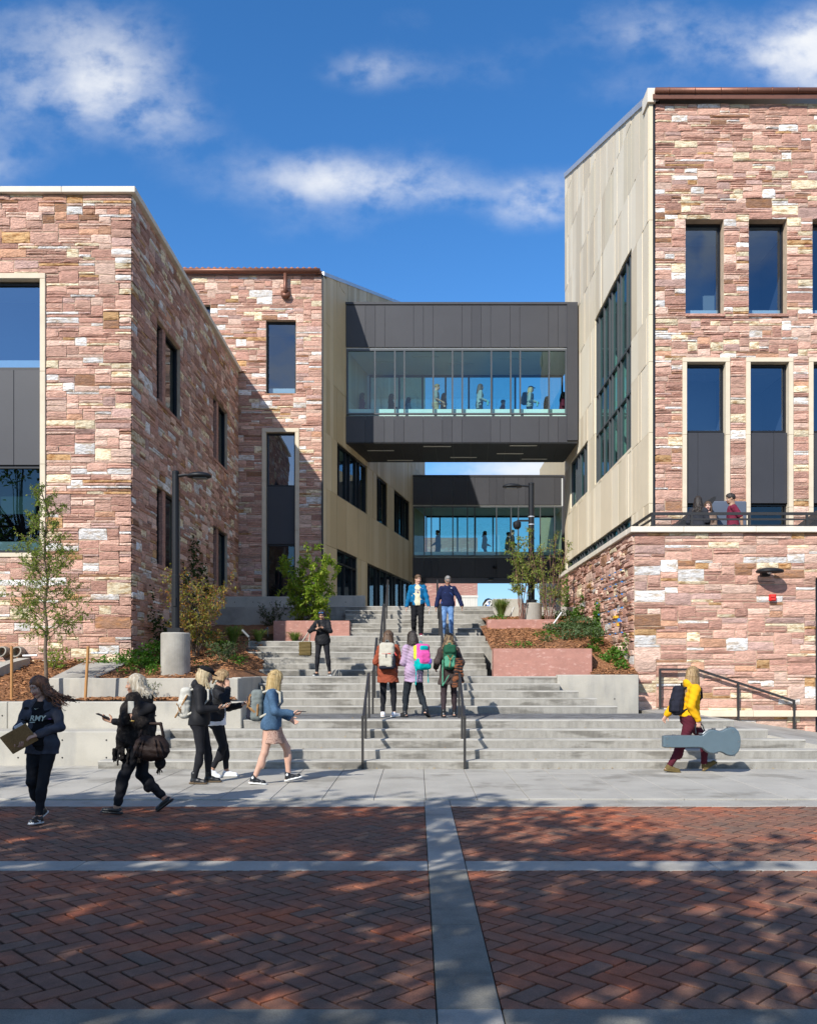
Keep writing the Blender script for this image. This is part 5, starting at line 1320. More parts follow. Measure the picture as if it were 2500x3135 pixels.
leafmat('leaf_shade', [(0, (.05, .09, .02)), (1, (.10, .15, .03))])
leafmat('grass_blade', [(0, (.09, .16, .03)), (.7, (.16, .22, .05)), (1, (.30, .25, .10))])
leafmat('dry_leaf', [(0, (.30, .17, .06)), (1, (.42, .28, .10))], .1)
def leaf(mb, p, d, L, w, rr, droop=.3):
    d = d.normalized(); s = d.cross(Vector((rr.uniform(-.4, .4), rr.uniform(-.4, .4), 1))).normalized()*w; n = s.cross(d).normalized()*w*.35
    m_ = p+d*L*.5; t = p+d*L-Vector((0, 0, L*droop*.5))
    mb.add([p, m_+s+n, t, m_-s+n], ((0, 1, 2, 3),))
def rv(rr, z=0.0): 
    v = Vector((rr.gauss(0, 1), rr.gauss(0, 1), rr.gauss(0, 1)+z)); return v.normalized()
def branch(wood, leaves, p, d, L, r, rr, depth, lsz, lden, curve=.25, lift=.15):
    pts = [p]; q = Vector(p); d = Vector(d).normalized(); n = 4; ends = []
    for i in range(n):
        d = (d+rv(rr)*curve*.5+Vector((0, 0, lift*.3))).normalized(); q = q+d*L/n; pts.append(q.copy())
        if depth > 0 and i > 0:
            for _ in range(2 if rr.random() < .6 else 1):
                dd = (d*.55+rv(rr)*.75).normalized(); branch(wood, leaves, q, dd, L*rr.uniform(.35, .6), r*.45, rr, depth-1, lsz, lden, curve, lift)
    wood.tube(pts, [max(.0022, r*(1-.75*i/n)) for i in range(n+1)], 5 if r > .01 else 4)
    for i in range(int(L*lden)):
        t = rr.uniform(.15, 1)**.8; k_ = min(n-1, int(t*n)); a = pts[k_]+(pts[k_+1]-pts[k_])*(t*n-k_)
        leaf(leaves, a, (d*.4+rv(rr)), lsz*rr.uniform(.7, 1.25), lsz*.26, rr)
def shrub(name, label, cat, base, stems, H, spread, lsz, lden, lm, bm, seed, r0=.014, depth=2, curve=.25, lift=.2, group=None, brl=.5, low=.2):
    rr = random.Random(seed); T = thing(name, label, cat, base, 0, group); wood, lv = MB(), MB(); B = Vector(base)
    for i in range(stems):
        a = 2*math.pi*i/stems+rr.uniform(-.3, .3); o = Vector((math.cos(a), math.sin(a), 0)); h = H*rr.uniform(.72, 1.0); sp = spread*rr.uniform(.5, 1.0)
        pts = [B+o*.05+Vector((0, 0, -.05))]; n = 7
        for k in range(1, n+1):
            t = k/n; pts.append(B+o*(.05+sp*t**1.4)+Vector((rr.uniform(-.04, .04), rr.uniform(-.04, .04), h*t)))
        wood.tube(pts, [r0*(1-.75*k/n) for k in range(n+1)], 5)
        for k in range(1, n+1):
            if k/n < low: continue
            for _ in range(2):
                dd = (o*rr.uniform(-.2, .8)+rv(rr)*.8+Vector((0, 0, .35))).normalized()
                branch(wood, lv, pts[k], dd, brl*rr.uniform(.6, 1.1)*(1.1-.5*k/n), r0*.35, rr, depth-1, lsz, lden, curve, lift)
    wood.build('stem', bm, T); lv.build('foliage', lm, T); return T
# young elm in the front bed
rr = random.Random(77); eb = Vector((-7.26, 17.2, 1.2)); T = thing('young_tree', 'slender young tree with sparse small leaves staked in the front mulch bed', 'tree', eb)
w, lv = MB(), MB(); pts = [eb+Vector((rr.uniform(-.015, .015)*k, rr.uniform(-.02, .02)*k, 4.05*k/9)) for k in range(10)]
w.tube(pts, [.042*(1-.085*k) for k in range(10)], 8)
for i in range(58):
    t = .26+.73*i/58; k = min(8, int(t*9)); p = pts[k]+(pts[k+1]-pts[k])*(t*9-k); a = i*2.4+rr.uniform(-.4, .4); L = .78*(1-.72*((t-.26)/.74))*rr.uniform(.65, 1.1)*(0.75 if t < .33 else 1)
    branch(w, lv, p, Vector((math.cos(a), math.sin(a), .50)), L, .010, rr, 2, .052, 40, .35, .1)
w.build('trunk', 'bark', T, smooth=True); lv.build('crown', 'leaf_elm', T)
for px_, d_, lab in ((-7.80, 0, 'left wooden tree stake in the mulch bed'), (-6.34, .05, 'right leaning wooden tree stake above the concrete wall')):
    m = MB(); m.tube([(px_-d_, 16.9, 1.0), (px_+d_*.3, 16.9, 2.17)], .028, 10); o = m.build('tree_stake', 'stake_wood'); tag(o, lab, 'stake', 'wooden stakes beside the young tree')
shrub('shrub', 'tall loose shrub with yellow and orange autumn leaves behind the left lamp', 'shrub', (-5.25, 20.9, 1.95), 13, 1.98, .78, .076, 20, 'leaf_autumn', 'bark', 61, .012, 2, brl=.5, low=.22)
shrub('shrub', 'rounded bright green shrub above the left pink granite block', 'shrub', (-3.15, 25.7, 2.75), 13, 2.4, .74, .098, 52, 'leaf_bright', 'bark', 62, .014, 2, brl=.46, low=.25)
shrub('shrub', 'upright thin-stemmed shrub left of the right lamp post', 'shrub', (3.05, 25.5, 3.0), 8, 2.7, .42, .075, 40, 'leaf_birch', 'bark_red', 63, .014, 2, brl=.34, low=.3)
shrub('shrub', 'sparse reddish-stemmed shrub right of the right lamp post', 'shrub', (3.80, 25.2, 2.6), 13, 3.0, .60, .064, 26, 'leaf_birch', 'bark_red', 64, .014, 2, brl=.34, low=.3)
shrub('shrub', 'compact yellow-green shrub beside the drain pipes at the building foot', 'shrub', (-7.95, 19.35, 1.65), 7, .62, .22, .05, 60, 'leaf_bright', 'bark', 65, .008, 1, brl=.2, low=.1)
shrub('shrub', 'low ferny green plant at the corner of the left stair bed', 'shrub', (-4.45, 20.2, 1.85), 9, .5, .42, .055, 45, 'leaf_grey_green', 'bark', 66, .006, 1, brl=.22, low=.15)
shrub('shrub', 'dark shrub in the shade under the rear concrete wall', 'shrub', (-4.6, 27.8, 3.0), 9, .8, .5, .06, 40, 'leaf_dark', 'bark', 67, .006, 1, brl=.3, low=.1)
shrub('shrub', 'tiny grey-green plant in the ledge bed behind the older woman', 'shrub', (-5.35, 17.1, 1.1), 8, .34, .3, .04, 40, 'leaf_grey_green', 'bark', 68, .004, 1, brl=.15, low=.1)
shrub('shrub', 'small green plant in the ledge bed behind the girls with phones', 'shrub', (-4.05, 17.1, 1.1), 8, .40, .2, .04, 40, 'leaf_grey_green', 'bark', 69, .004, 1, brl=.15, low=.1)
def cover(name, label, cat, spots, n, lsz, lm, seed, kind=None, group=None):
    """leaves spread through ellipsoids (x,y,z,rx,ry,rz)"""
    rr = random.Random(seed); m = MB(); tot = sum(s[3]*s[4]*s[5] for s in spots)
    for s in spots:
        for _ in range(max(8, int(n*s[3]*s[4]*s[5]/tot))):
            v = rv(rr)*rr.uniform(.45, 1)**.5; v = v*rr.choice((.75, .9, 1, 1.1)); p = Vector((s[0]+v.x*s[3], s[1]+v.y*s[4], s[2]+v.z*s[5]))
            leaf(m, p, rv(rr, .3), lsz*rr.uniform(.6, 1.3), lsz*.38, rr, .5)
    o = m.build(name, lm); return tag(o, label, cat, group, kind)
cover('ground_cover', 'low leafy green ground cover at the foot of the left building', 'ground cover', [(-6.3, 19.6, 1.98, .45, .3, .2), (-5.85, 19.75, 2.1, .42, .25, .28), (-6.85, 19.75, 1.92, .4, .15, .12), (-7.35, 19.8, 1.88, .4, .12, .10), (-5.95, 19.2, 1.86, .3, .2, .15), (-5.55, 18.4, 1.70, .18, .15, .14), (-5.5, 20.1, 2.1, .3, .3, .3)], 1700, .075, 'leaf_ivy', 71, 'stuff')
cover('ground_cover', 'grey-green ground cover in the right bed under the ivy wall', 'ground cover', [(3.9, 23.6, 2.86, .55, .5, .14), (4.5, 24.2, 3.0, .5, .5, .2), (4.0, 22.6, 2.62, .45, .4, .12), (3.3, 22.2, 2.48, .25, .2, .08), (4.6, 22.8, 2.7, .3, .5, .15)], 1700, .075, 'leaf_grey_green', 72, 'stuff')
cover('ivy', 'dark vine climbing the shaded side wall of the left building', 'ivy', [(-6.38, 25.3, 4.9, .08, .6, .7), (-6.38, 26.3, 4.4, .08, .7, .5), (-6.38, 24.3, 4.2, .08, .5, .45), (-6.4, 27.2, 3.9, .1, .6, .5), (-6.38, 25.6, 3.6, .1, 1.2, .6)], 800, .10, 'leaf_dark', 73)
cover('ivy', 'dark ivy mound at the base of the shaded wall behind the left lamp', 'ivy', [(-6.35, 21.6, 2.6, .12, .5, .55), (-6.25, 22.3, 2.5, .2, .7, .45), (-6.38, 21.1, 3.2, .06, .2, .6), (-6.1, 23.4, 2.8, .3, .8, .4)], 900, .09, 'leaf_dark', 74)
cover('ivy', 'bright green ivy strand hanging at the far end of the ivy wall', 'ivy', [(5.06, 29.8, 3.6, .10, .35, .8), (5.04, 29.6, 4.4, .08, .25, .6), (5.0, 29.2, 3.2, .14, .6, .35)], 500, .10, 'leaf_ivy', 75)
cover('ivy', 'dark green ivy clump climbing the middle of the ivy wall', 'ivy', [(4.95, 27.2, 3.25, .16, .55, .45), (4.9, 26.6, 2.95, .25, .6, .3), (5.08, 27.0, 3.8, .06, .15, .3)], 900, .10, 'leaf_ivy', 76)
cover('ivy', 'upright ivy column on the ivy wall above the mulch slope', 'ivy', [(5.03, 24.6, 3.0, .10, .3, .55), (4.95, 24.2, 2.7, .18, .4, .3), (5.08, 24.7, 3.5, .06, .12, .25), (4.8, 23.4, 2.4, .2, .3, .2)], 800, .095, 'leaf_ivy', 77)
cover('ivy', 'spreading ivy at the foot of the ivy wall near its front corner', 'ivy', [(4.95, 22.0, 2.05, .2, .5, .25), (4.7, 21.5, 1.92, .28, .35, .18), (5.06, 21.3, 2.2, .07, .12, .35), (4.85, 20.8, 1.80, .22, .25, .16), (4.5, 22.4, 2.2, .2, .3, .16)], 1000, .085, 'leaf_ivy', 78)
cover('ground_cover', 'sprigs of green ground cover scattered over the left mulch slope', 'ground cover', [(-4.5, 21.6, 2.0, .35, .3, .12), (-4.3, 20.9, 1.92, .25, .2, .12), (-5.0, 22.4, 2.3, .35, .3, .2), (-5.6, 23.2, 2.5, .5, .4, .3), (-4.75, 19.4, 1.8, .22, .15, .12), (-6.1, 18.6, 1.7, .25, .15, .13), (-4.15, 18.7, 1.64, .16, .12, .1)], 1100, .07, 'leaf_ivy', 85, 'stuff')
cover('ground_cover', 'low green plants along the granite block in the right bed', 'ground cover', [(2.6, 21.6, 2.33, .45, .25, .08), (4.45, 21.2, 1.95, .2, .3, .14), (3.4, 23.0, 2.66, .4, .3, .1), (2.4, 26.0, 3.25, .3, .3, .12), (4.4, 26.2, 3.3, .4, .5, .22), (3.6, 26.6, 3.3, .4, .4, .15)], 1100, .07, 'leaf_ivy', 86, 'stuff')
def tuft(label, base, n, H, sp, seed):
    rr = random.Random(seed); m = MB(); B = Vector(base)
    for _ in range(n):
        a = rr.uniform(0, 6.28); o = Vector((math.cos(a), math.sin(a), 0)); h = H*rr.uniform(.6, 1); s = sp*rr.uniform(.2, 1); q = o.cross(Vector((0, 0, 1)))*.006; b = B+o*rr.uniform(0, .06)
        p1, p2, p3 = b+o*s*.3+Vector((0, 0, h*.6)), b+o*s*.7+Vector((0, 0, h)), b+o*s*1.1+Vector((0, 0, h*.85))
        m.add([b-q, b+q, p1+q, p1-q, p2+q*.7, p2-q*.7, p3], ((0, 1, 2, 3), (3, 2, 4, 5), (5, 4, 6)))
    tag(m.build('grass_tuft', 'grass_blade'), label, 'grass tuft', 'tufts of ornamental grass in the beds')
tuft('large grass tuft before the top right concrete wall', (2.62, 27.2, 3.3), 420, .62, .42, 81)
tuft('grass tuft with dry seed stalks left of the stairs', (-4.85, 23.2, 2.35), 260, .55, .4, 82)
tuft('small grass tuft at the left end of the pink block behind the woman', (-4.3, 23.9, 2.48), 160, .35, .35, 83)
tuft('small dark grass tuft in front of the left pink block', (-3.4, 24.45, 2.5), 160, .28, .3, 84)
# shade trees on the near side of the street (behind the photographer)
def shade_tree(label, base, H, R_, n, seed):
    rr = random.Random(seed); T = thing('shade_tree', label, 'tree', base, 0, 'street trees shading the brick paving'); w, lv = MB(), MB(); B = Vector(base); z0 = H*.42
    w.tube([B, B+Vector((.05, .02, z0*.5)), B+Vector((0, 0, z0)), B+Vector((.1, .1, H*.8))], [.22, .17, .14, .04], 10)
    cl = []
    for i in range(30):
        v = rv(rr)*rr.uniform(.35, 1)**.6; c = B+Vector((v.x*R_, v.y*R_, z0+(H-z0)*(.5+.5*v.z))); cl.append((c, R_*rr.uniform(.20, .36)))
        w.tube([B+Vector((0, 0, z0*rr.uniform(.8, 1.4))), (B+c)/2+Vector((0, 0, z0*.6)), c], [.06, .035, .01], 5)
    for i in range(int(n*.55)):
        c, r = rr.choice(cl); p = c+rv(rr)*r*rr.uniform(.2, 1)**.5; leaf(lv, p, rv(rr), rr.uniform(.22, .38), rr.uniform(.075, .12), rr)
    w.build('trunk', 'bark', T, smooth=True); lv.build('crown', 'leaf_shade', T)
TREES = [((-9.5, -.3, 0), 9.6, 3.4, 4000), ((-5.7, -1.9, 0), 9.8, 3.3, 3500), ((-1.9, -2.6, 0), 9.2, 2.9, 2500), ((-11.9, 2.0, 0), 8.8, 3.0, 5000), ((-8.2, -5.2, 0), 10.5, 3.4, 2900), ((-4.3, 1.2, 0), 8.6, 2.1, 1500), ((1.4, -4.2, 0), 9.0, 2.6, 1500), ((-19.5, -3.0, 0), 15.0, 5.0, 5200)]
for i, (b, H, r, n) in enumerate(TREES):
    shade_tree(['broad street tree at left across the road, shading the two women', 'broad street tree in the middle across the road', 'thinner street tree nearest the right side across the road', 'street tree furthest left across the road', 'rearmost street tree across the road', 'small street tree nearest the staircase across the road', 'open-crowned street tree furthest right across the road', 'tallest street tree, set well back at left across the road'][i], b, H, r, n, 300+i)
# fallen leaves on treads and sidewalk
rr = random.Random(91); m = MB()
for _ in range(70):
    if rr.random() < .5: x, y, z = rr.uniform(-3, 7), rr.uniform(14.85, 14.99), .022
    else: k = rr.randrange(5); x, y, z = rr.uniform(-3.5, 6), D0+k*TD+rr.uniform(.03, .3), (k+1)*RZ+.003
    leaf(m, Vector((x, y, z+.008)), Vector((rr.uniform(-1, 1), rr.uniform(-1, 1), .1)), rr.uniform(.03, .07), .016, rr, 0)
tag(m.build('fallen_leaves', 'dry_leaf'), kind='stuff')

# ------------------------------------------------------------------ street lamps and small fixtures
def street_lamp(label, x, y, zb, zc, zt, side, arm, r, cam=False):
    T = thing('street_lamp', label, 'street lamp', (x, y, zb), 0, 'black lamps on round concrete bases')
    m = MB(); m.lathe((x, y, zb), [(.305, -.2), (.305, .0), (.305, zc-zb-.025), (.28, zc-zb)], 36); b = m.build('concrete_base', 'concrete', T); 
    m = MB(); m.box(x-.14, x+.14, y-.14, y+.14, zc, zc+.10, 0, .01); m.build('base_plate', 'lamp_black', T)
    m = MB(); m.lathe((x, y, zc+.10), [(r, 0), (r, (zt-zc)*.33), (r*.86, (zt-zc)*.335), (r*.86, zt-zc-.10), (r*.9, zt-zc-.09), (r*.9, zt-zc-.05), (r*.5, zt-zc-.03)], 18); m.build('pole', 'lamp_black', T, smooth=False)
    m = MB(); m.tube([(x, y, zt-.05), (x+side*arm*.30, y, zt-.02), (x+side*arm*.45, y, zt-.03)], [.035, .03, .03], 8); m.build('arm', 'lamp_black', T)
    pi_ = sdf_of([(ell((x+side*arm*.70, y, zt-.045), (arm*.36, .19, .085)), .01, 0, False), (rbox((x+side*arm*.72, y, zt-.15), (arm*.5, .3, .075), .01), .005, 0, True), (ell((x+side*arm*.45, y, zt-.035), (.07, .06, .045)), .02, 0, False)], .014)
    me = to_mesh([pi_], 'lamp_head', ['lamp_black'], (x, y, zb)); link('lamp_head', me, T, WM[T])
    m = MB(); m.box(min(x+side*arm*.55, x+side*arm*.92), max(x+side*arm*.55, x+side*arm*.92), y-.10, y+.10, zt-.10, zt-.084); m.build('lamp_lens', 'lens_grey', T)
    m = MB(); m.box(x-.035, x+.035, y-r-.015, y-r+.02, zc+.55, zc+.75, 0, .01); m.build('hatch', 'lamp_black', T)
    if cam:
        m = MB(); m.beam((x, y, zt-1.05), (x-.42, y, zt-1.05), .05, .05); m.lathe((x-.42, y, zt-1.30), [(.06, 0), (.11, .06), (.12, .12), (.12, .2), (.05, .24)], 14); m.build('security_camera', 'lamp_black', T)
        m = MB(); m.lathe((x, y, zt-1.18), [(r*.93, 0), (r*.93, .03)], 18); m.lathe((x, y, zt-.95), [(r*.93, 0), (r*.93, .03)], 18); m.build('camera_clamp', 'metal_pale', T)
street_lamp('black street lamp on a round concrete base in the left mulch bed', -5.11, 18.6, 1.60, 2.50, 5.87, 1, .72, .085)
street_lamp('black street lamp with a security camera on a round base in the right bed', 3.37, 25.8, 3.0, 3.67, 7.15, -1, .80, .10, True)
T = thing('wall_light', 'black oval wall light on the terrace wall at right', 'wall light', (8.27, 20.8, 3.97))
p = sdf_of([(ell((8.27, 20.55, 4.02), (.32, .26, .085)), .01, 0, False), (rbox((8.27, 20.55, 3.90), (.5, .5, .09), .01), .01, 0, True), (rbox((8.25, 20.78, 3.98), (.10, .08, .06), .02), .02, 0, False)], .014)
link('lamp_housing', to_mesh([p], 'lamp_housing', ['lamp_black'], WM[T].to_translation()), T, WM[T])
m = MB(); m.lathe((8.24, 20.5, 3.955), [(.03, 0), (.05, .03), (.05, .05)], 12); m.build('sensor', 'metal_pale', T)
T = thing('fire_alarm', 'small red fire alarm box on the terrace wall below the oval light', 'alarm', (8.42, 20.76, 3.33))
m = MB(); m.box(8.34, 8.50, 20.73, 20.80, 3.34, 3.50, 0, .012); m.build('alarm_box', 'red_plastic', T)
m = MB(); m.box(8.38, 8.47, 20.715, 20.728, 3.36, 3.40, 0, .003); m.box(8.36, 8.46, 20.715, 20.728, 3.425, 3.48, 0, .003); m.build('alarm_horn', 'label_red', T)
for x_, lab in ((-9.02, 'right grey concrete drain pipe mouth at the foot of the left building'), (-9.34-.02, 'left grey concrete drain pipe mouth at the foot of the left building')):
    m = MB(); n_ = 20; zc = 2.12; vs = []
    for (r_, yf) in ((.125, 0), (.125, 1), (.098, 1), (.098, 0)):
        for k in range(n_): q = 2*math.pi*k/n_; vs.append((x_+r_*math.cos(q), 20.15 if yf else 19.66+.14*(1+math.sin(q))*.5, zc+r_*math.sin(q)))
    F = [(a*n_+k, a*n_+(k+1) % n_, ((a+1) % 4)*n_+(k+1) % n_, ((a+1) % 4)*n_+k) for a in range(4) for k in range(n_)]
    m.add(vs, F); tag(m.build('drain_pipe', 'pipe_grey', None, smooth=False), lab, 'drain pipe', 'concrete drain pipes at the building foot')
for (a, b, lab) in (((-8.62, 19.2, 2.02), (-8.30, 19.2, 2.03), 'short white pipe lying beside the drain channel'), ((-7.05, 19.0, 2.08), (-6.68, 19.0, 2.08), 'thin white tube on the stake by the left building'), ((3.75, 24.0, 2.98), (3.95, 23.9, 3.28), 'white pipe leaning on the upper right pink block'), ((2.95, 27.6, 3.4), (3.06, 27.55, 3.68), 'white pipe leaning by the top right concrete wall')):
    m = MB(); m.tube([a, b], .022, 8); tag(m.build('pipe', 'white_paint'), lab, 'pipe')
for (a, b, lab) in (((-4.55, 22.9, 2.75), (-4.35, 22.8, 2.56), 'small grey spotlight in the shaded bed left of the grass'), ((-4.28, 24.4, 2.75), (-4.12, 24.3, 2.88), 'small grey spotlight beside the left pink granite block')):
    m = MB(); m.tube([a, b], .03, 8); m.tube([b, (b[0], b[1], b[2]-.25)], .01, 6); tag(m.build('spotlight', 'metal_grey'), lab, 'spotlight')
# trellis wires with blue ties on the ivy wall
T = thing('trellis_wires', 'steel trellis wires with blue tape ties on the ivy wall', 'trellis', (4.97, 22, 2.4)); rr = random.Random(4)
for j, (z_, y0_, y1_) in enumerate(((4.15, 21.4, 23.6), (3.85, 21.3, 23.2), (3.55, 21.3, 24.2), (3.22, 21.3, 24.0), (2.90, 21.4, 24.6), (2.62, 21.3, 24.2))):
    m = MB(); m.beam((4.98, y0_, z_), (4.98, y1_, z_+.02), .012, .012); m.build('wire', 'metal_pale', T)
    for q in (y0_, y0_+.55+rr.uniform(0, .2), y0_+1.2+rr.uniform(0, .3), y1_):
        m = MB(); m.box(4.962, 4.998, q-.03, q+.03, z_-.012, z_+.016); m.build('tape_tie', 'blue_tape', T)
m = MB(); m.box(4.95, 5.0, 21.56, 21.64, 2.90, 2.98); m.build('tape_flag', 'blue_tape', T)
m = MB(); m.box(4.95, 5.0, 21.66, 21.74, 2.80, 2.87); m.box(4.92, 5.01, 21.8, 22.0, 3.0, 3.06); m.build('tag', 'yellow_tag', T)
# canopy seats on the terrace
for i, (x0_, lab) in enumerate(((6.35, 'dark canvas sunshade and blue-grey lounger on the terrace behind the two women'), (9.55, 'dark canvas sunshade and blue-grey lounger at the right end of the terrace'))):
    T = thing('terrace_lounger', lab, 'lounger', (x0_+.8, 22.9, 4.3), 0, 'canvas shaded loungers on the terrace')
    w = 1.0 if i == 0 else -1
    fx = (lambda v: x0_+v) if i == 0 else (lambda v: x0_+.2+v)
    m = MB(); m.prism([(fx(0), 22.6, 5.18), (fx(1.3), 22.6, 6.18), (fx(1.36), 22.6, 6.18), (fx(1.36), 22.6, 6.12), (fx(.9), 22.6, 5.5), (fx(.1), 22.6, 5.12)], (0, 1.3, 0)); m.build('canopy', 'canvas_dark', T)
    m = MB(); m.box(fx(1.38), fx(2.42), 23.3, 23.36, 4.5, 6.2, 0, .03); m.build('back_panel', 'chair_blue', T)
    m = MB(); m.box(fx(.2), fx(2.3), 22.7, 23.8, 4.62, 4.74, 0, .03); m.build('seat', 'chair_blue', T)
    for (a, b) in ((.3, 22.75), (2.2, 22.75), (.3, 23.7), (2.2, 23.7)):
        m = MB(); m.box(fx(a)-.025, fx(a)+.025, b-.025, b+.025, 4.3, 4.62); m.build('leg', 'metal_pale', T)
T = thing('table', 'small dark table at the terrace railing between the loungers', 'table', (8.9, 22.6, 4.3))
m = MB(); m.lathe((8.95, 22.7, 5.02), [(.02, 0), (.45, .0), (.45, .03), (.02, .03)], 24); m.build('table_top', 'canvas_dark', T)
m = MB(); m.lathe((8.95, 22.7, 4.3), [(.22, 0), (.22, .02), (.03, .04), (.03, .72)], 14); m.build('pedestal', 'metal_pale', T)
# ------------------------------------------------------------------ the people
BB, SL = 'boot_black', 'sole_white'
def small(pi, name, label, cat, c, hf, mat, B=None, rd=.003, parts=()):
    return gear(pi, name, label, cat, [(rbox(c, hf, rd, B), .002, 0, False)], [mat], .004, 0, None, parts)
def phone(pi, c, d, label):
    d = nrm(V3(*d)); n = nrm(np.cross(d, V3(1, .2, .1))); return small(pi, 'phone', label, 'phone', c, (.036, .074, .006), 'phone_black', np.array([nrm(np.cross(d, n)), d, n]))
def text_part(pi, txt, size, c, right, up, mat, name='print', shear=0.0):
    cu = bpy.data.curves.new('print', 'FONT'); cu.body = txt; cu.size = size; cu.extrude = .0015; cu.align_x = 'CENTER'; cu.align_y = 'CENTER'; cu.resolution_u = 3; cu.shear = shear; cu.offset = size*.02
    o = bpy.data.objects.new('tmp', cu); col.objects.link(o); dg = bpy.context.evaluated_depsgraph_get(); me = bpy.data.meshes.new_from_object(o.evaluated_get(dg)); bpy.data.objects.remove(o); bpy.data.curves.remove(cu)
    r, u = Vector(right).normalized(), Vector(up).normalized(); n = r.cross(u)
    Mx = Matrix(((r.x, u.x, n.x, c[0]), (r.y, u.y, n.y, c[1]), (r.z, u.z, n.z, c[2]), (0, 0, 0, 1)))
    me.materials.clear(); me.materials.append(MATS[mat]); return link(name, me, pi['T'], WM[pi['T']] @ Mx)
WALK = 'people walking on the street and sidewalk'; STU = 'students climbing the stairs'
# 1 girl with the folder
p = person('girl with wind-blown curly auburn hair in a grey fleece jacket, holding a brown folder', (-4.22, 9.95, .004), 180, 1.65, True, WALK,
    fl=(-.03, .20, 0, 5, -4), fr=(.065, -.16, .05, -22, -12), lean=1, yaw=-24, nod=-20, roll=3, skin='skin_light', hl=(-.045, .27, 1.00), hr=(.20, .23, .85), el=(-1, -.35, -.25), er=(1, -.6, -.2),
    hand=({'dir': (.8, .25, -.25), 'palm': (0, -.6, -.8), 'curl': .35}, {'dir': (-.65, .55, .25), 'palm': (.1, .1, 1), 'curl': .45}), hair='wild', hairm='hair_auburn', hlen=.34, curl=.055, wind=(-.25, -.02, .11), locks=58, lockr=.62, spread=1.2,
    bottom=('leggings', 'leggings_black', .97), shoes=('boot_black', SL, 0), tops=[dict(name='shirt', mat='cloth_black', t=.012, hem=-.03, sleeve=.3, neck=.066, wr=.004), dict(name='jacket', mat='fleece_grey', t=.026, ts=.016, hem=-.115, flare=.02, open=.078, collar=.030, wr=.008, fr=22)])
cz = p['C']; text_part(p, 'RMY', .085, cz+V3(-.012, .160, -.04), (-1, 0, 0), (0, .10, 1), 'print_pale', shear=.30)
m = MB(); m.box(cz[0]+.015, cz[0]+.072, cz[1]+.148, cz[1]+.152, cz[2]-.086, cz[2]-.078); m.build('underline_print', 'print_pale', p['T'], local=True)
m = MB(); m.box(cz[0]-.155, cz[0]-.120, cz[1]+.118, cz[1]+.126, cz[2]-.05, cz[2]-.043); m.build('jacket_label', 'print_purple', p['T'], local=True)
m = MB(); z_ = cz[2]+.062
for (a, b, c_, d_) in (((.020, .168), (.006, .150), (-.032, .176), (.006, .156)),):
    m.prism([(.0+cz[0]+a[0], cz[1]+.155, z_+.012), (cz[0]+.008, cz[1]+.157, z_-.001), (cz[0]-.032, cz[1]+.150, z_+.016), (cz[0]+.004, cz[1]+.157, z_+.005)], (0, .003, 0))
m.build('chest_mark', 'print_pale', p['T'], local=True)
m = MB()
for sg in (1,):
    ft = p['ankles'][0]; q = ft[0]+ft[1]*.10
    m.prism([(q[0]-.046, q[1]-.05, .045), (q[0]-.048, q[1]-.01, .035), (q[0]-.046, q[1]+.05, .07), (q[0]-.047, q[1]-.01, .05)], (.004, 0, 0))
m.build('shoe_mark', 'shoe_white', p['T'], local=True)
ax = nrm(V3(.86, .10, -.50)); n_ = nrm(np.cross(ax, V3(-.40, -.45, -.80))); ay = np.cross(n_, ax)
fo = gear(p, 'folder', 'brown kraft folder with printed grid held by the girl in fleece', 'folder', [(rbox(V3(.145, .315, .955), (.155, .120, .010), .003, np.array([ax, ay, n_])), .002, 0, False)], ['kraft_board'], .0045, 0, None,
     [('label_tab', [(rbox(V3(.145, .315, .955)-ax*.08-ay*.13*(1 if ay[2] < 0 else -1), (.05, .02, .004), .002, np.array([ax, ay, n_])), .001, 0, False)], ['white_cotton'], .004)])
# 2 woman in poncho
p = person('older blonde woman in a dark shaggy poncho striding left with two phones', (-3.33, 10.5, .004), 90, 1.68, True, WALK,
    fl=(-.10, .20, 0, 4, 0), fr=(.10, -.36, .11, -38, -4), pelvis=(0, -.04), lean=5, yaw=8, nod=-4, skin='skin_tan', hl=(-.27, -.03, 1.14), hr=(.17, .36, 1.08), el=(-.7, -.9, -.5), er=(.3, -.6, -.9),
    hand=({'dir': (.25, .25, .9), 'palm': (.9, 0, -.1), 'curl': .5}, {'dir': (-.1, .9, .35), 'palm': (-.6, 0, .8), 'curl': .35}), hair='bob', hairm='hair_silver', hlen=.18, curl=.02, wind=(0, -.07, .01), locks=46, lockr=.95, spread=1.6,
    bottom=('jeans', 'leggings_black', .94), shoes=('boot_black', 'boot_black', -1), tops=[dict(name='top', mat='cloth_black', t=.012, hem=-.06, sleeve=.97, wr=.004), dict(name='poncho', mat='poncho', t=.036, sleeve=0, hem=-.06, flare=.03, collar=.05, wr=.012, fr=22, extra=[(cap(V3(-.16, .02, 1.37), V3(-.24, -.12, 1.13), .076, .082), .05, 0, False), (cap(V3(-.22, -.10, 1.16), V3(-.19, -.11, .98), .085, .08), .05, 0, False), (cap(V3(-.03, .08, 1.24), V3(-.03, .11, .90), .12, .135), .05, 0, False), (cap(V3(-.02, -.05, 1.36), V3(-.04, -.09, 1.0), .12, .135), .06, 0, False), (cap(V3(-.15, .0, 1.34), V3(-.20, .09, 1.12), .075, .06), .05, 0, False), (cap(V3(.165, .03, 1.36), V3(.20, .14, 1.16), .075, .06), .05, 0, False)])])
c = p['C']; fz = p['P'][2]
L = [(cap(p['N']+V3(-.07, .07, -.02), c+V3(-.085, .185, -.12), .05, .05), .03, 0, False), (cap(c+V3(-.085, .175, -.12), V3(-.07, .19, fz-.06), .050, .055), .03, 0, False), (cap(p['N']+V3(.07, .08, -.02), V3(.06, .21, fz+.05), .05, .045), .03, 0, False)]
rr = random.Random(3)
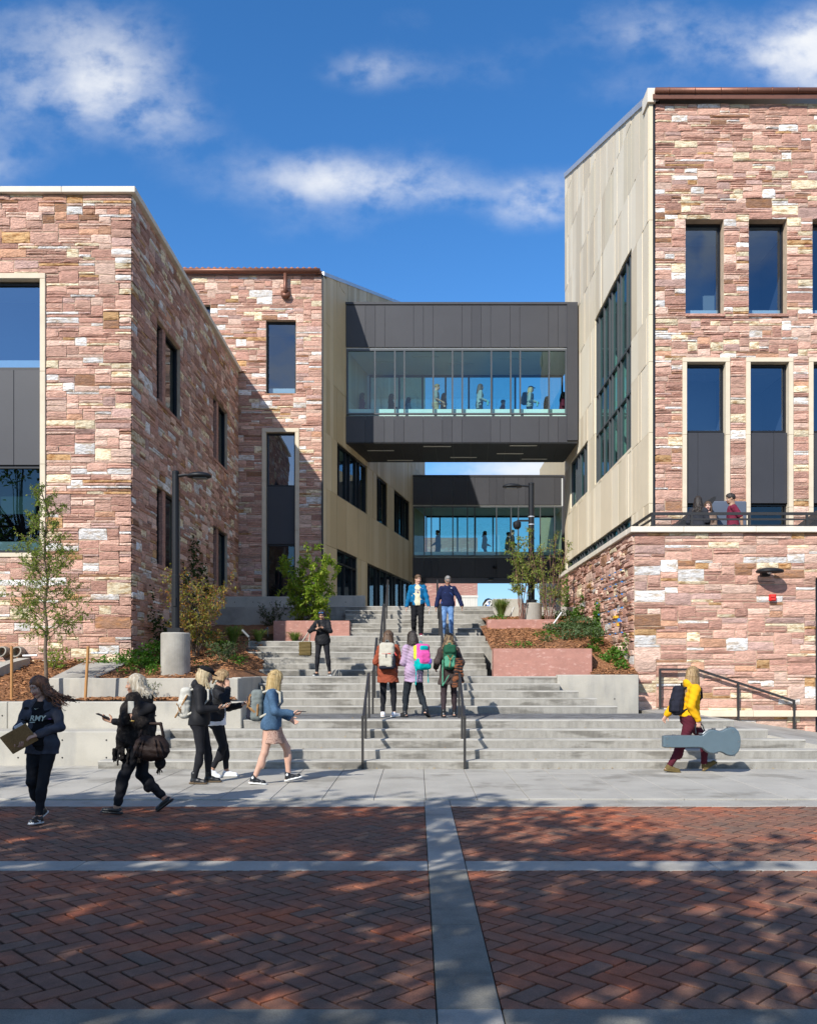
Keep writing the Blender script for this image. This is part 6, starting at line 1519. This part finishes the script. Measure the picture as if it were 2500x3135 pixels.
for k_ in range(26):
    y_ = rr.uniform(-.08, .25); x_ = -.15+rr.uniform(-.05, .06); L.append((cap(V3(x_, y_, fz-.10), V3(x_+rr.uniform(-.02, .02), y_+rr.uniform(-.03, .03), fz-.20-rr.uniform(0, .08)), .014, .011), .004, 0, False))
p['part']('scarf', L, 'poncho', .009, .006, 60)
hb = c+V3(-.27, -.23, -.40)
gear(p, 'handbag', 'slouchy dark brown leather handbag on the poncho woman’s forearm', 'handbag', [(ell(hb, (.10, .205, .16)), .02, 0, False), (ell(hb+V3(0, 0, -.06), (.115, .20, .10)), .05, 0, False), (ell(hb+V3(0, .0, .19), (.12, .09, .08)), .03, 0, True)]
     + [(cap(hb+V3(-.10, y_, .10), hb+V3(-.118, y_*1.7, -.10), .010), .012, 0, False) for y_ in (-.10, -.06, .06, .10)], ['leather_brown'], .0085, .005, None,
     [('handle', [(cap(hb+V3(0, q*.14, .12), hb+V3(.02, q*.10, .27), .018), .01, 0, False) for q in (-1, 1)]+[(cap(hb+V3(.02, -.10, .27), hb+V3(.04, .10, .27), .018), .01, 0, False)], ['leather_brown'], .009),
      ('pompom', [(ell(V3(-.20, -.32, fz-.26), (.06, .065, .075)), .01, 0, False), (cap(V3(-.20, -.27, fz-.10), V3(-.20, -.31, fz-.22), .012), .01, 0, False)]+[(cap(V3(-.20, -.30, fz-.30), V3(-.20+rr.uniform(-.05, .05), -.24-rr.uniform(0, .14), fz-.36-rr.uniform(0, .05)), .006), .003, 0, False) for _ in range(9)], ['fur_dark'], .008)])
w = p['arms'][0][2]; gear(p, 'phone', 'patterned phone held up by the poncho woman', 'phone', [(rbox(w+V3(.0, .03, .135), (.006, .036, .07), .003), .002, 0, False)], ['canvas_pale'], .0045)
m = MB(); m.tube([tuple(w+V3(.036*math.cos(q), .036*math.sin(q), -.015+.01*math.cos(q))) for q in [2*math.pi*k/14 for k in range(15)]], .008, 6); m.build('bracelet', 'gold', p['T'], local=True)
w = p['arms'][1][2]; phone(p, w+V3(-.03, .12, .075), (0, .9, .35), 'dark phone in the poncho woman’s outstretched hand')
m = MB(); q0 = p['HP'](-.082, -.01, -.065); m.tube([tuple(q0+V3(0, .022*math.cos(q), .022*math.sin(q))) for q in [2*math.pi*k/14 for k in range(15)]], .003, 5); m.build('earring', 'silver', p['T'], local=True)
for i in (0, 1):
    ft, d, u_, an = p['ankles'][i]; m = MB(); rr = random.Random(i)
    for _ in range(26):
        q = ft+d*rr.uniform(.12, .20)+u_*.058+np.cross(d, u_)*rr.uniform(-.028, .028); m.box(q[0]-.004, q[0]+.004, q[1]-.004, q[1]+.004, q[2]-.004, q[2]+.005)
    m.build('shoe_studs', 'silver', p['T'], local=True)
# 3 girl with cap
p = person('girl in a black flat cap and hooded jacket with a pale backpack, facing right', (-3.20, 13.1, .02), -90, 1.73, True, WALK,
    fl=(-.10, .04, 0, 0, 0), fr=(.10, -.12, 0, 0, -6), lean=4, nod=-22, yaw=14, skin='skin_tan', hl=(-.06, .28, 1.13), hr=(.10, .25, 1.12), el=(-.6, -.6, -.8), er=(.6, -.6, -.8),
    hand=({'dir': (.1, .9, .2), 'palm': (.3, 0, 1), 'curl': .5}, {'dir': (-.15, .9, .2), 'palm': (-.3, 0, 1), 'curl': .5}), hair='long', hairm='hair_pale', hlen=.21, wind=(0, .05, 0), locks=40, lockr=.9,
    bottom=('leggings', 'leggings_black', .99), shoes=('boot_black', 'sole_brown', .10), tops=[dict(name='jacket', mat='jacket_black', t=.034, ts=.026, hem=-.07, flare=.02, hood=True, wr=.007, fr=24)])
p['part']('cap', [(p['he']((0, -.015, .088), (.105, .118, .040)), .02, 0, False), (p['he']((0, -.01, .065), (.092, .110, .030)), .02, 0, False), (p['he']((0, .115, .050), (.058, .045, .012)), .012, 0, False)], 'cloth_black', .008, .002)
phone(p, p['arms'][1][2]+V3(-.03, .13, .06), (0, .9, .3), 'phone held by the girl in the flat cap')
def ex_pale(Q, B): return [(rbox(Q(.09, -.03, -.06), (.05, .06, .10), .03, B), .012, 0, False), (cap(Q(.12, -.12, -.22), Q(.14, .04, .12), .012), .004, 2, False), (cap(Q(.15, -.10, -.02), Q(.15, -.03, -.15), .010), .004, 2, False)]
backpack(p, 'pale stone canvas backpack on the girl in the flat cap', 0, ['canvas_pale', 'canvas_pale', 'leather_tan', 'water_bottle'], .125, .235, .085, 'canvas_pale', True, extra=ex_pale, drop=.10)
# 4 girl behind with hand at ear
p = person('girl with hand raised to her ear in a black bomber jacket and white shirt', (-3.06, 13.8, .02), -90, 1.69, True, WALK,
    fl=(-.09, .02, 0, 0, 0), fr=(.09, -.20, .07, -26, 0), lean=6, nod=-16, yaw=0, skin='skin_tan', hl=(-.04, .28, 1.13), hr=(.17, .13, 1.40), el=(-.5, -.5, -.9), er=(.7, .45, -.9),
    hand=({'dir': (.1, .9, .3), 'palm': (.2, -.2, 1), 'curl': .45}, {'dir': (-.25, -.15, .95), 'palm': (-1, 0, 0), 'curl': .3}), hair='tied', hairm='hair_dirty_blonde', hlen=.05, locks=24,
    bottom=('leggings', 'leggings_black', .93), shoes=('shoe_white', SL, 0), tops=[dict(name='shirt', mat='white_cotton', t=.014, hem=-.09, flare=.02, sleeve=.3, wr=.004), dict(name='jacket', mat='jacket_black', t=.030, ts=.024, hem=-.02, open=.05, collar=.022, wr=.007)])
phone(p, p['arms'][0][2]+V3(.0, .13, .06), (0, .9, .35), 'phone held by the girl in the bomber jacket')
# 5 denim jacket girl
p = person('blonde girl in a denim jacket and short printed skirt with a grey and navy backpack', (-2.13, 13.05, .02), -90, 1.70, True, WALK,
    fl=(-.11, .20, .025, 14, 3), fr=(.11, -.30, .01, -4, -4), pelvis=(0, -.03), lean=3, nod=-24, yaw=42, skin='skin_light', hl=(-.14, .22, .96), hr=(.16, .30, 1.05), el=(-.6, -.8, -.6), er=(.6, -.8, -.6),
    hand=({'dir': (.1, .8, -.5), 'palm': (.6, 0, .3), 'curl': .3}, {'dir': (-.2, .95, -.05), 'palm': (-.5, 0, .9), 'curl': .55}), hair='long', hairm='hair_blonde', hlen=.33, locks=48, lockr=.95, spread=.7,
    bottom=('skirt', 'skirt_print'), shoes=('boot_black', SL, .055), tops=[dict(name='denim_jacket', mat='denim', t=.028, ts=.023, hem=-.09, flare=.015, collar=.022, wr=.008, fr=24)])
phone(p, p['arms'][1][2]+V3(-.03, .13, .03), (-.1, .95, -.05), 'phone held by the girl in denim')
for i in (0, 1):
    ft, d, u_, an = p['ankles'][i]; sd_ = np.cross(d, u_); m = MB()
    for j in range(6):
        q = ft+d*(.075+.019*j)+u_*(.098-.008*j); a_, b_ = q-sd_*.022, q+sd_*.022; m.beam(tuple(a_), tuple(b_), .006, .006, 0, tuple(u_))
    m.build('laces', 'shoe_white', p['T'], local=True)
    if i == 0 or True:
        q = ft+d*.015+u_*.10+sd_*.048*1; m = MB(); m.lathe((0, 0, 0), [(.018, 0), (.018, .003)], 14); rot = Matrix(((d[0], u_[0], sd_[0], q[0]), (d[1], u_[1], sd_[1], q[1]), (d[2], u_[2], sd_[2], q[2]), (0, 0, 0, 1)))
        m.v = [tuple(rot @ Vector(v)) for v in m.v]; m.build('ankle_patch', 'shoe_white', p['T'], local=True)
def ex_grey(Q, B): return [(rbox(Q(0, -.085, -.03), (.115, .055, .19), .05, B), .015, 1, False), (cap(Q(.10, -.10, .16), Q(.12, -.12, -.02), .010), .004, 2, False), (cap(Q(.12, -.12, -.02), Q(.135, -.02, -.10), .010), .004, 2, False), (cap(Q(.14, .03, .02), Q(.14, .03, -.14), .012), .004, 2, False), (cap(Q(.02, -.145, .12), Q(.06, -.145, -.05), .008), .004, 2, False)]
backpack(p, 'large grey and navy backpack with tan trim on the girl in denim', 0, ['canvas_grey', 'canvas_navy', 'leather_tan'], .135, .235, .095, 'canvas_stone', False, extra=ex_grey, drop=.09)
# 6 guitar carrier
p = person('long-haired person in a yellow hoodie and burgundy trousers carrying a guitar case', (4.56, 14.55, .02), -90, 1.79, False, WALK,
    fl=(-.09, .26, .02, 32, 0), fr=(.09, -.44, .02, -8, 0), pelvis=(0, -.03), lean=4, nod=-4, yaw=48, skin='skin_light', hl=(-.28, -.40, .86), hr=(.24, .03, .87), er=(.4, -1, 0), el=(-.5, -1, 0),
    hand=({'dir': (.1, -.45, -.8), 'palm': (.7, .5, .3), 'curl': .5}, {'dir': (0, .1, -1), 'palm': (-1, 0, 0), 'curl': 1.1}), hair='long', hairm='hair_dirty_blonde', hlen=.47, locks=56, lockr=.85, curl=.018, spread=1.3,
    bottom=('jeans', 'jeans_burgundy', .96), shoes=('suede_olive', 'suede_olive', 0), tops=[dict(name='hoodie', mat='yellow_cotton', t=.034, ts=.030, hem=.01, hood=True, wr=.010, fr=22)])
def ex_blk(Q, B): return [(rbox(Q(.10, -.06, -.10), (.05, .07, .09), .03, B), .012, 0, False)]
backpack(p, 'plain black backpack on the person in the yellow hoodie', 0, ['canvas_navy', 'cloth_black'], .125, .245, .085, 'cloth_black', True, extra=ex_blk, drop=.10)
hx = .34; hz = .535; hy0 = p['arms'][1][2][1]
out = [(-.56, .085), (-.52, .095), (-.30, .095), (.0, .090), (.07, .10), (.125, .150), (.18, .185), (.25, .195), (.31, .175), (.36, .165), (.41, .180), (.47, .215), (.54, .232), (.60, .218), (.655, .165), (.685, .08), (.69, .0)]
# outline in (along, half height)
top = [(hy0+a-.05, b) for a, b in out]; poly = [(a, b) for a, b in top]+[(a, -b) for a, b in top[-2::-1]]
m = MB(); n_ = len(poly); rings = []
for (x_, sc_) in ((hx-.065, .93), (hx-.05, 1.0), (hx+.045, 1.0), (hx+.06, .955), (hx+.064, .90)):
    cxx = sum(a for a, b in poly)/n_; rings.append([(x_, (cxx+(a-cxx)*(1-(1-sc_)*.35)), hz+b*sc_) for a, b in poly])
vs = [v for r_ in rings for v in r_]; F = [tuple(range(n_))[::-1], tuple(range(4*n_, 5*n_))]+[(j*n_+i, j*n_+(i+1) % n_, (j+1)*n_+(i+1) % n_, (j+1)*n_+i) for j in range(4) for i in range(n_)]
m.add([tuple(WM[p['T']] @ Vector(v)) for v in vs], F)
gc = thing('guitar_case', 'grey hard guitar case carried by the person in the yellow hoodie', 'guitar case', tuple(WM[p['T']] @ Vector((hx, hy0, hz-.23))), 0)
m.build('case_shell', 'case_grey', gc)
m = MB(); rim = [(hx-.002, a, hz+b*1.012) for a, b in poly]; m.tube([tuple(WM[p['T']] @ Vector(v)) for v in rim+rim[:1]], .008, 5, 0, False); m.build('rim', 'case_trim', gc)
for (a, b) in ((-.38, .095), (.05, .12), (.26, .20), (.50, .225), (.30, -.18), (.58, -.22)):
    m = MB(); w_ = WM[p['T']] @ Vector((hx+.01, hy0+a-.05, hz+b+(.006 if b > 0 else -.006))); m.box(w_.x-.025, w_.x+.025, w_.y-.04, w_.y+.02, w_.z-.012, w_.z+.012, 0, .004); m.build('latch', 'case_trim', gc)
for (a, b) in ((-.50, .05), (-.50, -.05), (.56, .16), (.56, -.16), (.65, .0)):
    m = MB(); w_ = WM[p['T']] @ Vector((hx+.062, hy0+a-.05, hz+b)); m.v, m.f, m.m = [], [], []; n2 = 10
    m.add([(w_.x+.011*math.cos(2*math.pi*k/n2), w_.y-.006, w_.z+.011*math.sin(2*math.pi*k/n2)) for k in range(n2)]+[(w_.x+.013*math.cos(2*math.pi*k/n2), w_.y+.006, w_.z+.013*math.sin(2*math.pi*k/n2)) for k in range(n2)], [tuple(range(n2))]+[(k, (k+1) % n2, (k+1) % n2+n2, k+n2) for k in range(n2)]); m.build('rivet', 'case_trim', gc)
hw = p['arms'][1][2]+V3(0, .01, -.075)
m = MB(); m.tube([tuple(WM[p['T']] @ Vector(q)) for q in ((hx-.03, hw[1]-.07, hz+.125), (hw[0], hw[1]-.06, hw[2]), (hw[0], hw[1]+.06, hw[2]), (hx-.03, hw[1]+.07, hz+.17))], .012, 7); m.build('handle', 'boot_black', gc)
# 7-9 three students with backpacks
Z1 = .785
p = person('girl in a long rust-red cardigan with a beige backpack, climbing the stairs', (-.58, 17.2, Z1), -4, 1.68, True, STU,
    fl=(-.085, .02, 0, 0, 4), fr=(.115, .0, 0, 0, -38), lean=3, nod=-12, yaw=-14, hl=(-.20, .26, 1.04), hr=(.22, .26, 1.06), hair='bob', hairm='hair_brown', hlen=.17, locks=34, wind=(.01, 0, 0),
    bottom=('leggings', 'leggings_black', .95), shoes=('shoe_white', SL, 0), tops=[dict(name='cardigan', mat='rust_knit', t=.036, ts=.034, hem=-.24, flare=.045, wr=.009, fr=22)])
def ex_tnf(Q, B): return [(rbox(Q(0, -.095, -.10), (.115, .035, .12), .035, B), .012, 0, False), (cap(Q(-.09, -.118, .03), Q(.09, -.118, .03), .008), .003, 2, False), (cap(Q(0, -.125, .02), Q(.0, -.135, -.05), .008), .003, 1, False), (rbox(Q(0, -.02, -.235), (.15, .10, .03), .03, B), .012, 1, False), (rbox(Q(.145, 0, -.10), (.02, .08, .13), .02, B), .012, 1, False), (cap(Q(.15, -.02, .06), Q(.19, -.03, .0), .012), .004, 2, False), (cap(Q(.15, -.02, -.08), Q(.20, -.02, -.34), .009), .004, 1, False)]
_, Q, B = backpack(p, 'beige and grey backpack with red zip on the girl in the rust cardigan', 0, ['canvas_stone', 'canvas_navy', 'label_red'], .150, .255, .075, 'canvas_grey', False, extra=ex_tnf, drop=.06)
p = person('girl in a lilac knit sweater with a pink and teal backpack, climbing the stairs', (-.05, 17.2, Z1), 28, 1.68, True, STU,
    fl=(-.13, .10, 0, 0, 12), fr=(.14, -.20, .05, -20, -52), pelvis=(-.02, -.02), lean=4, nod=-10, yaw=4, hl=(-.17, .27, 1.06), hr=(.15, .25, 1.02), hair='bob', hairm='hair_dark', hlen=.20, locks=36, curl=.012,
    bottom=('jeans', 'jeans_black', .93), shoes=('boot_black', 'boot_black', .05), tops=[dict(name='sweater', mat='lilac_knit', t=.036, ts=.040, hem=-.22, flare=.015, wr=.010, fr=24)])
def ex_pink(Q, B): return [(rbox(Q(0, -.01, -.145), (.152, .105, .115), .06, B), .006, 1, False), (rbox(Q(0, -.09, -.03), (.12, .05, .12), .05, B), .012, 0, False), (rbox(Q(-.12, .02, .08), (.035, .07, .14), .03, B), .006, 2, False), (rbox(Q(0, -.06, .16), (.09, .05, .04), .03, B), .008, 1, False), (rbox(Q(.10, -.09, -.10), (.05, .05, .06), .04, B), .006, 3, False), (cap(Q(-.13, .02, -.22), Q(-.15, .03, -.55), .010), .003, 1, False), (cap(Q(.13, .02, -.22), Q(.13, .03, -.52), .010), .003, 1, False)]
backpack(p, 'hot pink, teal and lime backpack slung on the girl in lilac', 0, ['pack_pink', 'pack_teal', 'pack_lime', 'pack_purple'], .150, .250, .085, 'pack_teal', False, extra=ex_pink, drop=.07, side=.09)
small(p, 'snack_pot', 'small yellow pot held by the girl in lilac', 'pot', p['arms'][0][2]+V3(.03, .10, .02), (.035, .035, .03), 'yellow_tag', None, .02)
p = person('girl with long curly ombre hair and a dark beanie in a brown cardigan', (.63, 17.2, Z1), 2, 1.64, True, STU,
    fl=(-.10, -.06, 0, 0, 6), fr=(.12, .16, .0, 0, -12), lean=5, nod=-24, hl=(-.24, .16, .98), hr=(.24, .20, 1.0), hair='long', hairm='hair_ombre', hlen=.34, curl=.055, locks=64, lockr=.7, spread=3.2, tights='tights',
    bottom=('leggings', 'tights', .97), shoes=('boot_black', 'boot_black', .08), tops=[dict(name='cardigan', mat='brown_knit', t=.034, ts=.034, hem=-.25, flare=.05, wr=.010, fr=24)])
p['part']('beanie', [(p['he']((0, -.016, .060), (.095, .113, .085)), .01, 0, False), (p['he']((0, -.02, .150), (.02, .02, .016)), .01, 0, False), (p['he']((0, .06, -.045), (.14, .16, .075)), .01, 0, True)], 'cloth_black', .009, .002)
def ex_green(Q, B): return [(rbox(Q(0, -.075, .15), (.115, .075, .09), .05, B), .010, 0, False), (cap(Q(-.05, -.155, .02), Q(0, -.165, -.06), .009), .003, 2, False), (cap(Q(.05, -.155, .02), Q(0, -.165, -.06), .009), .003, 2, False), (cap(Q(0, -.165, -.06), Q(-.02, -.15, -.20), .009), .003, 2, False), (cap(Q(-.14, 0, -.05), Q(-.14, .02, -.55), .013), .003, 1, False), (cap(Q(-.14, .02, -.55), Q(-.02, .0, -.35), .012), .003, 1, False)]
backpack(p, 'dark green backpack with tan straps on the girl in the beanie', 0, ['pack_green', 'pack_green_light', 'leather_tan'], .125, .235, .085, 'pack_green_light', True, extra=ex_green, drop=.06)
gear(p, 'flannel_shirt', 'orange and black plaid shirt hanging from the green backpack', 'shirt', [(cap(V3(.15, -.24, 1.12), V3(.10, -.25, .62), .045, .06, (0, 1, 0), .5), .01, 0, False), (cap(V3(.20, -.22, 1.10), V3(.22, -.22, .72), .05, .06, (0, 1, 0), .5), .02, 0, False)], ['plaid'], .010, .006)
# 10 woman in black on the second landing
p = person('woman in black with sunglasses on her head, looking at her phone on the stairs', (-2.30, 21.25, 1.563), 180, 1.60, True, None,
    fl=(-.19, .02, 0, 0, 16), fr=(.10, .03, 0, 0, -22), pelvis=(-.02, 0), lean=2, nod=-30, yaw=-6, skin='skin_tan', hl=(-.02, .26, 1.17), hr=(.07, .26, 1.14), el=(-1, -.2, -.6), er=(1, -.2, -.6), hand=({'dir': (.6, .2, .4), 'palm': (.3, -.6, .2), 'curl': .6}, {'dir': (-.5, .2, .5), 'palm': (-.3, -.6, .2), 'curl': .6}), hair='tied', hairm='hair_dark', hlen=.05, locks=22,
    bottom=('leggings', 'leggings_black', .95), shoes=('boot_black', SL, -1), tops=[dict(name='jacket', mat='jacket_black', t=.034, ts=.018, hem=-.12, flare=.01, sleeve=.82, collar=.018, wr=.007)])
phone(p, p['arms'][0][2]+V3(.05, .04, .08), (.2, .1, .9), 'phone held by the woman in black')
p['part']('sunglasses', [(p['he']((q*.036, .075, .085), (.028, .018, .022)), .004, 0, False) for q in (-1, 1)]+[(p['hcp']((-.07, .03, .075), (.07, .03, .075), .006), .004, 0, False)], 'lens_blue', .007)
tb = V3(.39, .05, .66)
gear(p, 'tote_bag', 'olive tote bag with cream handles hanging from the woman in black', 'bag', [(rbox(tb, (.15, .07, .17), .03), .02, 0, False), (cap(tb+V3(-.13, -.072, .08), tb+V3(.13, -.072, .08), .008), .004, 1, False)], ['khaki' if False else 'suede_olive', 'leather_tan'], .010, .005, None,
     [('handle', [(cap(tb+V3(q*.09, y_, .15), tb+V3(-.10+q*.02, y_*.5, .40), .012), .006, 0, False) for q in (-1, 1) for y_ in (-.05, .05)], ['canvas_stone'], .009)])
# 11-12 men descending
p = person('young man in a bright blue zip jacket and cream T-shirt descending the stairs', (.02, 25.1, 2.655), 180, 1.76, False, 'men coming down the stairs',
    fl=(-.10, .10, 0, 0, 4), fr=(.09, -.12, .02, -8, -6), lean=0, yaw=24, nod=-8, skin='skin_light', hl=(-.33, .10, .84), hr=(.32, .02, .80), hair='short', hairm='hair_brown', bottom=('pants', 'cloth_black', .96), shoes=('maroon_cotton', SL, 0),
    tops=[dict(name='shirt', mat='cream_cotton', t=.018, hem=-.06, sleeve=.3, wr=.005), dict(name='jacket', mat='teal_jacket', t=.034, ts=.028, hem=-.06, open=.085, collar=.026, wr=.008)])
c = p['C']; m = MB(); rr = random.Random(12)
for q in range(7):
    x_ = c[0]-.060+.020*q; z_ = c[2]+.035-.10*(x_-c[0])**2*20*.1; y_ = c[1]+.160-.012*abs(q-3)
    m.box(x_-.007, x_-.003, y_, y_+.004, z_-.018, z_+.018); m.box(x_-.003, x_+.006, y_, y_+.004, z_+.012*(1 if q % 2 else -1)-.003, z_+.012*(1 if q % 2 else -1)+.003); m.box(x_-.003, x_+.006, y_, y_+.004, z_-.003, z_+.003)
m.build('shirt_print', 'print_purple', p['T'], local=True)
m = MB(); m.add([(c[0]+.022*math.cos(t), c[1]+.163, c[2]-.035+.020*math.sin(t)) for t in [2*math.pi*k/12 for k in range(12)]]+[(c[0]+.022*math.cos(t), c[1]+.158, c[2]-.035+.020*math.sin(t)) for t in [2*math.pi*k/12 for k in range(12)]], [tuple(range(12))]+[(k, (k+1) % 12, (k+1) % 12+12, k+12) for k in range(12)]); m.build('shirt_emblem', 'print_purple', p['T'], local=True)
m = MB(); m.box(c[0]-.16, c[0]-.12, c[1]+.125, c[1]+.133, c[2]+.062, c[2]+.074); m.build('chest_mark', 'print_purple', p['T'], local=True)
small(p, 'paper', 'folded sheet of paper in the young man’s hand', 'paper', p['arms'][0][2]+V3(-.02, .06, -.15), (.004, .07, .12), 'white_cotton', None, .002)
p = person('grey-haired man with glasses in a navy fleece and blue jeans descending the stairs', (.92, 25.3, 2.655), 180, 1.74, False, 'men coming down the stairs',
    fl=(-.07, .16, 0, 0, 4), fr=(.13, -.06, .02, -8, -10), lean=2, yaw=4, nod=-18, skin='skin_tan', hl=(-.37, .12, .90), hr=(.36, .14, .86), el=(-1, -.6, 0), er=(1, -.6, 0), hair='short', hairm='hair_grey', bottom=('jeans', 'jeans_blue', .97), shoes=('grey_cotton', SL, 0),
    tops=[dict(name='shirt', mat='blue_cotton', t=.015, hem=0, sleeve=.3), dict(name='fleece', mat='navy_fleece', t=.036, ts=.034, hem=-.06, collar=.028, wr=.008, fr=20)])
p['part']('glasses', [(p['hcp']((q*.016, .104, .006), (q*.048, .094, .006), .013, .012), .002, 0, False) for q in (-1, 1)]+[(p['hcp']((q*.05, .09, .01), (q*.076, .0, .01), .004), .002, 0, False) for q in (-1, 1)], 'lens_grey', .006)
c = p['C']; m = MB(); m.box(c[0]-.12, c[0]-.08, c[1]+.155, c[1]+.16, c[2]+.10, c[2]+.115); m.build('chest_mark', 'white_cotton', p['T'], local=True)
# 13-15 on the terrace
p = person('woman with long dark curly hair in a quilted jacket, back turned, on the terrace', (7.02, 21.9, 4.30), -22, 1.73, True, 'people talking on the terrace', 1, hl=(-.2, .22, 1.0), hr=(.22, .22, 1.0), nod=-6, hair='long', hairm='hair_dark', hlen=.36, curl=.03, locks=44, spread=1.5, bottom=('leggings', 'leggings_black'), tops=[dict(name='jacket', mat='cloth_charcoal', t=.034, hem=-.1, wr=.008)])
p = person('woman in a taupe top with long brown hair facing the camera on the terrace', (7.47, 22.5, 4.30), 168, 1.70, True, 'people talking on the terrace', 1, skin='skin_pale', hl=(-.1, .25, 1.05), hr=(.1, .25, 1.05), nod=-4, yaw=-10, hair='long', hairm='hair_brown', hlen=.30, locks=36, bottom=('jeans', 'jeans_black'), tops=[dict(name='top', mat='taupe_cotton', t=.02, hem=-.1, neck=.075, wr=.006)])
p = person('man with short dark hair and beard in a maroon T-shirt, facing left on the terrace', (7.97, 22.1, 4.30), 84, 1.83, False, 'people talking on the terrace', 1, skin='skin_olive', nod=-8, hl=(-.24, -.16, .95), hr=(.2, -.12, .95), hair='short', hairm='hair_dark', beard=True, brow='hair_dark', bottom=('jeans', 'jeans_black'), tops=[dict(name='t_shirt', mat='maroon_cotton', t=.022, ts=.03, hem=-.1, sleeve=.42, wr=.007)])
# people on the bridges
BR1 = [(1106.5, 36.6, 1.66, 'maroon_cotton', 'jeans_black', 'tied', 'hair_dark', True, 'person in maroon at the left end of the upper bridge'),
       (1195.5, 36.8, 1.66, 'cloth_charcoal', 'jeans_black', 'tied', 'hair_dark', True, 'person in dark grey, second from left on the upper bridge'),
       (1247, 37.1, 1.64, 'grey_cotton', 'jeans_black', 'bob', 'hair_dark', True, 'person in pale grey, third from left on the upper bridge'),
       (1333, 35.9, 1.77, 'grey_cotton', 'khaki', 'short', 'hair_dirty_blonde', False, 'tall boy in grey T-shirt and khaki trousers on the upper bridge'),
       (1356, 36.7, 1.66, 'cloth_charcoal', 'jeans_black', 'tied', 'hair_dark', True, 'girl in dark clothes beside the tall boy on the upper bridge'),
       (1467, 35.8, 1.76, 'mint_cotton', 'jeans_black', 'long', 'hair_brown', True, 'woman in a pale grey-green coat in the middle of the upper bridge'),
       (1536, 37.35, 1.60, 'rust_knit', 'jeans_black', 'short', 'hair_brown', False, 'person with short brown hair low behind the middle of the upper bridge'),
       (1621, 36.0, 1.72, 'mint_cotton', 'cloth_charcoal', 'tied', 'hair_blonde', True, 'girl in a dark cap with a black backpack on the upper bridge'),
       (1671, 37.0, 1.62, 'cloth_black', 'jeans_black', 'long', 'hair_dark', True, 'dark-haired person in black near the right end of the upper bridge'),
       (1720, 36.6, 1.68, 'maroon_cotton', 'jeans_black', 'bob', 'hair_dark', True, 'person in maroon at the right end of the upper bridge')]
for i, (px_, D, H, tm, bm_, hs_, hm_, fe, lab) in enumerate(BR1):
    rr = random.Random(i); st = rr.uniform(.1, .25)
    p = person(lab, (X(px_, D), D, 11.62), -90+rr.uniform(-12, 12), H, fe, 'people walking across the upper bridge', 1 if i in (3, 5, 7) else 2, fl=(-.09, st, 0, 8), fr=(.09, -st, .05, -22), skin='skin_olive' if i in (0, 1, 8) else 'skin_light', nod=rr.uniform(-12, 0),
        hl=(-.18, .28, 1.0) if i % 3 == 0 else None, hr=(.18, .25, 1.02) if i % 2 else None, hair=hs_, hairm=hm_, hlen=.3, locks=26, bottom=('pants' if i == 3 else 'jeans', bm_), tops=[dict(name='top', mat=tm, t=.030, hem=-.2 if i == 5 else -.08, sleeve=.42 if i == 3 else .97, wr=.006)])
    if i == 7:
        p['part']('cap', [(p['he']((0, -.015, .07), (.092, .11, .06)), .02, 0, False), (p['he']((0, .125, .055), (.06, .05, .012)), .012, 0, False)], 'cloth_black', .012)
        backpack(p, 'black backpack on the girl in the cap on the upper bridge', 0, ['cloth_black', 'cloth_black'], .13, .25, .10, 'cloth_black', True, drop=.05)
    if i in (5, 7): small(p, 'water_bottle', ('teal bottle in the hand of the woman in the coat', 'teal bottle held by the girl in the cap')[i == 7], 'bottle', p['arms'][1][2]+V3(.02, .06, -.08), (.035, .035, .11), 'water_bottle', None, .03)
for i, (px_, D, H, hd, tm, hs_, lab) in enumerate(((1341, 47.8, 1.80, 80, 'navy_fleece', 'short', 'man in navy on the lower bridge looking left'), (1482, 47.8, 1.76, -90, 'canvas_grey', 'bob', 'person in a grey jacket in the middle of the lower bridge'), (1553, 48.1, 1.74, -90, 'cloth_charcoal', 'short', 'rear one of two dark figures together on the lower bridge'), (1566, 47.6, 1.78, -90, 'cloth_black', 'short', 'front one of two dark figures together on the lower bridge'))):
    person(lab, (X(px_, D), D, 7.50), hd, H, i == 1, 'people walking across the lower bridge', 2, fl=(-.09, .15, 0, 8), fr=(.09, -.15, .04, -20), hair=hs_, hairm='hair_dark', hlen=.2, locks=20, hl=(-.15, .25, 1.02), bottom=('jeans', 'jeans_black'), tops=[dict(name='jacket', mat=tm, t=.032, hem=-.1, wr=.005)])
